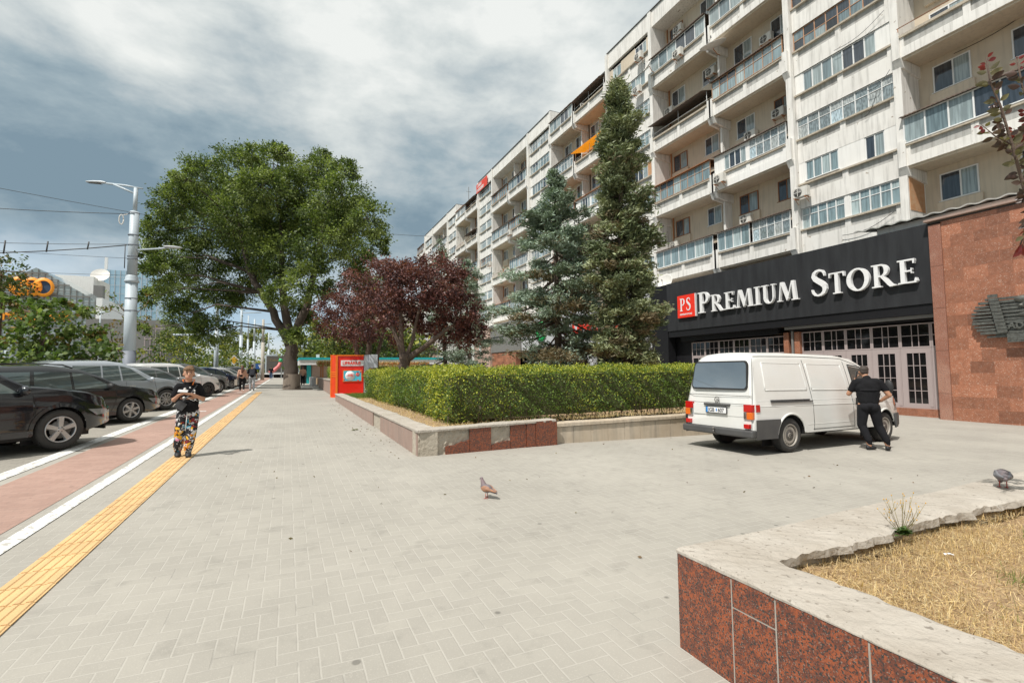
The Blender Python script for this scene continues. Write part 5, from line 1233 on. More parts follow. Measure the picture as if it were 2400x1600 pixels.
def smooth(t): t = min(1, max(0, t)); return t * t * (3 - 2 * t)
def interp(pts, x):
    if x <= pts[0][0]: return pts[0][1]
    for (a, b), (c, d) in zip(pts, pts[1:]):
        if x <= c: return b + (d - b) * (x - a) / (c - a)
    return pts[-1][1]
def sinterp(pts, x):
    if x <= pts[0][0]: return pts[0][1]
    for (a, b), (c, d) in zip(pts, pts[1:]):
        if x <= c:
            t = (x - a) / (c - a); return b + (d - b) * (t * .5 + smooth(t) * .5)
    return pts[-1][1]
class Body:
    def __init__(s, L, W, top, belt, wheels, Ra, sill=.26, tumble=.34, taper=(.13, .07), crown=.05, lean=0., Rw=.34, nose=.30):
        s.__dict__.update(locals())
    def hw(s, x):
        f = smooth((x - (s.L / 2 - .95)) / .95); r = smooth((-(s.L / 2 - .6) - x) / .6)
        f2 = min(1, max(0, (x - (s.L / 2 - .55)) / .55)) ** 2.4; return s.W / 2 * (1 - s.taper[0] * f - s.taper[1] * r - s.nose * f2)
    def side(s, x, z):
        w = s.hw(x); zb = interp(s.belt, x)
        if z <= zb: 
            t = (z - .55) / .5; return w * (1 - .045 * t * t) + .012 * math.exp(-((z - zb + .22) / .05) ** 2)
        t0 = (zb - .55) / .5
        return w * (1 - .045 * t0 * t0) - (z - zb) * s.tumble - .10 * (z - zb) ** 2
    def bottom(s, x):
        z = s.sill + .10 * smooth((abs(x) - s.L / 2 + .7) / .7)
        for xw in s.wheels:
            d = x - xw
            if abs(d) < s.Ra: z = max(z, s.Rw + sqrt(s.Ra ** 2 - d * d))
        return z
    def P(s, x, z, sgn, off=0.):
        y = s.side(x, z) + off; xx = x
        if s.lean and x < -s.L / 2 + .5: xx = x + s.lean * max(0, z - .95) * smooth((-s.L / 2 + .5 - x) / .5)
        return (xx, sgn * y, z)
    def mesh(s):
        xs = [-s.L / 2 + s.L * i / 110 for i in range(111)]
        for xw in s.wheels: xs += [xw - s.Ra + .002, xw + s.Ra - .002, xw - s.Ra - .002, xw + s.Ra + .002]
        xs = sorted(xs); rows = []
        for x in xs:
            b = s.bottom(x); zb = interp(s.belt, x); zt = max(sinterp(s.top, x), b + .05); zb = min(max(zb, b + .03), zt - .01)
            half = [s.P(x, b + (zb - b) * j / 9, 1) for j in range(10)] + [s.P(x, zb + (zt - zb) * j / 6, 1) for j in range(1, 7)]
            ye = half[-1][1]
            rr = min(.09, ye * .5)
            top = []
            for j in range(1, 9):
                y = ye * (1 - j / 8); top.append((half[-1][0], y, zt + s.crown * (1 - (y / ye) ** 2)))
            h = half + top; rows.append(h + [(p[0], -p[1], p[2]) for p in h[-2::-1]])
        b = MB(); b.grid(rows)
        n = len(rows[0])
        for r_, fl in ((rows[0], False), (rows[-1], True)):
            # rounded end cap
            c = [(p[0], p[1], p[2]) for p in r_]; dx = (-.05 if not fl else .06); zc = .62
            ins = [(p[0] + dx, p[1] * .92, zc + (p[2] - zc) * .90) for p in c]
            g = [c, ins]; b.grid(g if fl else g[::-1]); b.add(ins, [tuple(range(n)) if fl else tuple(range(n))[::-1]])
        return b
    def patch(s, corners, off=.006, nu=14, nv=6, sgn=1, rnd=0.):
        """glass or panel on the flank; corners (x,z) bl,br,tr,tl"""
        (ax, az), (bx, bz), (cx, cz), (dx, dz) = corners; G = []
        for i in range(nu + 1):
            u_ = i / nu; row = []
            for j in range(nv + 1):
                v = j / nv; x0, z0 = ax + (bx - ax) * u_, az + (bz - az) * u_; x1, z1 = dx + (cx - dx) * u_, dz + (cz - dz) * u_
                x, z = x0 + (x1 - x0) * v, z0 + (z1 - z0) * v
                if rnd:
                    eu, ev = min(u_, 1 - u_), min(v, 1 - v)
                row.append(s.P(x, z, sgn, off))
            G.append(row if sgn > 0 else row[::-1])
        return G
    def outline(s, corners, w=.02, off=.004, sgn=1):
        G = []
        cs = corners + [corners[0]]
        out = MB()
        for (a, c) in zip(cs, cs[1:]):
            n = max(2, int(math.hypot(c[0] - a[0], c[1] - a[1]) / .08)); out.tube([s.P(a[0] + (c[0] - a[0]) * i / n, a[1] + (c[1] - a[1]) * i / n, sgn, off) for i in range(n + 1)], w / 2, 5)
        return out
def wheel(parent, x, y, R, w, rimm, spokes=5, sgn=-1, style='alloy', steer=0):
    M = Matrix.Translation((x, y, R)) @ Matrix.Rotation(radians(steer), 4, 'Z') @ Matrix.Rotation(radians(90) * (1 if sgn < 0 else -1), 4, 'X')
    # local z axis points outwards
    b = MB(); b.lathe([(0, -w * .6), (R * .35, -w * .6), (R * .45, -.04), (R * .45, -.02), (0, -.02)], 24, M=M); o = b.build('wheel', m_hub, parent)
    b = MB(); r = R * .665
    b.lathe([(r, -w), (R * .9, -w), (R * .985, -w * .88), (R, -w * .5), (R * .985, -w * .12), (R * .93, .0), (R * .80, .012), (R * .70, .006), (r, -.012)], 40, M=M)
    for k in range(40):
        a = 2 * pi * k / 40
        b.box(R * .975, R * 1.003, -.008, .008, -w * .9, -w * .1, M=M @ Matrix.Rotation(a, 4, 'Z'))
    b.build('tyre', m_tyre, o)
    b = MB()
    b.lathe([(r + .002, -w * .95), (r, -.012), (r * .97, .004), (r * .91, .004), (r * .88, -.02), (r * .87, -w * .9)], 40, M=M)
    if style == 'alloy':
        b.lathe([(0, .0), (r * .17, .0), (r * .24, -.014), (r * .24, -.05)], 20, M=M)
        for k in range(spokes):
            a = 2 * pi * k / spokes + .3; Mk = M @ Matrix.Rotation(a, 4, 'Z'); ww = r * (1.35 / spokes)
            b.add([(r * .15, -ww * .45, -.004), (r * .15, ww * .45, -.004), (r * .93, ww * .62, .002), (r * .93, -ww * .62, .002), (r * .15, -ww * .7, -.035), (r * .15, ww * .7, -.035), (r * .93, ww * .9, -.03), (r * .93, -ww * .9, -.03)],
                  [(3, 2, 1, 0), (0, 1, 5, 4), (1, 2, 6, 5), (2, 3, 7, 6), (3, 0, 4, 7)], M=Mk)
    elif style == 'multi':
        b.lathe([(0, .0), (r * .16, .0), (r * .2, -.02)], 16, M=M)
        for k in range(spokes * 2):
            a = 2 * pi * (k // 2) / spokes + (.16 if k % 2 else -.0); Mk = M @ Matrix.Rotation(a, 4, 'Z')
            b.box(r * .12, r * .92, -r * .03, r * .03, -.025, .0, M=Mk)
    else:   # steel disc with round vents
        b.lathe([(0, -.012), (r * .20, -.012), (r * .25, -.028), (r * .42, -.03), (r * .60, -.012), (r * .72, -.014), (r * .88, -.05)], 40, M=M)
    b.build('rim', rimm, o)
    b = MB()
    if style == 'steel':
        for k in range(18):
            a = 2 * pi * k / 18; b.lathe([(0, 0), (r * .055, 0)], 10, M=M @ Matrix.Rotation(a, 4, 'Z') @ Matrix.Translation((r * .80, 0, -.026)) @ Matrix.Rotation(radians(28), 4, 'Y') @ Matrix.Diagonal((1, 1.1, 1, 1)))
        for k in range(5): b.lathe([(0, .0), (r * .045, .0), (r * .045, -.01)], 8, M=M @ Matrix.Rotation(2 * pi * k / 5, 4, 'Z') @ Matrix.Translation((r * .30, 0, -.016)))
        b.lathe([(r * .10, -.005), (r * .15, -.005)], 12, M=M); b.build('vent_hole', m_seam, o)
    else:
        for k in range(5): b.lathe([(0, .004), (r * .035, .004), (r * .035, -.01)], 8, M=M @ Matrix.Rotation(2 * pi * k / 5, 4, 'Z') @ Matrix.Translation((r * .17, 0, -.002)))
        b.build('wheel_bolts', m_seam, o)
    return o
def liner(b, x, y, R, sgn, w=.32):
    """dark wheel-house shell"""
    M = Matrix.Translation((x, y, 0))
    G = []
    for i in range(13):
        a = pi * i / 12; G.append([(x + R * cos(a), y, .34 + R * sin(a)), (x + R * cos(a), y - sgn * -w * -1, .34 + R * sin(a))])
    b.grid(G); b.add([(x - R, y - sgn * w, .1), (x + R, y - sgn * w, .1), (x + R, y - sgn * w, .34 + R), (x - R, y - sgn * w, .34 + R)], [(0, 1, 2, 3)])

def car(kind, label, loc, rz, col, rim='alloy', spokes=5, low=False, rimm=None, rails=False, group='cars parked nose-in along the bike lane', name='parked_car', cladding=False):
    z0 = S(loc[0], loc[1]); t = thing(name, label, 'car', (loc[0], loc[1], z0 - .008), rz, group)
    if kind == 'suv':
        L, W = 4.66, 1.88; B = Body(L, W, [(-2.33, .98), (-2.22, 1.12), (-1.95, 1.50), (-1.5, 1.63), (-.3, 1.655), (.12, 1.60), (.42, 1.45), (1.02, 1.10), (1.8, .99), (2.2, .88), (2.33, .70)],
            [(-2.33, .98), (-1, 1.0), (.9, .98), (1.5, .96), (2.33, .62)], (-1.42, 1.42), .40, sill=.27, Rw=.35)
        wins = [[(-.50, 1.03), (.0, 1.02), (.0, 1.51), (-.45, 1.50)], [(.05, 1.02), (.84, 1.01), (.32, 1.43), (.05, 1.50)], [(-1.35, 1.04), (-.55, 1.03), (-.50, 1.50), (-1.22, 1.50)], [(-1.98, 1.12), (-1.42, 1.05), (-1.30, 1.49), (-1.78, 1.42)]]
        gx = (.32, .97); R = .35
    elif kind == 'wagon':
        L, W = 4.70, 1.76; B = Body(L, W, [(-2.35, .90), (-2.28, 1.0), (-2.0, 1.36), (-1.7, 1.44), (-.3, 1.475), (.3, 1.40), (.58, 1.28), (1.18, .96), (1.9, .86), (2.22, .76), (2.35, .60)],
            [(-2.35, .90), (-1, .90), (.9, .89), (1.5, .86), (2.35, .56)], (-1.38, 1.42), .36, sill=.21, Rw=.315)
        wins = [[(-.62, .93), (.10, .92), (.10, 1.33), (-.57, 1.34)], [(.15, .92), (1.00, .91), (.47, 1.27), (.15, 1.325)], [(-1.5, .94), (-.70, .93), (-.64, 1.34), (-1.40, 1.33)], [(-2.1, .96), (-1.56, .94), (-1.46, 1.33), (-1.86, 1.30)]]
        gx = (.5, 1.12); R = .315
    else:
        L, W = 4.25, 1.78; B = Body(L, W, [(-2.12, .88), (-2.05, 1.02), (-1.75, 1.32), (-1.3, 1.44), (-.3, 1.48), (.25, 1.42), (.52, 1.30), (1.12, .98), (1.7, .88), (2.0, .78), (2.12, .60)],
            [(-2.12, .94), (-1, .93), (.8, .90), (1.4, .87), (2.12, .56)], (-1.28, 1.30), .36, sill=.22, Rw=.32)
        wins = [[(-.60, .96), (.08, .95), (.08, 1.34), (-.55, 1.34)], [(.13, .95), (.95, .93), (.42, 1.29), (.13, 1.335)], [(-1.35, .99), (-.66, .97), (-.60, 1.34), (-1.18, 1.31)]]
        gx = (.45, 1.06); R = .32
    B.mesh().build('body', col, t, fix=True)
    b = MB()
    for xw in B.wheels:
        for s_ in (1, -1): liner(b, xw, s_ * (W / 2 - .05), B.Ra - .004, s_)
    b.box(-L / 2 + .4, L / 2 - .4, -W / 2 + .2, W / 2 - .2, .2, .32); b.build('underbody', m_black, t)
    for w_ in wins:
        for s_ in (-1, 1):
            g = MB(); g.grid(B.patch(w_, .005, sgn=s_)); g.build('side_window', m_cglass, t)
    for (xa, xb, nm) in ((gx[0], gx[1], 'windscreen'), (-L / 2 + .10, -L / 2 + .42, 'rear_window')):
        G = []
        for i in range(9):
            x = xa + (xb - xa) * i / 8; zt = sinterp(B.top, x); ye = B.side(x, zt) - .07
            G.append([(x + (.004 if nm[0] == 'w' else -.006), -ye + 2 * ye * j / 10, zt + B.crown * (1 - ((-ye + 2 * ye * j / 10) / (ye + .07)) ** 2) + .008) for j in range(11)])
        g = MB(); g.grid(G); g.build(nm, m_cglass, t)
    for xw in B.wheels:
        for s_ in (-1, 1): wheel(t, xw, s_ * (W / 2 - .015), R, .23, rimm or (m_alloy if rim != 'black' else m_blkrim), spokes, s_, 'alloy' if rim in ('alloy', 'black') else rim)
    if not low:
        for s_ in (-1, 1):
            b = MB()
            for xs in (.14, 1.05, -.56, -1.38):
                if xs == 1.05: pts = [(1.02, interp(B.belt, 1.) + .0), (1.06, .70), (1.0, .45), (.92, B.sill + .08)]
                elif xs == -1.38: pts = [(-1.36, interp(B.belt, -1)), (-1.20, .82), (-.98, .62), (-.92, B.sill + .08)]
                else: pts = [(xs, interp(B.belt, xs)), (xs - .01, B.sill + .08)]
                P = []
                for (a, c) in zip(pts, pts[1:]): P += [B.P(a[0] + (c[0] - a[0]) * i / 5, a[1] + (c[1] - a[1]) * i / 5, s_, .0) for i in range(6)]
                b.tube(P, .0045, 4, cap=False)
            b.build('door_gap', m_seam, t)
            b = MB()
            for xs in (-.40, .30): p = B.P(xs, interp(B.belt, xs) - .13, s_, .02); b.box(p[0] - .1, p[0] + .1, min(p[1], p[1] + s_ * .018), max(p[1], p[1] + s_ * .018), p[2] - .014, p[2] + .014)
            b.build('door_handle', m_chrome if kind != 'wagon' else m_black, t, bevel=.006)
            b = MB(); p = B.P(.88, interp(B.belt, .88) + .07, s_, .0); b.ball((p[0], p[1] + s_ * .10, p[2]), .07, .11, .085); b.tube([p, (p[0], p[1] + s_ * .08, p[2] - .02)], .03, 6); b.build('wing_mirror', col if kind != 'wagon' else m_black, t)
            if kind != 'hatch' or True:
                b = MB(); z1 = B.sill; G = [[B.P(x, z1 + h, s_, .012) for h in (.0, .05, .10)] for x in [B.wheels[0] + B.Ra + .05 + (B.wheels[1] - B.wheels[0] - 2 * B.Ra - .1) * i / 10 for i in range(11)]]
                b.grid(G if s_ > 0 else [g[::-1] for g in G]); b.build('sill', m_plastic if kind == 'suv' else col, t)
    if kind == 'suv':
        for xw in B.wheels:
            for s_ in (-1, 1):
                b = MB(); G = []
                for i in range(19):
                    a = pi * (i / 18) * 1.1 - .05 * pi; row = []
                    for rr_ in (B.Ra - .005, B.Ra + .055): x = xw + rr_ * cos(a); z = B.Rw + rr_ * sin(a); row.append(B.P(x, max(z, .28), s_, .010))
                    G.append(row if s_ < 0 else row[::-1])
                b.grid(G); b.build('wheel_arch', m_plastic if cladding else col, t)
    if rails:
        b = MB()
        for s_ in (-1, 1):
            P = [(x, s_ * (B.side(x, sinterp(B.top, x)) - .04), sinterp(B.top, x) + (.075 if -1.8 < x < .1 else .02)) for x in [-1.95, -1.8, -1.2, -.6, .0, .2]]
            b.tube(P, .016, 6)
        b.build('roof_rail', m_black if kind == 'wagon' else m_chrome, t)
    for s_ in (-1, 1):
        zf = interp(B.belt, L / 2 - .2) - .02
        g = MB(); g.grid(B.patch([(L / 2 - .34, zf - .13), (L / 2 - .01, zf - .12), (L / 2 - .03, zf - .03), (L / 2 - .50, zf - .01)], .010, sgn=s_, nu=8, nv=4)); h = g.build('headlight', m_hlight, t)
        g = MB(); zr = interp(B.belt, -L / 2) - .12; g.grid(B.patch([(-L / 2 + .01, zr - .12), (-L / 2 + .32, zr - .05), (-L / 2 + .28, zr + .10), (-L / 2 + .01, zr + .08)], .008, sgn=s_, nu=8, nv=4)); g.build('tail_light', m_tail, t)
    b = MB(); y = B.hw(L / 2) * .62; xx = L / 2 + .055
    b.box(xx, xx + .02, -y, y, .50, .64); b.box(xx - .02, xx + .01, -y * 1.2, y * 1.2, .24, .36); b.build('grille', m_black, t)
    b = MB(); b.box(xx + .02, xx + .03, -.26, .26, .40, .50); b.build('number_plate', m_letter, t)
    return t
P_blk = paint('black_car_paint', (.010, .012, .017), metal=.3); P_dgr = paint('charcoal_car_paint', (.035, .038, .040), metal=.5); P_sil = paint('silver_blue_car_paint', (.42, .46, .50), metal=.25)
P_wht = paint('white_car_paint', (.74, .74, .73)); P_gry = paint('grey_car_paint', (.20, .21, .22), metal=.25); P_nav = paint('navy_car_paint', (.015, .03, .08), metal=.3); P_sl2 = paint('silver_car_paint', (.5, .5, .5), metal=.25)
HD = radians(44)
def cpos(xw, yw, fw):        # front right wheel at (xw, yw): centre of the car
    c, s_ = cos(HD), sin(HD); lx, ly = fw
    return (xw - (lx * c - ly * s_), yw - (lx * s_ + ly * c))
car('suv', 'glossy black SUV with five-spoke alloy wheels, nearest at the left edge', cpos(-3.62, 11.1, (1.42, -.9)), HD, P_blk, spokes=5)
car('wagon', 'charcoal estate car with roof rails and tinted windows behind the black SUV', cpos(-3.78, 16.0, (1.42, -.85)), HD, P_dgr, spokes=6, rails=True)
car('suv', 'silver blue SUV with thin-spoked wheels, behind the boy', cpos(-3.82, 20.3, (1.42, -.9)), HD, P_sil, rim='multi', spokes=10, cladding=True)
car('hatch', 'dark car mostly hidden between the silver blue SUV and the white SUV', cpos(-3.9, 24.4, (1.30, -.85)), HD, P_gry, rim='multi', spokes=7)
car('suv', 'white SUV with black wheels, just right of the boy', cpos(-3.65, 28.6, (1.42, -.9)), HD, P_wht, rim='black', spokes=7)
car('suv', 'mid grey SUV with plastic arches, right of the white SUV', cpos(-3.62, 32.6, (1.42, -.9)), HD, P_gry, rim='multi', spokes=8, cladding=True)
car('hatch', 'dark navy hatchback with silver wheels, before the walking couple', cpos(-3.5, 38.6, (1.30, -.85)), HD, P_nav, rim='multi', spokes=7)
far_cars = [('hatch', P_wht, 43, 'white hatchback partly hidden by the walking couple'), ('hatch', P_sl2, 47.5, 'silver car roof showing left of the couple, beyond the navy one'), ('hatch', P_blk, 52, 'black car directly right of the walking man'),
            ('suv', P_gry, 57, 'dark grey car second right of the walking man'), ('hatch', P_dgr, 62, 'small charcoal car third right of the walking man'), ('hatch', P_wht, 67, 'last small white car at the end of the parked row')]
for k, p, y, lab in far_cars: car(k, lab, cpos(-3.5, y, (1.3, -.85)), HD, p, rim='multi', spokes=6, low=True)
VW_ = thing('delivery_truck', 'white box vehicle top showing above the silver car roof', 'truck', (-16, 41, S(-16, 41)))
b = MB(); b.box(-18.2, -16.0, 40, 41.9, .9, 2.75); b.build('cargo_box', P_wht, VW_, True, bevel=.06); b = MB(); b.box(-15.95, -14.6, 40.05, 41.85, .6, 2.1); b.build('cab', P_wht, VW_, True, bevel=.15)
b = MB(); b.box(-15.5, -14.58, 40.1, 41.8, 1.45, 1.95); b.build('windscreen', m_cglass, VW_, True)
for x in (-17.5, -15.2):
    b = MB(); b.tube([(x, 40.02, .75), (x, 40.3, .75)], .4, 20); b.build('wheel', m_tyre, VW_, True)

# --- the white van ---
P_van = mat('van_white_paint', (.74, .745, .725), .32, col2=(.62, .60, .545), scale=1.1, amt=.35, coat=.5)
VH = radians(3.2)
VL, VWd = 5.14, 1.84
vt = thing('white_van', 'white panel van with dark bumpers and registration JGB 607, parked facing the store', 'van', (0, 0, 0))
B = Body(VL, VWd, [(-2.57, 1.72), (-2.50, 1.84), (-2.3, 1.90), (-1.5, 1.925), (.2, 1.92), (.75, 1.86), (1.0, 1.76), (1.72, 1.20), (2.15, 1.08), (2.42, .95), (2.57, .72)],
         [(-2.57, 1.12), (.9, 1.10), (1.6, 1.06), (2.2, .98), (2.57, .66)], (-1.60, 1.72), .40, sill=.36, tumble=.19, taper=(.12, .02), crown=.035, lean=.13, Rw=.33, nose=.10)
B.mesh().build('body', P_van, vt, fix=True)
b = MB()
for xw in B.wheels:
    for s_ in (1, -1): liner(b, xw, s_ * (VWd / 2 - .04), .396, s_, .36)
b.box(-2.3, 2.2, -.68, .68, .30, .45); b.build('underbody', m_black, vt)
for xw in B.wheels:
    for s_ in (-1, 1): wheel(vt, xw, s_ * (VWd / 2 - .035), .33, .215, m_steelrim, 5, s_, 'steel', steer=0)
vw = [[(-2.25, 1.20), (-1.02, 1.20), (-1.05, 1.72), (-2.20, 1.72)], [(-.86, 1.20), (.38, 1.19), (.30, 1.72), (-.86, 1.72)]]
for s_ in (-1, 1):
    for w_ in vw:   # pressed blind panels where windows would be
        g = MB(); g.grid(B.patch(w_, .007, sgn=s_)); o = g.build('side_panel', P_van, vt)
        q = B.outline(w_, .020, .004, s_); q.build('panel_edge', P_van, o)
    g = MB(); g.grid(B.patch([(.62, 1.17), (1.50, 1.15), (1.02, 1.66), (.62, 1.70)], .006, sgn=s_)); o = g.build('cab_window', m_cglass, vt)
    q = B.outline([(.60, 1.15), (1.54, 1.13), (1.03, 1.69), (.60, 1.73)], .024, .003, s_); q.build('window_seal', m_black, o)
    seams = [[(-.94, 1.80), (-.93, 1.40), (-.90, .98), (-.90, .40)], [(.46, 1.80), (.47, 1.1), (.48, .38)], [(-.93, .42), (.48, .42)], [(1.62, 1.10), (1.42, .95), (1.30, .74), (1.25, .40)], [(-2.45, 1.84), (-1.0, 1.87), (.4, 1.86), (.98, 1.72)]]
    b = MB()
    for pts in seams:
        P = []
        for (a, c) in zip(pts, pts[1:]): P += [B.P(a[0] + (c[0] - a[0]) * i / 8, a[1] + (c[1] - a[1]) * i / 8, s_, .0) for i in range(9)]
        b.tube(P, .006, 4, cap=False)
    b.build('door_gap', m_seam, vt)
    b = MB()
    for zz in (.90, .52, 1.0):     # pressed swage lines
        xs = [-2.5 + i * .1 for i in range(50)]
        xs = [x for x in xs if all(abs(x - xw) > (.45 if zz < .85 else 0) for xw in B.wheels)]
        seg = []
        for x in xs:
            if seg and x - seg[-1] > .15: b.tube([B.P(q, zz, s_, -.002) for q in seg], .007, 5, cap=False); seg = []
            seg.append(x)
        if len(seg) > 1: b.tube([B.P(q, zz, s_, -.002) for q in seg], .007, 5, cap=False)
    b.build('swage_line', P_van, vt)
    for xw in B.wheels:     # flared arch lips
        b = MB(); b.tube([B.P(xw + .415 * cos(a), max(.37, .33 + .415 * sin(a)), s_, .006) for a in [pi * i / 22 for i in range(23)]], .020, 6); b.build('wheel_arch', P_van, vt)
    # rear bumper corner running to the wheel arch
    G = []
    for i in range(13):
        x = -2.60 + (.66) * i / 12; row = []
        for j in range(6):
            z = .30 + (.66 - .30) * j / 5
            zz = z; xa = min(x, -1.60 - sqrt(max(0, .425 ** 2 - (z - .33) ** 2)) if abs(z - .33) < .42 else x)
            p = B.P(max(xa, -2.57), zz, s_, .03); row.append((xa, p[1], z))
        G.append(row if s_ > 0 else row[::-1])
    g = MB(); g.grid(G); g.build('bumper_corner', m_plastic, vt)
    # rear lights: red over clear and amber, dark edge
    x0 = -2.61
    y0_, y1_ = (VWd / 2 - .245), (VWd / 2 - .04)
    def bx(n, ya, yb, za, zb, m, par, d=.035):
        b_ = MB(); b_.box(x0 - d, x0 + .05, min(s_ * ya, s_ * yb), max(s_ * ya, s_ * yb), za, zb); return b_.build(n, m, par, bevel=.006)
    tl = bx('tail_light', y0_, y1_, .80, .935, m_tail, vt); bx('indicator_lens', y0_ + .07, y1_, .665, .796, m_amber, tl); bx('reverse_lens', y0_, y0_ + .066, .665, .796, m_chrome, tl)
    g = MB(); g.grid(B.patch([(-2.57, .80), (-2.46, .80), (-2.46, .935), (-2.57, .935)], .014, sgn=s_, nu=3, nv=2)); g.build('tail_light_side', m_tail, tl)
    bx('fog_light', y0_ + .03, y1_ - .05, .50, .58, m_tail, vt, .075)
    g = MB(); g.grid(B.patch([(2.30, .80), (2.55, .78), (2.50, .95), (2.30, .97)], .01, sgn=s_, nu=4, nv=3)); g.build('headlight', m_hlight, vt)
    g = MB(); g.grid(B.patch([(2.22, .80), (2.29, .80), (2.29, .97), (2.22, .98)], .012, sgn=s_, nu=2, nv=2)); g.build('front_indicator', m_amber, vt)
    b = MB()
    for k in range(6): p = B.P(2.26, .70 + k * .024, s_, .004); b.box(p[0] - .07, p[0] + .06, min(p[1], p[1] + s_ * .004), max(p[1], p[1] + s_ * .004), p[2], p[2] + .010)
    b.build('wing_vent', m_seam, vt)
    b = MB(); p = B.P(1.50, 1.16, s_, 0); b.tube([p, (p[0] + .06, p[1] + s_ * .14, p[2] + .05)], .016, 6); o = b.build('mirror_arm', m_black, vt)
    b = MB(); b.ball((p[0] + .09, p[1] + s_ * .22, p[2] + .08), .05, .105, .165, n=16); b.build('wing_mirror', m_black, vt)
    b = MB(); b.box(.52, .58, min(s_ * .93, s_ * .955), max(s_ * .93, s_ * .955), .86, 1.02); b.build('door_handle', m_black, vt, bevel=.01)
    g = MB(); G = []
    for i in range(12):
        x = 1.90 + .74 * i / 11; xa = max(x, 1.72 + sqrt(max(0, .425 ** 2 - (.10) ** 2)) - .2 * 0) if x < 2.1 else x; w = B.side(min(x, 2.57), .5) + .03 - (.22 * smooth((x - 2.45) / .2))
        G.append([(xa, s_ * w, .30), (xa, s_ * (w + .01), .45), (xa, s_ * w, .62)] if s_ > 0 else [(xa, s_ * w, .62), (xa, s_ * (w + .01), .45), (xa, s_ * w, .30)])
    g.grid(G); g.build('front_bumper_corner', m_plastic, vt)
b = MB(); P = [B.P(x, 1.005, -1, .012) for x in (-2.15, -1.6, -1.0)]
for q in (P,): b.tube(q, .016, 6); b.box(-2.16, -.93, -VWd / 2 - .008, -VWd / 2 + .02, .965, .985)
b.build('door_rail', m_plastic, vt)
def rear(y, z, d=0.): return (-2.57 - .052 + .13 * max(0, z - .95) - d, y, z)
def rear_panel(ya, yb, za, zb, d, m, name, par, r=.06, inset=.0):
    """rounded rectangle lying on the sloped tail face"""
    pts = []; 
    for (cx, cz, a0) in ((yb - r, zb - r, 0), (ya + r, zb - r, 90), (ya + r, za + r, 180), (yb - r, za + r, 270)):
        for k in range(7): a = radians(a0 + 15 * k); pts.append((cx + r * cos(a), cz + r * sin(a)))
    f_ = [rear(y * (1 - inset * (z - za)), z, d) for y, z in pts]; k_ = [rear(y * (1 - inset * (z - za)), z, -.03) for y, z in pts]; n = len(pts)
    b_ = MB(); b_.add(f_ + k_, [tuple(range(n))] + [(i, n + i, n + (i + 1) % n, (i + 1) % n) for i in range(n)]); return b_.build(name, m, par)
rear_panel(-.74, .74, 1.20, 1.76, .010, m_black, 'window_seal', vt, .09, .13)
rear_panel(-.71, .71, 1.23, 1.73, .014, m_vglass, 'rear_window', vt, .07, .13)
rear_panel(-.66, .66, .70, .90, .004, P_van, 'tailgate_recess', vt, .02)
b = MB(); b.box(-2.655, -2.61, -.34, .34, .885, .925); b.build('plate_light_bar', m_plastic, vt, bevel=.01)
b = MB()
for zz in (1.09, .935, .43): b.tube([rear(-.84, zz, -.001), rear(.84, zz, -.001)], .0045, 4)
for s_ in (-1, 1): b.tube([rear(s_ * .84, .43, -.001), rear(s_ * .85, 1.1, -.001), rear(s_ * .78, 1.80, -.001)], .0045, 4)
b.build('tailgate_gap', m_seam, vt)
b = MB(); b.box(-2.70, -2.45, -VWd / 2 - .0, VWd / 2 + .0, .33, .47); b.build('rear_bumper', m_plastic, vt, bevel=.03)
b = MB(); b.box(2.45, 2.66, -.72, .72, .32, .62); b.build('front_bumper', m_plastic, vt, bevel=.03)
b = MB(); b.tube([(-2.4, 0, .34), (-2.66, 0, .33), (-2.74, 0, .37), (-2.74, 0, .42)], .018, 8); b.ball((-2.74, 0, .445), .027); b.tube([(-2.5, -.7, .33), (-2.5, .7, .33)], .025, 8); b.build('tow_bar', m_hub, vt)
pm = MB(); pm.box(-2.66, -2.645, -.28, .28, .735, .865); pl = pm.build('number_plate', m_black, vt, bevel=.004)
pm = MB(); pm.box(-2.663, -2.66, -.265, .265, .748, .852); pm.build('plate_field', m_letter, pl)
pm = MB(); pm.box(-2.665, -2.663, .215, .265, .748, .852); pm.build('blue_band', mat('plate_blue', (.02, .22, .60), .5), pl)
TM = frameM((-2.666, .20, .765), (0, -1, 0), (0, 0, 1))
text('plate_text', 'JGB', .105, TM, m_black, pl, .001, bold=.001); text('plate_text', '607', .105, frameM((-2.666, -.055, .765), (0, -1, 0), (0, 0, 1)), m_black, pl, .001, bold=.001)
pm = MB(); pm.box(-2.666, -2.663, -.03, -.004, .775, .83); pm.build('plate_sticker', mat('plate_blue', (.02, .22, .60), .5), pl)
M = frameM(rear(0, 1.0, .008), (0, -1, 0), (.1, 0, 1)); b = MB(); b.lathe([(.052, 0), (.062, 0), (.062, .008), (.052, .008), (.052, 0)], 28, M=M)
for pts in ([(-.035, .045), (-.012, .0), (0, .035), (.012, .0), (.035, .045)], [(-.05, .01), (-.022, -.045), (0, -.005), (.022, -.045), (.05, .01)]):
    b.tube([M @ Vector((x, y, .004)) for x, y in pts], .004, 4)
b.build('badge', m_hub, vt)
b = MB(); b.tube([(1.2, -.78, .38), (1.2, -.78, .42)], .02); 
vt.location = (10.50, 7.04, S(10.5, 7.1)); vt.rotation_euler = (0, radians(1.2), VH); vt.scale = (1.08, .875, 1.0)

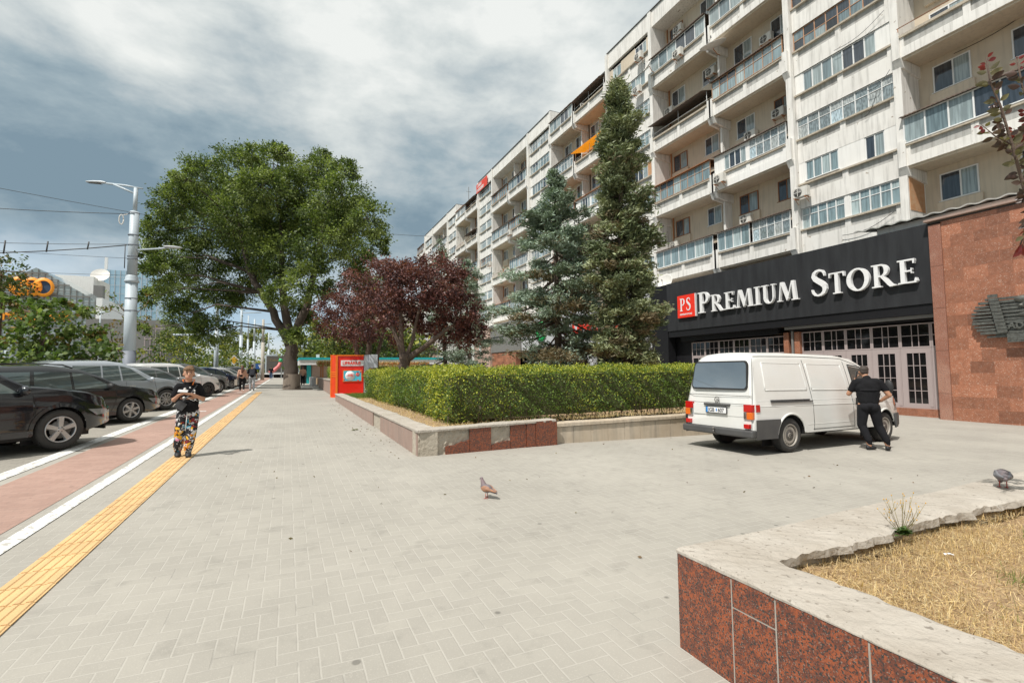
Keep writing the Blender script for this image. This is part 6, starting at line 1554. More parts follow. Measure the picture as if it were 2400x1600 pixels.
# ---------------- people and birds ----------------
m_skin = mat('skin', (.52, .29, .19), .55, col2=(.47, .25, .16), scale=14); m_skin2 = mat('tanned_skin', (.42, .22, .135), .55, col2=(.38, .19, .11), scale=14)
m_hairb = mat('brown_hair', (.13, .07, .035), .7, col2=(.24, .14, .07), scale=40, stretch=(1, 1, .3), bump=.6, bscale=90); m_haird = mat('dark_hair', (.035, .025, .02), .6, col2=(.07, .05, .04), scale=60, bump=.5, bscale=120)
m_blk = mat('black_cotton', (.009, .009, .010), .9, spec=.15, col2=(.016, .016, .018), scale=9, bump=.35, bscale=14); m_blk2 = mat('black_trousers', (.012, .012, .014), .9, spec=.15, col2=(.020, .020, .023), scale=7, bump=.4, bscale=10)
m_shoe = mat('black_shoe', (.018, .018, .02), .6); m_white = MATS['marking_white']
m_orc = mat('orange_strap', (.75, .20, .03), .6); m_eye = mat('eye_dark', (.02, .015, .012), .2); m_lip = mat('lips', (.42, .16, .13), .5); m_phone = mat('phone_white', (.6, .6, .6), .3)
def graffiti():
    m = bpy.data.materials.new('graffiti_print'); m.use_nodes = True; nt = m.node_tree; N = nt.nodes; L = nt.links; b = N['Principled BSDF']; b.inputs['Roughness'].default_value = .8
    tc = N.new('ShaderNodeTexCoord'); no = N.new('ShaderNodeTexNoise'); no.inputs['Scale'].default_value = 9; L.new(tc.outputs['Object'], no.inputs[0])
    mx = N.new('ShaderNodeMix'); mx.data_type = 'RGBA'; mx.inputs[0].default_value = .12; L.new(tc.outputs['Object'], mx.inputs[6]); L.new(no.outputs[1], mx.inputs[7])
    vo = N.new('ShaderNodeTexVoronoi'); vo.inputs['Scale'].default_value = 21; L.new(mx.outputs[2], vo.inputs['Vector'])
    sp = N.new('ShaderNodeSeparateColor'); L.new(vo.outputs['Color'], sp.inputs[0]); cr = N.new('ShaderNodeValToRGB'); cr.color_ramp.interpolation = 'CONSTANT'; e = cr.color_ramp.elements
    cols = [(0, (.012, .012, .015)), (.44, (.62, .22, .01)), (.57, (.015, .012, .015)), (.64, (.70, .38, .03)), (.70, (.02, .26, .38)), (.75, (.20, .015, .015)), (.84, (.62, .62, .62)), (.90, (.012, .012, .015)), (.96, (.7, .25, .4))]
    while len(e) < len(cols): e.new(.5)
    for i, (p, c) in enumerate(cols): e[i].position = p; e[i].color = (*c, 1)
    L.new(sp.outputs[0], cr.inputs[0])
    v2 = N.new('ShaderNodeTexVoronoi'); v2.feature = 'DISTANCE_TO_EDGE'; v2.inputs['Scale'].default_value = 21; L.new(mx.outputs[2], v2.inputs['Vector'])
    n2 = N.new('ShaderNodeTexNoise'); n2.inputs['Scale'].default_value = 20; n2.inputs['Detail'].default_value = 2; L.new(tc.outputs['Object'], n2.inputs[0])
    r1 = N.new('ShaderNodeMapRange'); r1.inputs[1].default_value = .02; r1.inputs[2].default_value = .05; L.new(v2.outputs['Distance'], r1.inputs[0])
    m2 = N.new('ShaderNodeMix'); m2.data_type = 'RGBA'; L.new(r1.outputs[0], m2.inputs[0]); m2.inputs[6].default_value = (.01, .01, .012, 1); L.new(cr.outputs[0], m2.inputs[7])
    r2 = N.new('ShaderNodeMapRange'); r2.inputs[1].default_value = .585; r2.inputs[2].default_value = .60; L.new(n2.outputs[0], r2.inputs[0])
    r3 = N.new('ShaderNodeMapRange'); r3.inputs[1].default_value = .655; r3.inputs[2].default_value = .64; L.new(n2.outputs[0], r3.inputs[0])
    mu = N.new('ShaderNodeMath'); mu.operation = 'MULTIPLY'; L.new(r2.outputs[0], mu.inputs[0]); L.new(r3.outputs[0], mu.inputs[1])
    m3 = N.new('ShaderNodeMix'); m3.data_type = 'RGBA'; L.new(mu.outputs[0], m3.inputs[0]); L.new(m2.outputs[2], m3.inputs[6]); m3.inputs[7].default_value = (.68, .68, .68, 1)
    L.new(m3.outputs[2], b.inputs['Base Color']); return m
m_graf = graffiti()
def hand(wrist, dirn, palmn, side, sc, curl):
    """palm, four bent fingers of different length and a thumb; returns limb shapes"""
    d = Vector(dirn).normalized(); n = Vector(palmn); n = (n - d * n.dot(d)).normalized(); s = d.cross(n) * side; w = Vector(wrist); out = []
    k = sc
    for q in (-.024, -.008, .008, .024): out.append(('c', w + s * q * k * .7, w + d * .085 * k + s * q * k, .014 * k, .0115 * k))
    for q, L_ in ((-.028, .060), (-.0095, .076), (.0095, .082), (.028, .072)):
        p = w + d * .088 * k + s * q * k; a = 0
        for j in range(3):
            a += curl; dd = d * cos(a) + n * sin(a); p2 = p + dd * L_ * k * (.44, .32, .24)[j]; out.append(('c', p, p2, (.0088 - .0008 * j) * k, (.0082 - .0009 * j) * k)); p = p2
    p = w + d * .02 * k + s * .026 * k; p2 = p + (d * .55 + s * .7 + n * .35).normalized() * .038 * k; p3 = p2 + (d * .8 + s * .1 + n * .55).normalized() * .030 * k
    out += [('c', p, p2, .0125 * k, .0105 * k), ('c', p2, p3, .0100 * k, .0085 * k)]
    return out
def shift(sh, f):
    return sh
# --- the boy (faces the camera, looks down at a phone) ---
boy = thing('person', 'boy in black T-shirt and colourful printed trousers looking down at a phone', 'person', (-1.52, 9.72, S(-1.52, 9.72)), radians(9))
hc = Vector((.0, -.055, 1.385))
body = [('b', (hc.x, hc.y, hc.z + .02), .076, .093, .098), ('b', (hc.x, hc.y - .040, hc.z - .045), .055, .052, .058), ('c', (0, .01, 1.17), (0, -.02, 1.32), .052, .048),
        ('c', (-.13, .01, 1.165), (.13, .01, 1.165), .055, .055), ('b', (0, .01, 1.03), .145, .095, .16), ('b', (0, .01, .84), .13, .09, .13), ('b', (0, .01, .78), .14, .10, .09),
        ('c', (-.150, .01, 1.15), (-.200, -.02, .955), .045, .036), ('c', (-.200, -.02, .955), (-.135, -.21, 1.035), .034, .024),
        ('c', (.150, .01, 1.15), (.210, -.02, .95), .045, .036), ('c', (.210, -.02, .95), (.045, -.215, 1.045), .034, .024),
        ('c', (-.075, .01, .76), (-.10, -.01, .42), .075, .052), ('c', (-.10, -.01, .42), (-.125, .045, .09), .050, .036),
        ('c', (.075, .01, .76), (.055, -.06, .42), .075, .052), ('c', (.055, -.06, .42), (.02, -.08, .09), .050, .036),
        ('b', (hc.x, hc.y - .101, hc.z - .018), .0125, .018, .020), ('c', (hc.x, hc.y - .088, hc.z + .02), (hc.x, hc.y - .106, hc.z - .02), .009, .011),
        ('b', (hc.x - .078, hc.y + .01, hc.z - .01), .010, .018, .026), ('b', (hc.x + .078, hc.y + .01, hc.z - .01), .010, .018, .026)]
body += hand((-.135, -.21, 1.035), (.75, -.55, .38), (-.15, .45, .9), -1, .95, .55) + hand((.045, -.215, 1.045), (-.85, -.45, .15), (.1, .45, .9), 1, .95, .55)
skin('body', body, m_skin, boy, .0065, 5, .5)
skin('hair', [('b', (hc.x, hc.y + .022, hc.z + .055), .086, .094, .082), ('b', (hc.x, hc.y - .055, hc.z + .088), .074, .045, .032), ('b', (hc.x - .03, hc.y - .082, hc.z + .072), .038, .022, .026), ('b', (hc.x + .035, hc.y - .080, hc.z + .072), .034, .022, .024), ('b', (hc.x, hc.y + .06, hc.z - .0), .07, .045, .06), ('b', (hc.x + .02, hc.y - .03, hc.z + .125), .05, .04, .02)], m_hairb, boy, .007, 3)
b = MB()
for s_ in (-1, 1): b.ball((hc.x + s_ * .030, hc.y - .0905, hc.z + .012), .013, .006, .0045); b.box(hc.x + s_ * .031 - .016, hc.x + s_ * .031 + .016, hc.y - .097, hc.y - .090, hc.z + .030, hc.z + .036)
b.build('eyes', m_eye, boy); b = MB(); b.ball((hc.x, hc.y - .093, hc.z - .058), .020, .008, .006); b.build('mouth', m_lip, boy)
shirt = [('b', (0, .012, 1.06), .170, .118, .155), ('c', (-.13, .01, 1.165), (.13, .01, 1.165), .068, .068), ('b', (0, .012, .90), .158, .115, .14), ('b', (0, .012, .80), .160, .118, .07), ('c', (0, .012, .86), (0, .012, .775), .150, .152),
         ('c', (-.145, .01, 1.155), (-.192, -.005, 1.02), .060, .056), ('c', (.145, .01, 1.155), (.198, -.005, 1.02), .060, .056), ('c', (0, .01, 1.16), (0, .0, 1.225), .075, .062)]
sh = skin('tshirt', shirt, m_blk, boy, .009, 4, .5)
# flatten the barrel so that it hangs as cloth, hem cut level
for v in sh.data.vertices:
    if v.co.z < 1.0 and abs(v.co.x) < .19: v.co.y = .012 + (v.co.y - .012) * .78
    if v.co.z < .755: v.co.z = .755 - (.755 - v.co.z) * .15
trou = [('b', (0, .01, .74), .148, .105, .09), ('c', (-.075, .01, .72), (-.10, -.01, .44), .094, .082), ('c', (-.10, -.01, .44), (-.125, .035, .17), .083, .072), ('c', (-.125, .035, .17), (-.125, .045, .12), .072, .058),
        ('c', (.075, .01, .72), (.058, -.055, .44), .094, .082), ('c', (.058, -.055, .44), (.02, -.075, .17), .083, .072), ('c', (.02, -.075, .17), (.02, -.08, .12), .072, .058)]
skin('trousers', trou, m_graf, boy, .0085, 4, .5)
for x, y in ((-.125, .02), (.02, -.11)):
    s_ = skin('shoe', [('b', (x, y - .045, .045), .050, .085, .042), ('b', (x, y + .045, .055), .042, .050, .055), ('c', (x, y + .03, .05), (x, y + .04, .115), .044, .046), ('b', (x, y - .10, .035), .043, .045, .03)], m_shoe, boy, .007, 3)
    for v in s_.data.vertices: v.co.z = max(v.co.z, .004)
b = MB(); b.box(-.068, .068, -.008, .008, -.036, .036, M=Matrix.Translation((-.075, -.315, 1.105)) @ Matrix.Rotation(radians(-62), 4, 'X') @ Matrix.Rotation(radians(12), 4, 'Y')); b.build('phone', m_phone, boy, bevel=.004)
b = MB(); b.tube([(-.07, -.055, 1.255), (-.085, -.01, 1.285), (-.06, .06, 1.29), (0, .085, 1.285), (.06, .06, 1.29), (.085, -.01, 1.285), (.07, -.06, 1.25), (.055, -.10, 1.20)], .009, 8); b.build('headphone_band', m_orc, boy)
b = MB()
b.tube([(.12, -.06, 1.20), (.04, -.125, 1.06), (-.06, -.135, .95), (-.12, -.12, .89)], .012, 8); b.box(-.17, -.03, -.175, -.10, .80, .93, M=Matrix.Translation((-.01, .02, 0)) @ Matrix.Translation((-.1, 0, .86)) @ Matrix.Rotation(radians(35), 4, 'Y') @ Matrix.Translation((.1, 0, -.86))); b.build('sling_bag', mat('bag_charcoal', (.03, .032, .038), .6, col2=(.09, .095, .10), scale=14), boy, bevel=.015)
b = MB(); b.tube([(-.02, -.155, 1.0), (.03, -.13, .955), (.08, -.125, .93), (.11, -.12, .955), (.10, -.12, .975), (.085, -.12, .955), (.12, -.115, .93), (.155, -.10, .935)], .0035, 5); b.build('shirt_print', m_white, boy)
b = MB()
for (x, z, r_) in ((-.05, 1.13, .022), (-.03, 1.08, .02), (-.07, 1.09, .018), (-.06, .985, .022), (.085, 1.10, .014), (.085, 1.06, .014), (.02, 1.155, .012)): b.ball((x, -.112 - .0 * z, z), r_, .010, r_ * 1.1, n=10, m=6)
b.build('print_patch', m_white, boy)
b = MB(); b.tube([(-.01, -.128, .74), (-.018, -.13, .60), (-.03, -.12, .44)], .006, 5); b.build('drawstring', m_white, boy)

# --- man by the van, seen from behind, phone at his ear ---
man = thing('person', 'man in black T-shirt and joggers standing beside the van, seen from behind', 'person', (10.74, 5.80, S(10.74, 5.80)), radians(-50))
h = Vector((-.03, .10, 1.575))
body = [('b', (h.x, h.y, h.z + .025), .078, .098, .100), ('b', (h.x, h.y + .045, h.z - .05), .055, .055, .055), ('c', (0, .03, 1.38), (-.015, .06, 1.50), .062, .056), ('b', (h.x - .080, h.y + .01, h.z - .005), .010, .018, .028), ('b', (h.x + .080, h.y + .01, h.z - .005), .010, .018, .028),
        ('c', (-.17, .0, 1.37), (.17, .0, 1.37), .068, .068), ('b', (0, .0, 1.22), .175, .11, .19), ('b', (0, -.01, 1.02), .14, .095, .13), ('b', (0, -.02, .93), .14, .10, .10),
        ('c', (-.195, .0, 1.35), (-.315, .05, 1.13), .058, .046), ('c', (-.315, .05, 1.13), (-.175, .20, 1.40), .044, .028), ('c', (.195, .0, 1.35), (.345, -.03, 1.11), .058, .046), ('c', (.345, -.03, 1.11), (.225, .06, .99), .044, .030),
        ('c', (-.09, -.01, .90), (-.125, .03, .49), .095, .062), ('c', (-.125, .03, .49), (-.02, -.01, .09), .058, .038), ('c', (.09, -.01, .90), (.155, .05, .49), .095, .062), ('c', (.155, .05, .49), (.29, .03, .09), .058, .038)]
body += hand((-.175, .20, 1.40), (.35, -.15, .92), (.9, .1, -.3), 1, 1.05, .45) + hand((.225, .06, .99), (-.75, .45, -.45), (-.2, -.3, -.9), 1, 1.05, .35)
skin('body', body, m_skin2, man, .008, 5, .5)
skin('hair', [('b', (h.x, h.y - .012, h.z + .055), .086, .100, .078), ('b', (h.x, h.y - .055, h.z + .01), .072, .050, .060)], m_haird, man, .007, 3)
skin('tshirt', [('c', (-.15, .0, 1.37), (.15, .0, 1.37), .082, .082), ('b', (0, .0, 1.25), .225, .140, .20), ('b', (0, -.01, 1.12), .205, .140, .20), ('c', (-.04, -.012, 1.16), (-.03, -.015, .985), .155, .150), ('c', (.04, -.012, 1.16), (.03, -.015, .985), .155, .150), ('c', (-.20, .0, 1.355), (-.268, .028, 1.22), .078, .066), ('c', (.20, .0, 1.355), (.290, -.012, 1.22), .078, .066), ('c', (0, .02, 1.40), (0, .03, 1.44), .09, .075)], m_blk, man, .009, 4, .5)
for v in bpy.data.objects[[o.name for o in man.children if o.name.startswith('tshirt')][0]].data.vertices:
    if v.co.z < 1.2 and abs(v.co.x) < .2: v.co.y = -.01 + (v.co.y + .01) * .84
    if v.co.z < .94: v.co.z = .94 - (.94 - v.co.z) * .12
skin('joggers', [('b', (0, -.015, .945), .165, .120, .09), ('b', (0, -.02, .90), .175, .135, .10), ('b', (-.075, -.045, .87), .10, .11, .11), ('b', (.075, -.045, .87), .10, .11, .11), ('c', (-.09, -.01, .86), (-.125, .03, .50), .110, .082), ('c', (-.125, .03, .50), (-.03, -.005, .20), .080, .064), ('c', (-.03, -.005, .20), (-.02, -.01, .13), .060, .045),
                 ('c', (.09, -.01, .86), (.155, .05, .50), .110, .082), ('c', (.155, .05, .50), (.275, .03, .20), .080, .064), ('c', (.275, .03, .20), (.29, .03, .13), .060, .045)], m_blk2, man, .010, 3, .5)
for x, y, a in ((-.02, .0, -50), (.29, .04, -20)):
    s_ = skin('shoe', [('b', (0, .055, .045), .048, .10, .042), ('b', (0, -.03, .05), .042, .055, .052), ('b', (0, .12, .035), .042, .05, .03)], m_shoe, man, .008, 3)
    s_.data.transform(Matrix.Translation((x, y, 0)) @ Matrix.Rotation(radians(a), 4, 'Z'))
    for v in s_.data.vertices: v.co.z = max(v.co.z, .004)
b = MB(); b.box(-.010, .010, -.035, .035, -.07, .07, M=Matrix.Translation((-.150, .155, 1.53)) @ Matrix.Rotation(radians(12), 4, 'Y')); b.build('phone', m_black, man, bevel=.004)

# --- couple walking away ---
def walker(name, label, loc, H, top_m, trou_m, hair_m, long_hair=False, stride=.12, rz=0.):
    t = thing('person', label, 'person', loc, rz, None); k = H / 1.75
    def s(L_): return [tuple([q[0]] + [tuple(c * k for c in a) if isinstance(a, tuple) else a * k for a in q[1:]]) for q in L_]
    skin('body', s([('b', (0, 0, 1.63), .078, .095, .105), ('c', (0, 0, 1.42), (0, 0, 1.55), .055, .052), ('c', (-.16, 0, 1.40), (.16, 0, 1.40), .06, .06), ('b', (0, 0, 1.2), .16, .11, .2), ('b', (0, 0, .95), .155, .115, .14),
                    ('c', (-.2, 0, 1.38), (-.25, -.02, 1.10), .05, .04), ('c', (-.25, -.02, 1.10), (-.24, .08, .86), .038, .028), ('b', (-.24, .1, .80), .022, .03, .055), ('c', (.2, 0, 1.38), (.25, -.02, 1.10), .05, .04), ('c', (.25, -.02, 1.10), (.26, .05, .86), .038, .028), ('b', (.26, .06, .80), .022, .03, .055),
                    ('c', (-.09, 0, .9), (-.1, stride, .5), .085, .06), ('c', (-.1, stride, .5), (-.1, stride * .8, .08), .055, .038), ('c', (.09, 0, .9), (.1, -stride * .2, .5), .085, .06), ('c', (.1, -stride * .2, .5), (.1, -stride * 1.6, .12), .055, .038)]), m_skin, t, .016, 3)
    hs = [('b', (0, -.012, 1.66), .088, .102, .088), ('b', (0, -.05, 1.62), .075, .06, .07)]
    if long_hair: hs += [('c', (0, -.07, 1.6), (0, -.12, 1.30), .085, .075)]
    skin('hair', s(hs), hair_m, t, .014, 3)
    skin('top', s([('c', (-.16, 0, 1.39), (.16, 0, 1.39), .075, .075), ('b', (0, 0, 1.22), .185, .13, .2), ('c', (0, 0, 1.12), (0, 0, .98), .155, .16), ('c', (-.19, 0, 1.38), (-.25, -.01, 1.15 if not long_hair else 1.0), .07, .06), ('c', (.19, 0, 1.38), (.25, -.01, 1.15 if not long_hair else 1.0), .07, .06)]), top_m, t, .016, 3)
    skin('trousers', s([('b', (0, 0, .93), .165, .125, .12), ('c', (-.09, 0, .88), (-.1, stride, .5), .105, .08), ('c', (-.1, stride, .5), (-.1, stride * .8, .12), .08, .06), ('c', (.09, 0, .88), (.1, -stride * .2, .5), .105, .08), ('c', (.1, -stride * .2, .5), (.1, -stride * 1.5, .15), .08, .06)]), trou_m, t, .016, 3)
    for x, y, z in ((-.1, stride * .8 + .05, .045), (.1, -stride * 1.6 + .03, .07)): skin('shoe', s([('b', (x, y, z), .045, .12, .045)]), m_shoe if not long_hair else m_white, t, .014, 2)
    return t, k
m_peach = mat('peach_blouse', (.60, .34, .24), .8); m_lgt = mat('light_grey_trousers', (.46, .48, .50), .85); m_hairbr = mat('auburn_hair', (.12, .05, .03), .6)
w, k = walker('person', 'woman with long brown hair in a peach blouse, walking away beside the man', (-2.66, 35.5, S(-2.6, 35.5)), 1.66, m_peach, m_blk2, m_hairbr, True, .10, radians(6))
b = MB(); b.box(-.16, .02, -.19, -.13, .93, 1.06); b.tube([(-.06, -.15, 1.05), (.05, -.16, 1.3), (.14, -.08, 1.42)], .008, 5); b.build('shoulder_bag', m_blk, w, bevel=.01)
b = MB(); b.box(-.42, -.26, -.06, .08, .38, .75); b.tube([(-.34, 0, .75), (-.28, .03, .84)], .01, 5); b.build('shopping_bag', mat('canvas_bag', (.48, .43, .36), .9), w, bevel=.02)
w, k = walker('person', 'man with dark backpack and pale grey trousers walking away beside the woman', (-2.12, 36.0, S(-2.1, 36)), 1.76, m_blk, m_lgt, m_haird, False, .14, radians(4))
b = MB(); b.box(-.15, .15, -.26, -.12, 1.02, 1.42); b.box(-.11, .11, -.29, -.261, 1.06, 1.24); b.build('backpack', mat('backpack_grey', (.045, .05, .065), .8), w, bevel=.04)
walker('person', 'tiny distant pedestrian in dark top and jeans at the end of the pavement', (-2.0, 72, S(-2, 72)), 1.75, m_blk, mat('blue_jeans', (.06, .10, .18), .9), m_haird, False, .1)
walker('person', 'pedestrian in pale clothes standing just right of the elm trunk', (1.25, 47, S(1.2, 47)), 1.7, m_peach, m_blk2, m_hairbr, False, .05)

# --- pigeons ---
def pigeon(label, loc, rz, cols, head_down=False):
    t = thing('pigeon', label, 'pigeon', loc, rz, None); mb, mw, mn = cols
    # local +x is forwards
    if not head_down:
        skin('body', [('b', (0, 0, .135), .085, .052, .058), ('b', (.045, 0, .155), .05, .046, .055), ('c', (.05, 0, .17), (.078, 0, .245), .040, .021), ('b', (.083, 0, .262), .024, .018, .019), ('c', (-.05, 0, .125), (-.16, 0, .085), .035, .012)], mb, t, .005, 5)
        skin('beak', [('c', (.098, 0, .260), (.125, 0, .252), .006, .002)], m_black, t, .002, 1)
        skin('neck', [('c', (.052, 0, .185), (.077, 0, .243), .037, .0225), ('b', (.083, 0, .264), .0245, .0185, .0195)], mn, t, .004, 4)
    else:
        skin('body', [('b', (0, 0, .115), .09, .060, .055), ('b', (.05, 0, .10), .05, .05, .05), ('c', (.07, 0, .09), (.13, 0, .045), .034, .020), ('b', (.14, 0, .035), .024, .018, .018), ('c', (-.05, 0, .12), (-.16, 0, .105), .04, .018)], mb, t, .005, 5)
        skin('beak', [('c', (.15, 0, .028), (.168, 0, .008), .006, .002)], m_black, t, .002, 1)
    for s_ in (-1, 1):
        z = .150 if not head_down else .128
        skin('wing', [('b', (-.005, s_ * .043, z - .01), .075, .016, .040), ('c', (-.03, s_ * .042, z - .012), (-.155, s_ * .018, z - .045 if not head_down else z - .01), .026, .008)], mw, t, .005, 4)
        b = MB(); b.tube([(.0, s_ * .022, .08), (.005, s_ * .024, .035), (.0, s_ * .024, .004)], .0042, 6)
        for a in (-.5, 0, .5, pi): b.tube([(.0, s_ * .024, .004), (.03 * cos(a), s_ * .024 + .03 * sin(a), .003)], .003, 5)
        b.build('leg', mat('pigeon_leg', (.45, .08, .06), .6), t)
    b = MB()
    for s_ in (-1, 1): b.ball((.092, s_ * .0165, .266) if not head_down else (.148, s_ * .016, .04), .0035)
    b.build('eyes', m_eye, t); return t
mg = mat('pigeon_grey', (.20, .20, .215), .7, col2=(.13, .125, .13), scale=30); mbz = mat('pigeon_russet', (.42, .19, .09), .7, col2=(.20, .15, .13), scale=22); mdk = mat('pigeon_slate', (.13, .125, .135), .6, col2=(.20, .14, .14), scale=30)
pigeon('russet and grey pigeon walking on the open pavement', (2.15, 5.33, S(2.15, 5.33)), radians(125), (mdk, mbz, mat('pigeon_neck', (.24, .17, .17), .5, col2=(.14, .12, .14), scale=30))).scale = (.86, .86, .86)
pigeon('grey pigeon pecking on the coping of the near planter, seen from behind', (5.27, 1.88, .50), radians(27), (mdk, mg, mg), True).scale = (.87, .87, .87)

# ---------------- street furniture and distant things ----------------
m_pole = mat('pole_blue_grey', (.50, .56, .60), .5, col2=(.43, .49, .53), scale=2, streak=.12); m_poled = mat('pole_dark_base', (.20, .22, .26), .6, scale=3)
m_conpole = mat('concrete_pole', (.50, .46, .40), .9, col2=(.38, .35, .30), streak=.3)
m_wire = mat('wire', (.07, .07, .07), .6); m_lamph = mat('lamp_head', (.62, .65, .67), .4, col2=(.5, .53, .55))
px, py = -7.0, 29.0
pz = S(px, py)
t = thing('street_lamp', 'tall thick blue grey tram pole with a lamp arm, behind the silver car', 'street lamp', (px, py, pz))
b = MB(); b.tube([(px, py, pz + 1.6), (px, py, 6.0)], [.255, .24], 24); b.tube([(px, py, 6.3), (px + .02, py, 9.55)], [.205, .185], 24); b.build('pole', m_pole, t, True)
b = MB(); b.tube([(px, py, pz), (px, py, 2.65)], [.27, .262], 24); b.build('painted_base', m_poled, t, True)
b = MB(); b.lathe([(.24, 6.0), (.30, 6.02), (.30, 6.10), (.26, 6.16), (.26, 6.28), (.21, 6.36)], 24, M=Matrix.Translation((px, py, 0))); b.build('collar', m_pole, t, True)
for z in (7.85, 7.15, 7.28, 9.45, 8.35, 5.2, 4.6): b = MB(); b.lathe([(.2 if z > 6.3 else .24, z), (.222 if z > 6.3 else .262, z), (.222 if z > 6.3 else .262, z + .04), (.2, z + .04)], 24, M=Matrix.Translation((px, py, 0))); b.build('clamp', m_poled, t, True)
b = MB(); b.tube([(px + .02, py, 9.55), (px + .04, py, 10.75)], .09, 10)
# arm direction: towards the road
A0 = Vector((px + .35, py - .15, 10.72)); A1 = Vector((px - 1.35, py + .75, 11.05)); A2 = Vector((px + .04, py, 10.45))
b.tube([A0, A0.lerp(A1, .5) + Vector((0, 0, .03)), A1], [.03, .05, .05], 8); b.tube([A2, A1 + Vector((.35, -.2, -.06))], [.045, .045], 8); b.build('arm', m_pole, t, True)
d = (A1 - A0); d.z = 0.0; d.normalize(); s_ = Vector((-d.y, d.x, 0)); H = MB()
R0 = []
for q, w_, h_ in ((0, .07, .05), (.2, .13, .08), (.6, .15, .07), (1.0, .11, .035)):
    c = A1 + d * q + Vector((0, 0, .02 + q * .08)); R0.append([tuple(c + s_ * w_), tuple(c + s_ * w_ * .6 + Vector((0, 0, h_))), tuple(c - s_ * w_ * .6 + Vector((0, 0, h_))), tuple(c - s_ * w_), tuple(c - Vector((0, 0, .035)))])
H.grid(R0, closed=True); H.build('lamp_head', m_lamph, t, True, fix=True)
H = MB(); c0, c1 = A1 + d * .25 + Vector((0, 0, .0)), A1 + d * .95 + Vector((0, 0, .06)); H.add([c0 + s_ * .11 - Vector((0, 0, .02)), c0 - s_ * .11 - Vector((0, 0, .02)), c1 - s_ * .09 - Vector((0, 0, .0)), c1 + s_ * .09 - Vector((0, 0, .0))], [(0, 1, 2, 3)]); H.build('lens', m_dgrey, t, True)
b = MB(); b.tube([(px, py, 7.62), (px + 1.2, py - .5, 7.70), (px + 1.6, py - .65, 7.76)], .04, 8); b.build('side_arm', m_pole, t, True); b = MB(); b.ball((px + 1.75, py - .7, 7.78), .42, .16, .06); b.build('small_lamp_head', m_lamph, t, True)
b = MB(); b.tube([(px - .5 + .09 * cos(a), py, 9.1 + .24 * sin(a)) for a in [2 * pi * i / 16 for i in range(17)]], .025, 6); b.tube([(px - .25, py, 9.4), (px - .45, py, 9.32)], .02, 6); b.build('cable_coil', m_dish, t, True)
b = MB(); b.tube([(px - .31, py, 6.7), (px - .31, py, 7.9)], .02, 6); b.build('cable_riser', m_wire, t, True)
def sag(a, c, s, n=16): 
    a, c = Vector(a), Vector(c); return [a.lerp(c, i / n) - Vector((0, 0, 4 * s * (i / n) * (1 - i / n))) for i in range(n + 1)]
def wire(label, pts, r, name='overhead_wire', cat='wire'):
    b = MB(); b.tube(pts, r * .65, 5); return tag(b.build(name, m_wire), label, cat, 'overhead wires across the road')
wire('pale cable sagging from the coil near the top of the tram pole', sag((px - .2, py, 9.42), (-26, 31, 9.9), .45), .025)
wire('upper span wire of the ladder-like pair from the tram pole to the road', sag((px - .2, py, 7.9), (-26, 31.5, 7.9), .35), .018)
wire('lower straight wire from the tram pole crossing the road', sag((px - .2, py, 6.35), (-27, 33, 6.9), .15), .014)
wire('middle thin wire from the tram pole with dark insulators', sag((px - .2, py, 7.2), (-26, 31, 7.9), .2), .014)
up = sag((px - .2, py, 7.9), (-26, 31.5, 7.9), .35, 12); lo_ = sag((px - .25, py, 7.85), (-26, 31.5, 7.4), .75, 12)
t2 = thing('feeder_cable', 'thick dark feeder cable hung in loops below its span wire left of the pole', 'cable', tuple(lo_[6])); b = MB(); b.tube(lo_, .024, 6); b.build('cable', m_wire, t2, True)
for i in (1, 2, 3, 4, 5, 6): 
    b = MB(); b.tube([up[i] + Vector((0, 0, .12)), lo_[i] - Vector((0, 0, .05))], .03, 6); b.build('hanger', m_wire, t2, True)
b = MB(); b.tube(sag((-40, 45, 17.5), (12, 62, 17.0), .9), .022, 5); tag(b.build('overhead_wire', m_wire), 'faint long wire high across the left sky, passing behind the elm crown', 'wire')
b = MB(); b.tube(sag((2, 70, 21.5), (26, 76, 24), .3), .03, 5); tag(b.build('overhead_wire', m_wire), 'faint wire from the elm crown towards the roof of the long block', 'wire')
def pole(x, y, h, r, m, label, arms=(), group='poles receding down the street'):
    z = S(x, y); t = thing('tram_pole', label, 'pole', (x, y, z), 0, group); b = MB(); b.tube([(x, y, z), (x, y, z + h * .62)], [r, r * .9], 14); b.tube([(x, y, z + h * .62), (x, y, z + h)], [r * .72, r * .6], 14); b.build('pole', m, t, True)
    if arms:
        b = MB()
        for (dz, L_) in arms: b.tube([(x, y, z + h - dz), (x + L_, y, z + h - dz + .15)], .06, 6)
        b.build('arm', m, t, True)
    return t
pole(-6.1, 52.5, 8.6, .20, m_pole, 'first tram pole beyond the big one, behind the street trees'); pole(-5.35, 68.7, 9.0, .21, m_pole, 'tram pole with lamp arms left of the elm trunk', ((.6, 2.2), (3.0, -1.6)))
pole(-4.8, 85, 9.2, .2, m_pole, 'tram pole right of the one with the cross beam', ((.8, 2.4),)); pole(-5.6, 84, 9.6, .16, m_pole, 'thinner tram pole next to the far one', ((1.8, 2.6),)); pole(-2.85, 67.5, 7.6, .22, m_conpole, 'pale concrete pole nearest the vanishing point'); pole(-3.6, 110, 9, .18, m_pole, 'faint farthest pole left of the elm trunk', ((1, 2),))
pole(-11.8, 30, 2.6, .13, m_pole, 'short pale post among the lindens behind the estate car'); pole(-13.5, 48, 6.0, .09, m_pole, 'thin curved lamp post behind the autumn tree', ((.1, .6),))
b = MB(); b.tube([(-12.5, 69, 6.2), (-5.3, 69, 6.2)], .12, 8); tag(b.build('gantry_beam', m_pole), 'horizontal pale gantry beam between distant poles', 'beam')
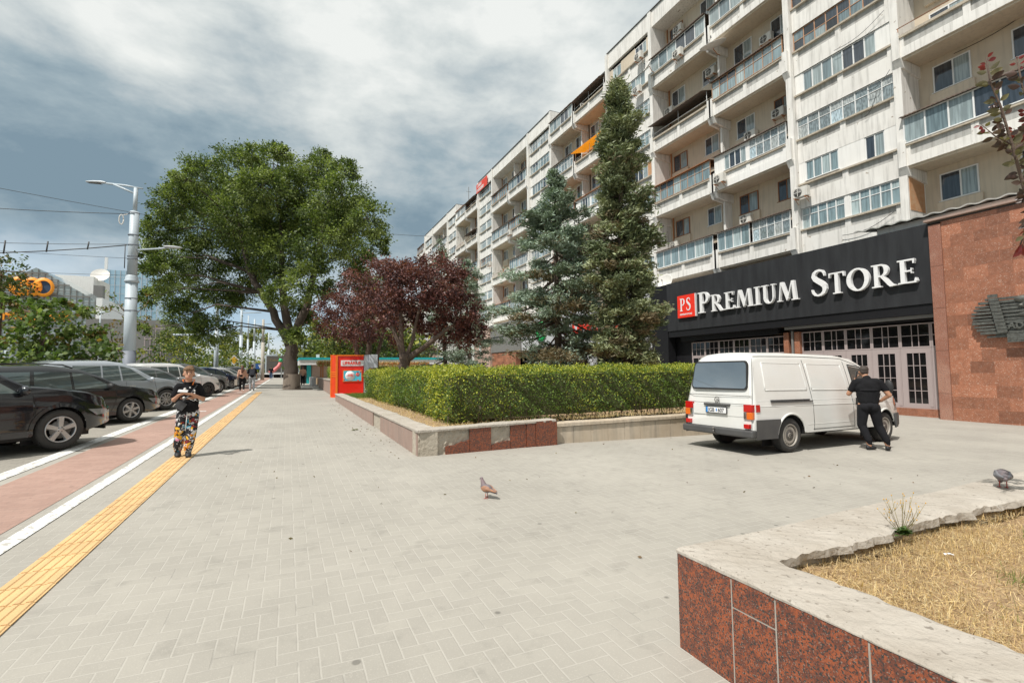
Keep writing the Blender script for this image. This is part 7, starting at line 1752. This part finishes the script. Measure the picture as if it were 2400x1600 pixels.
# red book-spine panel with grey cabinet
m_lred = mat('kiosk_red', (.78, .02, .01), .25, col2=(.74, .018, .01), coat=.4); m_lor = mat('kiosk_orange', (.85, .20, .015), .35, col2=(.82, .19, .015))
LX = 2.24; t = thing('advertising_panel', 'tall red book-shaped panel reading LIBRARIUS with an orange edge', 'sign', (2.9, 26.9, S(2.9, 26.9)))
z0 = .17
def fy(x): return 26.90
b = MB(); b.box(2.36, 3.72, 26.9, 27.35, z0, 2.38); b.build('panel', m_lred, t, True)
b = MB(); b.add([(2.10, 27.3, z0), (2.36, 26.88, z0), (2.36, 26.88, 2.39), (2.10, 27.3, 2.42)], [(0, 1, 2, 3)]); b.build('spine', mat('spine_red', (.70, .06, .012), .35), t, True)
b = MB(); b.box(2.07, 2.12, 27.26, 27.32, z0, 2.42); b.box(2.30, 2.40, 26.86, 26.9, z0, 2.40); b.box(2.36, 3.74, 26.87, 26.9, z0, z0 + .07); b.box(2.36, 3.74, 26.87, 26.9, 2.35, 2.41); b.box(2.12, 2.36, 26.9, 27.3, z0 - .01, z0 + .0)
for z in (1.25, 1.37, 1.47): b.add([(2.08, 27.28, z), (2.36, 26.85, z), (2.36, 26.85, z + .045), (2.08, 27.28, z + .045)], [(0, 1, 2, 3)])
b.build('orange_edge', m_lor, t, True)
b = MB(); b.box(2.56, 3.74, 26.875, 26.9, 1.82, 2.12); b.build('name_strip', m_letter, t, True)
FM = lambda x, y, z: frameM((x, y, z), (1, 0, 0), (0, 0, 1))
text('lettering', 'LIBRARIUS', .235, FM(2.64, 26.868, 1.89), m_redl, t, .003, True, bold=.008, sx=.86)
b = MB(); b.box(2.66, 3.64, 26.87, 26.9, .98, 1.60); o = b.build('poster_frame', m_lor, t, True)
b = MB(); b.box(2.70, 3.60, 26.86, 26.87, 1.02, 1.56); link('poster', b.mesh('poster', mat('poster_cyan', (.10, .55, .68), .5)), o)
b = MB(); b.lathe([(0, 0), (.25, 0), (.25, .004), (0, .004)], 28, M=FM(3.03, 26.858, 1.29)); link('white_disc', b.mesh('white_disc', m_letter), o)
b = MB(); b.lathe([(0, 0), (.10, 0), (.10, .004), (0, .004)], 20, M=FM(3.42, 26.858, 1.36))
for (x, z) in ((2.73, 1.10), (3.56, 1.50), (3.44, 1.04)): b.lathe([(.02, 0), (.045, 0), (.045, .004), (.02, .004)], 12, M=FM(x, 26.857, z))
link('red_badge', b.mesh('red_badge', m_redl), o)
q = text('lettering', '-50%', .19, FM(2.83, 26.850, 1.26), m_redl, t, .002, True, bold=.004, sx=.9); q = text('lettering', '-20%', .075, FM(3.34, 26.850, 1.335), m_letter, t, .002, True)
t = thing('electrical_cabinet', 'pale grey metal box on a post fixed to the right side of the red panel', 'cabinet', (4.0, 26.8, S(4, 26.8)))
m_cab = mat('cabinet_grey', (.50, .54, .58), .5, col2=(.45, .49, .53), scale=2)
b = MB(); b.box(3.75, 3.98, 26.75, 27.3, .15, 2.40); b.build('post', m_cab, t, True); b = MB(); b.box(3.99, 4.42, 26.6, 27.2, 1.70, 2.42); b.build('box', m_cab, t, True, bevel=.01)
b = MB(); b.add([(3.98, 26.9, .15), (4.16, 26.9, .15), (4.05, 26.9, 1.70), (3.98, 26.9, 1.70)], [(0, 1, 2, 3)]); b.box(3.98, 4.02, 26.9, 27.2, .15, 1.7); b.build('brace', m_cab, t, True)
# second planter, kiosk, pergola
t = thing('stone_planter', 'long grey-brown stone planter wall beyond the red panel', 'planter', (2.3, 28, 0))
b = MB(); b.box(2.28, 2.6, 27.7, 42, 0, 1.0); b.box(2.6, 8, 27.7, 28.0, 0, .95); b.build('wall', m_pink, t, True); b = MB(); b.box(2.24, 2.66, 27.66, 42.05, 1.0, 1.07); b.build('coping', m_cope, t, True)
b = MB(); b.box(2.6, 9, 28, 60, .3, .92); tag(b.build('planter_soil', m_soil), kind='structure')
b = MB(); b.box(1.9, 2.2, 44, 50, .2, 1.05); tag(b.build('low_wall', m_grey), 'short grey wall end in front of the kiosk', 'wall')
KM = mat('turquoise_band', (.02, .42, .45), .5)
t = thing('kiosk', 'flat-roofed kiosk with a turquoise roof band and mauve wall', 'kiosk', (3, 52, .3))
b = MB(); b.box(1.0, 16, 51.8, 58, 2.25, 2.75); b.build('roof_fascia', m_letter, t, True); b = MB(); b.box(.98, 16.1, 51.7, 58.1, 2.752, 2.98); b.build('roof_band', KM, t, True); b = MB(); b.box(2.2, 15.8, 52.6, 57.8, .3, 2.25); b.build('wall', mat('kiosk_mauve', (.44, .36, .33), .8), t, True)
b = MB(); b.box(1.25, 2.15, 52.8, 57.5, .3, 2.25); b.build('dark_opening', m_dark, t, True); b = MB(); b.box(1.75, 2.15, 52.4, 52.75, .3, 2.25); b.build('turquoise_post', KM, t, True); b = MB(); b.box(5.2, 7.0, 52.55, 52.6, 1.1, 2.0); b.box(3.9, 4.6, 52.55, 52.6, 1.2, 1.9); b.build('window', m_glassp, t, True); b = MB(); b.box(2.6, 2.9, 52, 52.3, 2.98, 3.3); b.build('roof_unit', m_letter, t, True)
for (x0, x1, y, lab) in ((2.5, 5.0, 41, 'orange timber pergola with dry vines beside the kiosk'), (7.2, 12, 45, 'orange timber pergola posts and thatch right of the grey cabinet')):
    t = thing('pergola', lab, 'pergola', (x0, y, .4)); mo = mat('orange_timber', (.52, .20, .06), .7)
    for k in range(4):
        for yy in (y, y + 2.5): b = MB(); xx = x0 + (x1 - x0) * k / 3; b.box(xx, xx + .10, yy, yy + .10, .4, 2.15); b.build('post', mo, t, True)
    b = MB()
    for k in range(12): xx = x0 - .2 + (x1 - x0 + .4) * k / 11; b.box(xx, xx + .06, y - .3, y + 2.9, 2.23, 2.33)
    b.box(x0 - .3, x1 + .3, y, y + .1, 2.15, 2.228); b.box(x0 - .3, x1 + .3, y + 2.5, y + 2.6, 2.15, 2.228); b.build('beam', mo, t, True)
    C = RNG.uniform((x0 - .3, y - .4, 2.0), (x1 + .3, y + 2.8, 2.42), (2500, 3)); leafmesh('dry_vine', C, .16, [m_straw3, m_straw2, L_far[1]], t, True, .3, RNG.integers(0, 3, 2500))
t = thing('billboard', 'dark grey billboard on a frame at the end of the street', 'billboard', (-1, 95, S(0, 80))); b = MB(); b.box(-3.6, 1.9, 95, 95.3, 1.45, 4.7); b.build('frame', m_pole, t, True); b = MB(); b.box(-3.4, 1.7, 94.9, 95, 1.65, 4.5); b.build('screen', mat('billboard_face', (.075, .068, .06), .6, col2=(.10, .09, .075), scale=.6), t, True)
b = MB(); b.box(-2.6, -2.4, 95.05, 95.25, .6, 1.45); b.box(.8, 1.0, 95.05, 95.25, .6, 1.45); b.build('post', m_pole, t, True); text('lettering', 'Cadourile tale', .55, FM(-2.9, 94.88, 3.6), mat('dull_gold', (.3, .2, .08), .6), t, .005, True)
t = thing('bus_shelter', 'long low white canopy over dark market stalls at the street end', 'canopy', (-2, 88, .6)); b = MB(); b.box(-8, 3, 88, 91, 1.25, 1.45); b.build('roof', m_letter, t, True); b = MB(); b.box(-7.8, 2.8, 90.6, 90.8, .5, 1.25); b.build('back', m_dark, t, True)
b = MB(); [b.box(x, x + .1, 88.1, 88.2, .4, 1.25) for x in (-7.8, -5, -2.2, .6, 2.6)]; b.build('post', m_pole, t, True)
b = MB(); b.box(-9, 3, 86.5, 86.9, .3, .62); tag(b.build('low_wall', m_pst), 'low pinkish wall in front of the white canopy', 'wall')
t = thing('water_slide', 'curling pink and green plastic slide just left of the elm trunk', 'slide', (-1, 84, .6)); b = MB(); b.tube([(-2.6, 84, 1.5), (-1.9, 84, 1.9), (-1.3, 84, 2.5), (-1.0, 84, 3.2)], [.32, .3, .27, .25], 10); b.build('chute', mat('slide_pink', (.80, .22, .22), .5), t, True); b = MB(); b.tube([(-1.1, 84, 3.2), (-.9, 84, 3.7)], .3, 10); b.build('cap', mat('slide_green', (.05, .45, .2), .5), t, True); b = MB(); b.tube([(-.9, 84.2, .6), (-.9, 84.2, 3.3)], .08, 8); b.build('post', m_pole, t, True)
t = thing('priority_sign', 'yellow and white diamond road sign above the distant parked cars', 'road sign', (-5.5, 63, .5)); b = MB(); b.tube([(-5.55, 63, .5), (-5.55, 63, 3.2)], .04, 6); b.build('post', m_pole, t, True)
b = MB(); b.box(-.42, .42, 0, .04, -.42, .42, M=Matrix.Translation((-5.55, 62.9, 3.0)) @ Matrix.Rotation(radians(45), 4, 'Y')); o = b.build('plate', m_letter, t, True); b = MB(); b.box(-.30, .30, -.03, 0, -.30, .30, M=Matrix.Translation((-5.55, 62.9, 3.0)) @ Matrix.Rotation(radians(45), 4, 'Y')); link('yellow_field', b.mesh('yellow_field', mat('sign_yellow', (.85, .42, .02), .5)), o)
t = thing('blue_road_sign', 'small blue road sign with a white arrow at the end of the street', 'road sign', (-4, 80, .6)); b = MB(); b.box(-4.3, -3.1, 80, 80.05, 2.1, 2.9); b.build('plate', m_blue, t, True); b = MB(); b.tube([(-3.7, 80.1, .6), (-3.7, 80.1, 2.9)], .05, 6); b.build('post', m_pole, t, True)
b = MB(); b.box(-3.8, -3.65, 79.95, 79.99, 2.25, 2.75); b.box(-3.95, -3.5, 79.94, 79.98, 2.55, 2.66); b.build('arrow', m_letter, t, True)
# far blocks
def grid_glass(name, base, line, nx, nz, dirs=(.3, .3)):
    return mat(name, base, .12, col2=line, scale=.08, amt=.8, spec=.9)
m_fgl = mat('blue_curtain_wall', (.20, .36, .48), .06, col2=(.42, .58, .68), scale=.05, amt=1., spec=1., metal=.35); m_egl = mat('green_grey_glass', (.20, .25, .26), .1, col2=(.38, .44, .44), scale=.12, amt=.9, spec=.9)
t = thing('bank_building', 'glass fronted bank with orange lettering and a pointed gable, behind the lindens', 'building', (-55, 150, 0)); prof = [(-90, -2), (-42.8, -2), (-42.8, 19.6), (-54.6, 27.2), (-57.5, 25.3), (-90, 22)]
b = MB(); b.prism([(x, z) for x, z in prof], -20, frameM((0, 150, 0), (1, 0, 0), (0, 0, 1))); b.build('glass_wall', m_egl, t, True)
b = MB()
for i in range(40): x = -89 + i * 1.2; zt = interp([(-90, 22), (-57.5, 25.3), (-54.6, 27.2), (-42.8, 19.6)], x); b.box(x, x + .12, 149.85, 150, 0, zt)
for k in range(20): 
    z = 1 + k * 1.3; x1 = -42.8 if z < 19.6 else -54.6 + (27.2 - z) / (27.2 - 19.6) * 11.8; b.box(-90, x1, 149.80, 149.848, z, z + (.35 if k % 2 else .12))
b.build('mullions', m_dgrey, t, True)
b = MB(); b.box(-43.0, -41.8, 149.5, 171, -1, 20.5); b.build('white_fin', m_letter, t, True)
m_bor = mat('bank_orange', (.90, .32, .02), .5, emit=.15); text('lettering', 'EuroCreditBank', 3.3, FM(-68.5, 149.6, 14.6), m_bor, t, .15, True, bold=.11, sx=.95)
M = FM(-54.9, 149.2, 22.4); b = MB()
for k, x in enumerate((-2.2, 0, 2.2)): b.lathe([(1.35, .1 * k), (1.95, .1 * k), (1.95, .3 + .1 * k), (1.35, .3 + .1 * k)], 28, M=M @ Matrix.Translation((x, 0, 0)) @ Matrix.Diagonal((1, 1.15, 1, 1)))
b.build('logo_rings', m_bor, t, True); b = MB()
for k, x in enumerate((-2.2, 0, 2.2)): b.lathe([(0, .1 * k), (1.35, .1 * k)], 28, M=M @ Matrix.Translation((x, 0, 0)) @ Matrix.Diagonal((1, 1.15, 1, 1)))
b.build('logo_field', mat('logo_navy', (.03, .06, .12), .5), t, True); text('lettering', 'ECB', 2.6, FM(-58.2, 148.6, 21.5), m_bor, t, .08, True, bold=.12, sx=1.15)
t = thing('white_block', 'plain white building block with a dark side beside the bank', 'building', (-45, 175, 0)); b = MB(); b.box(-60, -51.4, 176, 190, 0, 30.0); b.build('wall', m_wall2, t, True); b = MB(); b.box(-51.39, -49.2, 176, 178, 0, 27.5); b.build('dark_side', m_dgrey, t, True)
b = MB(); M = Matrix.Translation((-51, 180, 31.0)) @ Matrix.Rotation(radians(60), 4, 'X'); b.lathe([(2.3 * i / 6, .5 * (i / 6) ** 2) for i in range(7)], 24, M=M); b.build('dish', m_dish, t, True)
t = thing('glass_tower', 'tall pale blue mirror-glass office tower behind the tram pole', 'building', (-60, 240, 0)); b = MB(); b.box(-67, -49.5, 240, 260, 0, 43.5); b.build('glass_wall', m_fgl, t, True); b = MB()
for i in range(11): b.box(-67 + i * 1.75, -66.85 + i * 1.75, 239.8, 240, 0, 43.5)
for k in range(13): b.box(-67, -49.5, 239.76, 239.798, 3.3 * k + 1, 3.3 * k + 1.14)
b.build('mullions', m_grey, t, True); b = MB(); b.box(-66.9, -66, 240, 241, 43.5, 48.5); b.build('antenna', m_letter, t, True)
t = thing('dark_building', 'low dark grey building with a glass lift frame behind the street trees', 'building', (-28, 120, 0)); b = MB(); b.box(-36, -22.5, 120, 135, 0, 12.6); b.build('wall', m_dgrey, t, True); b = MB()
for i in range(5): b.box(-26.5 + i * .9, -26.35 + i * .9, 119.5, 119.65, 0, 11.5)
for k in range(5): b.box(-26.5, -22.8, 119.45, 119.5, 2 + k * 2.2, 2.2 + k * 2.2)
b.build('lift_frame', m_mauve, t, True)
t = thing('cream_mall', 'cream tiled windowless block beyond the plum trees', 'building', (26, 130, 0)); b = MB(); b.box(19.5, 48, 130, 160, 6, 21); b.build('wall', mat('cream_tiles', (.55, .49, .42), .7, col2=(.50, .44, .37)), t, True)
b = MB(); b.box(19.5, 48, 129.9, 160, 0, 6); b.build('base', m_grey, t, True); b = MB(); b.box(21.5, 27, 129.7, 129.88, 6.5, 9); b.build('sign', m_letter, t, True); text('lettering', 'Orange', 1.6, FM(21.8, 129.65, 7.2), m_yor, t, .05, True, bold=.05)
b = MB(); [b.box(19.5, 48, 129.93, 129.99, 6 + k * 1.5, 6.06 + k * 1.5) for k in range(1, 10)]; [b.box(19.5 + i * 2.4, 19.56 + i * 2.4, 129.95, 129.995, 6, 21) for i in range(1, 12)]; b.build('tile_joints', m_dgrey, t, True)
# distant woods closing the horizon
for (nm, x0, x1, y0, y1, h, n, lab) in (('far_woods', -60, 10, 150, 175, 9, 9000, 'far belt of trees closing the end of the street'), ('far_woods', -30, -10, 55, 62, 3.2, 5000, 'low dense shrubs along the opposite side of the road'), ('far_woods', -60, -22, 34, 46, 3.4, 9000, 'low dense shrubs beyond the road at the left edge'), ('far_woods', 5, 19, 70, 80, 9, 8000, 'park trees filling the gap behind the kiosk')):
    K = []; 
    for _ in range(int(n / 60)):
        c = np.array([RNG.uniform(x0, x1), RNG.uniform(y0, y1), 0]); hh = h * RNG.uniform(.55, 1); r_ = h * .22; m = 70
        P = c + RNG.normal(size=(m, 3)) * r_ * np.array([1, 1, .6]) + np.array([0, 0, 1]) * RNG.uniform(.1, .85) * hh; P[:, 2] = np.maximum(P[:, 2], .3); K.append(P)
    K = np.concatenate(K); tag(leafmesh(nm, K, h * .085, L_far, None, False, .8, RNG.choice(3, len(K), p=[.45, .25, .3])), lab, 'trees', None, 'stuff')
# litter and leaves
n = 260; X = np.concatenate([RNG.uniform(-1.2, 9, 120), RNG.normal(1.75, .22, 140)]); Y = np.concatenate([RNG.uniform(2.5, 13, 120), RNG.uniform(8, 22, 140)])
K = np.stack([X, Y, [S(a, c) + .012 for a, c in zip(X, Y)]], 1); D_ = RNG.normal(size=(n, 3)); D_[:, 2] *= .12
tag(leafmesh('leaf_litter', K, .035, [mat('litter_leaf', (.16, .13, .05), .8, island=.4), mat('litter_brown', (.13, .08, .04), .8, island=.4)], None, False, .5, RNG.integers(0, 2, n), dirs=D_, jit=.02), 'tiny dry leaves and crumbs scattered over the pavement', 'litter', None, 'stuff')
m_lit = mat('paper_litter', (.75, .74, .72), .7); m_dl = mat('dead_leaf', (.12, .13, .03), .8)
for (x, y, z, sz, m, lab, nm, cat) in ((4.35, 1.42, .36, .022, m_lit, 'small white scrap of paper on the dry grass', 'paper_scrap', 'litter'), (3.55, 1.62, .36, .018, m_lit, 'grey-white paper scrap between the weed and the near coping corner', 'paper_scrap', 'litter'), (2.13, 11.8, None, .06, m_dl, 'few green leaves lying on the pavement beside the long planter', 'fallen_leaf', 'leaf')):
    if z is None: x = 1.55; y = 12.4; z = S(x, y) + .012
    if z < .6 and x > 3: x -= .14; y -= .15; z += .07
    b = MB()
    for k in range(4): near_leaf(b, (x + random.uniform(-sz, sz), y + random.uniform(-sz, sz), z), (random.gauss(0, 1), random.gauss(0, 1), .1), (0, 0, 1), sz * 1.6, 0)
    tag(b.build(nm, m), lab, cat)
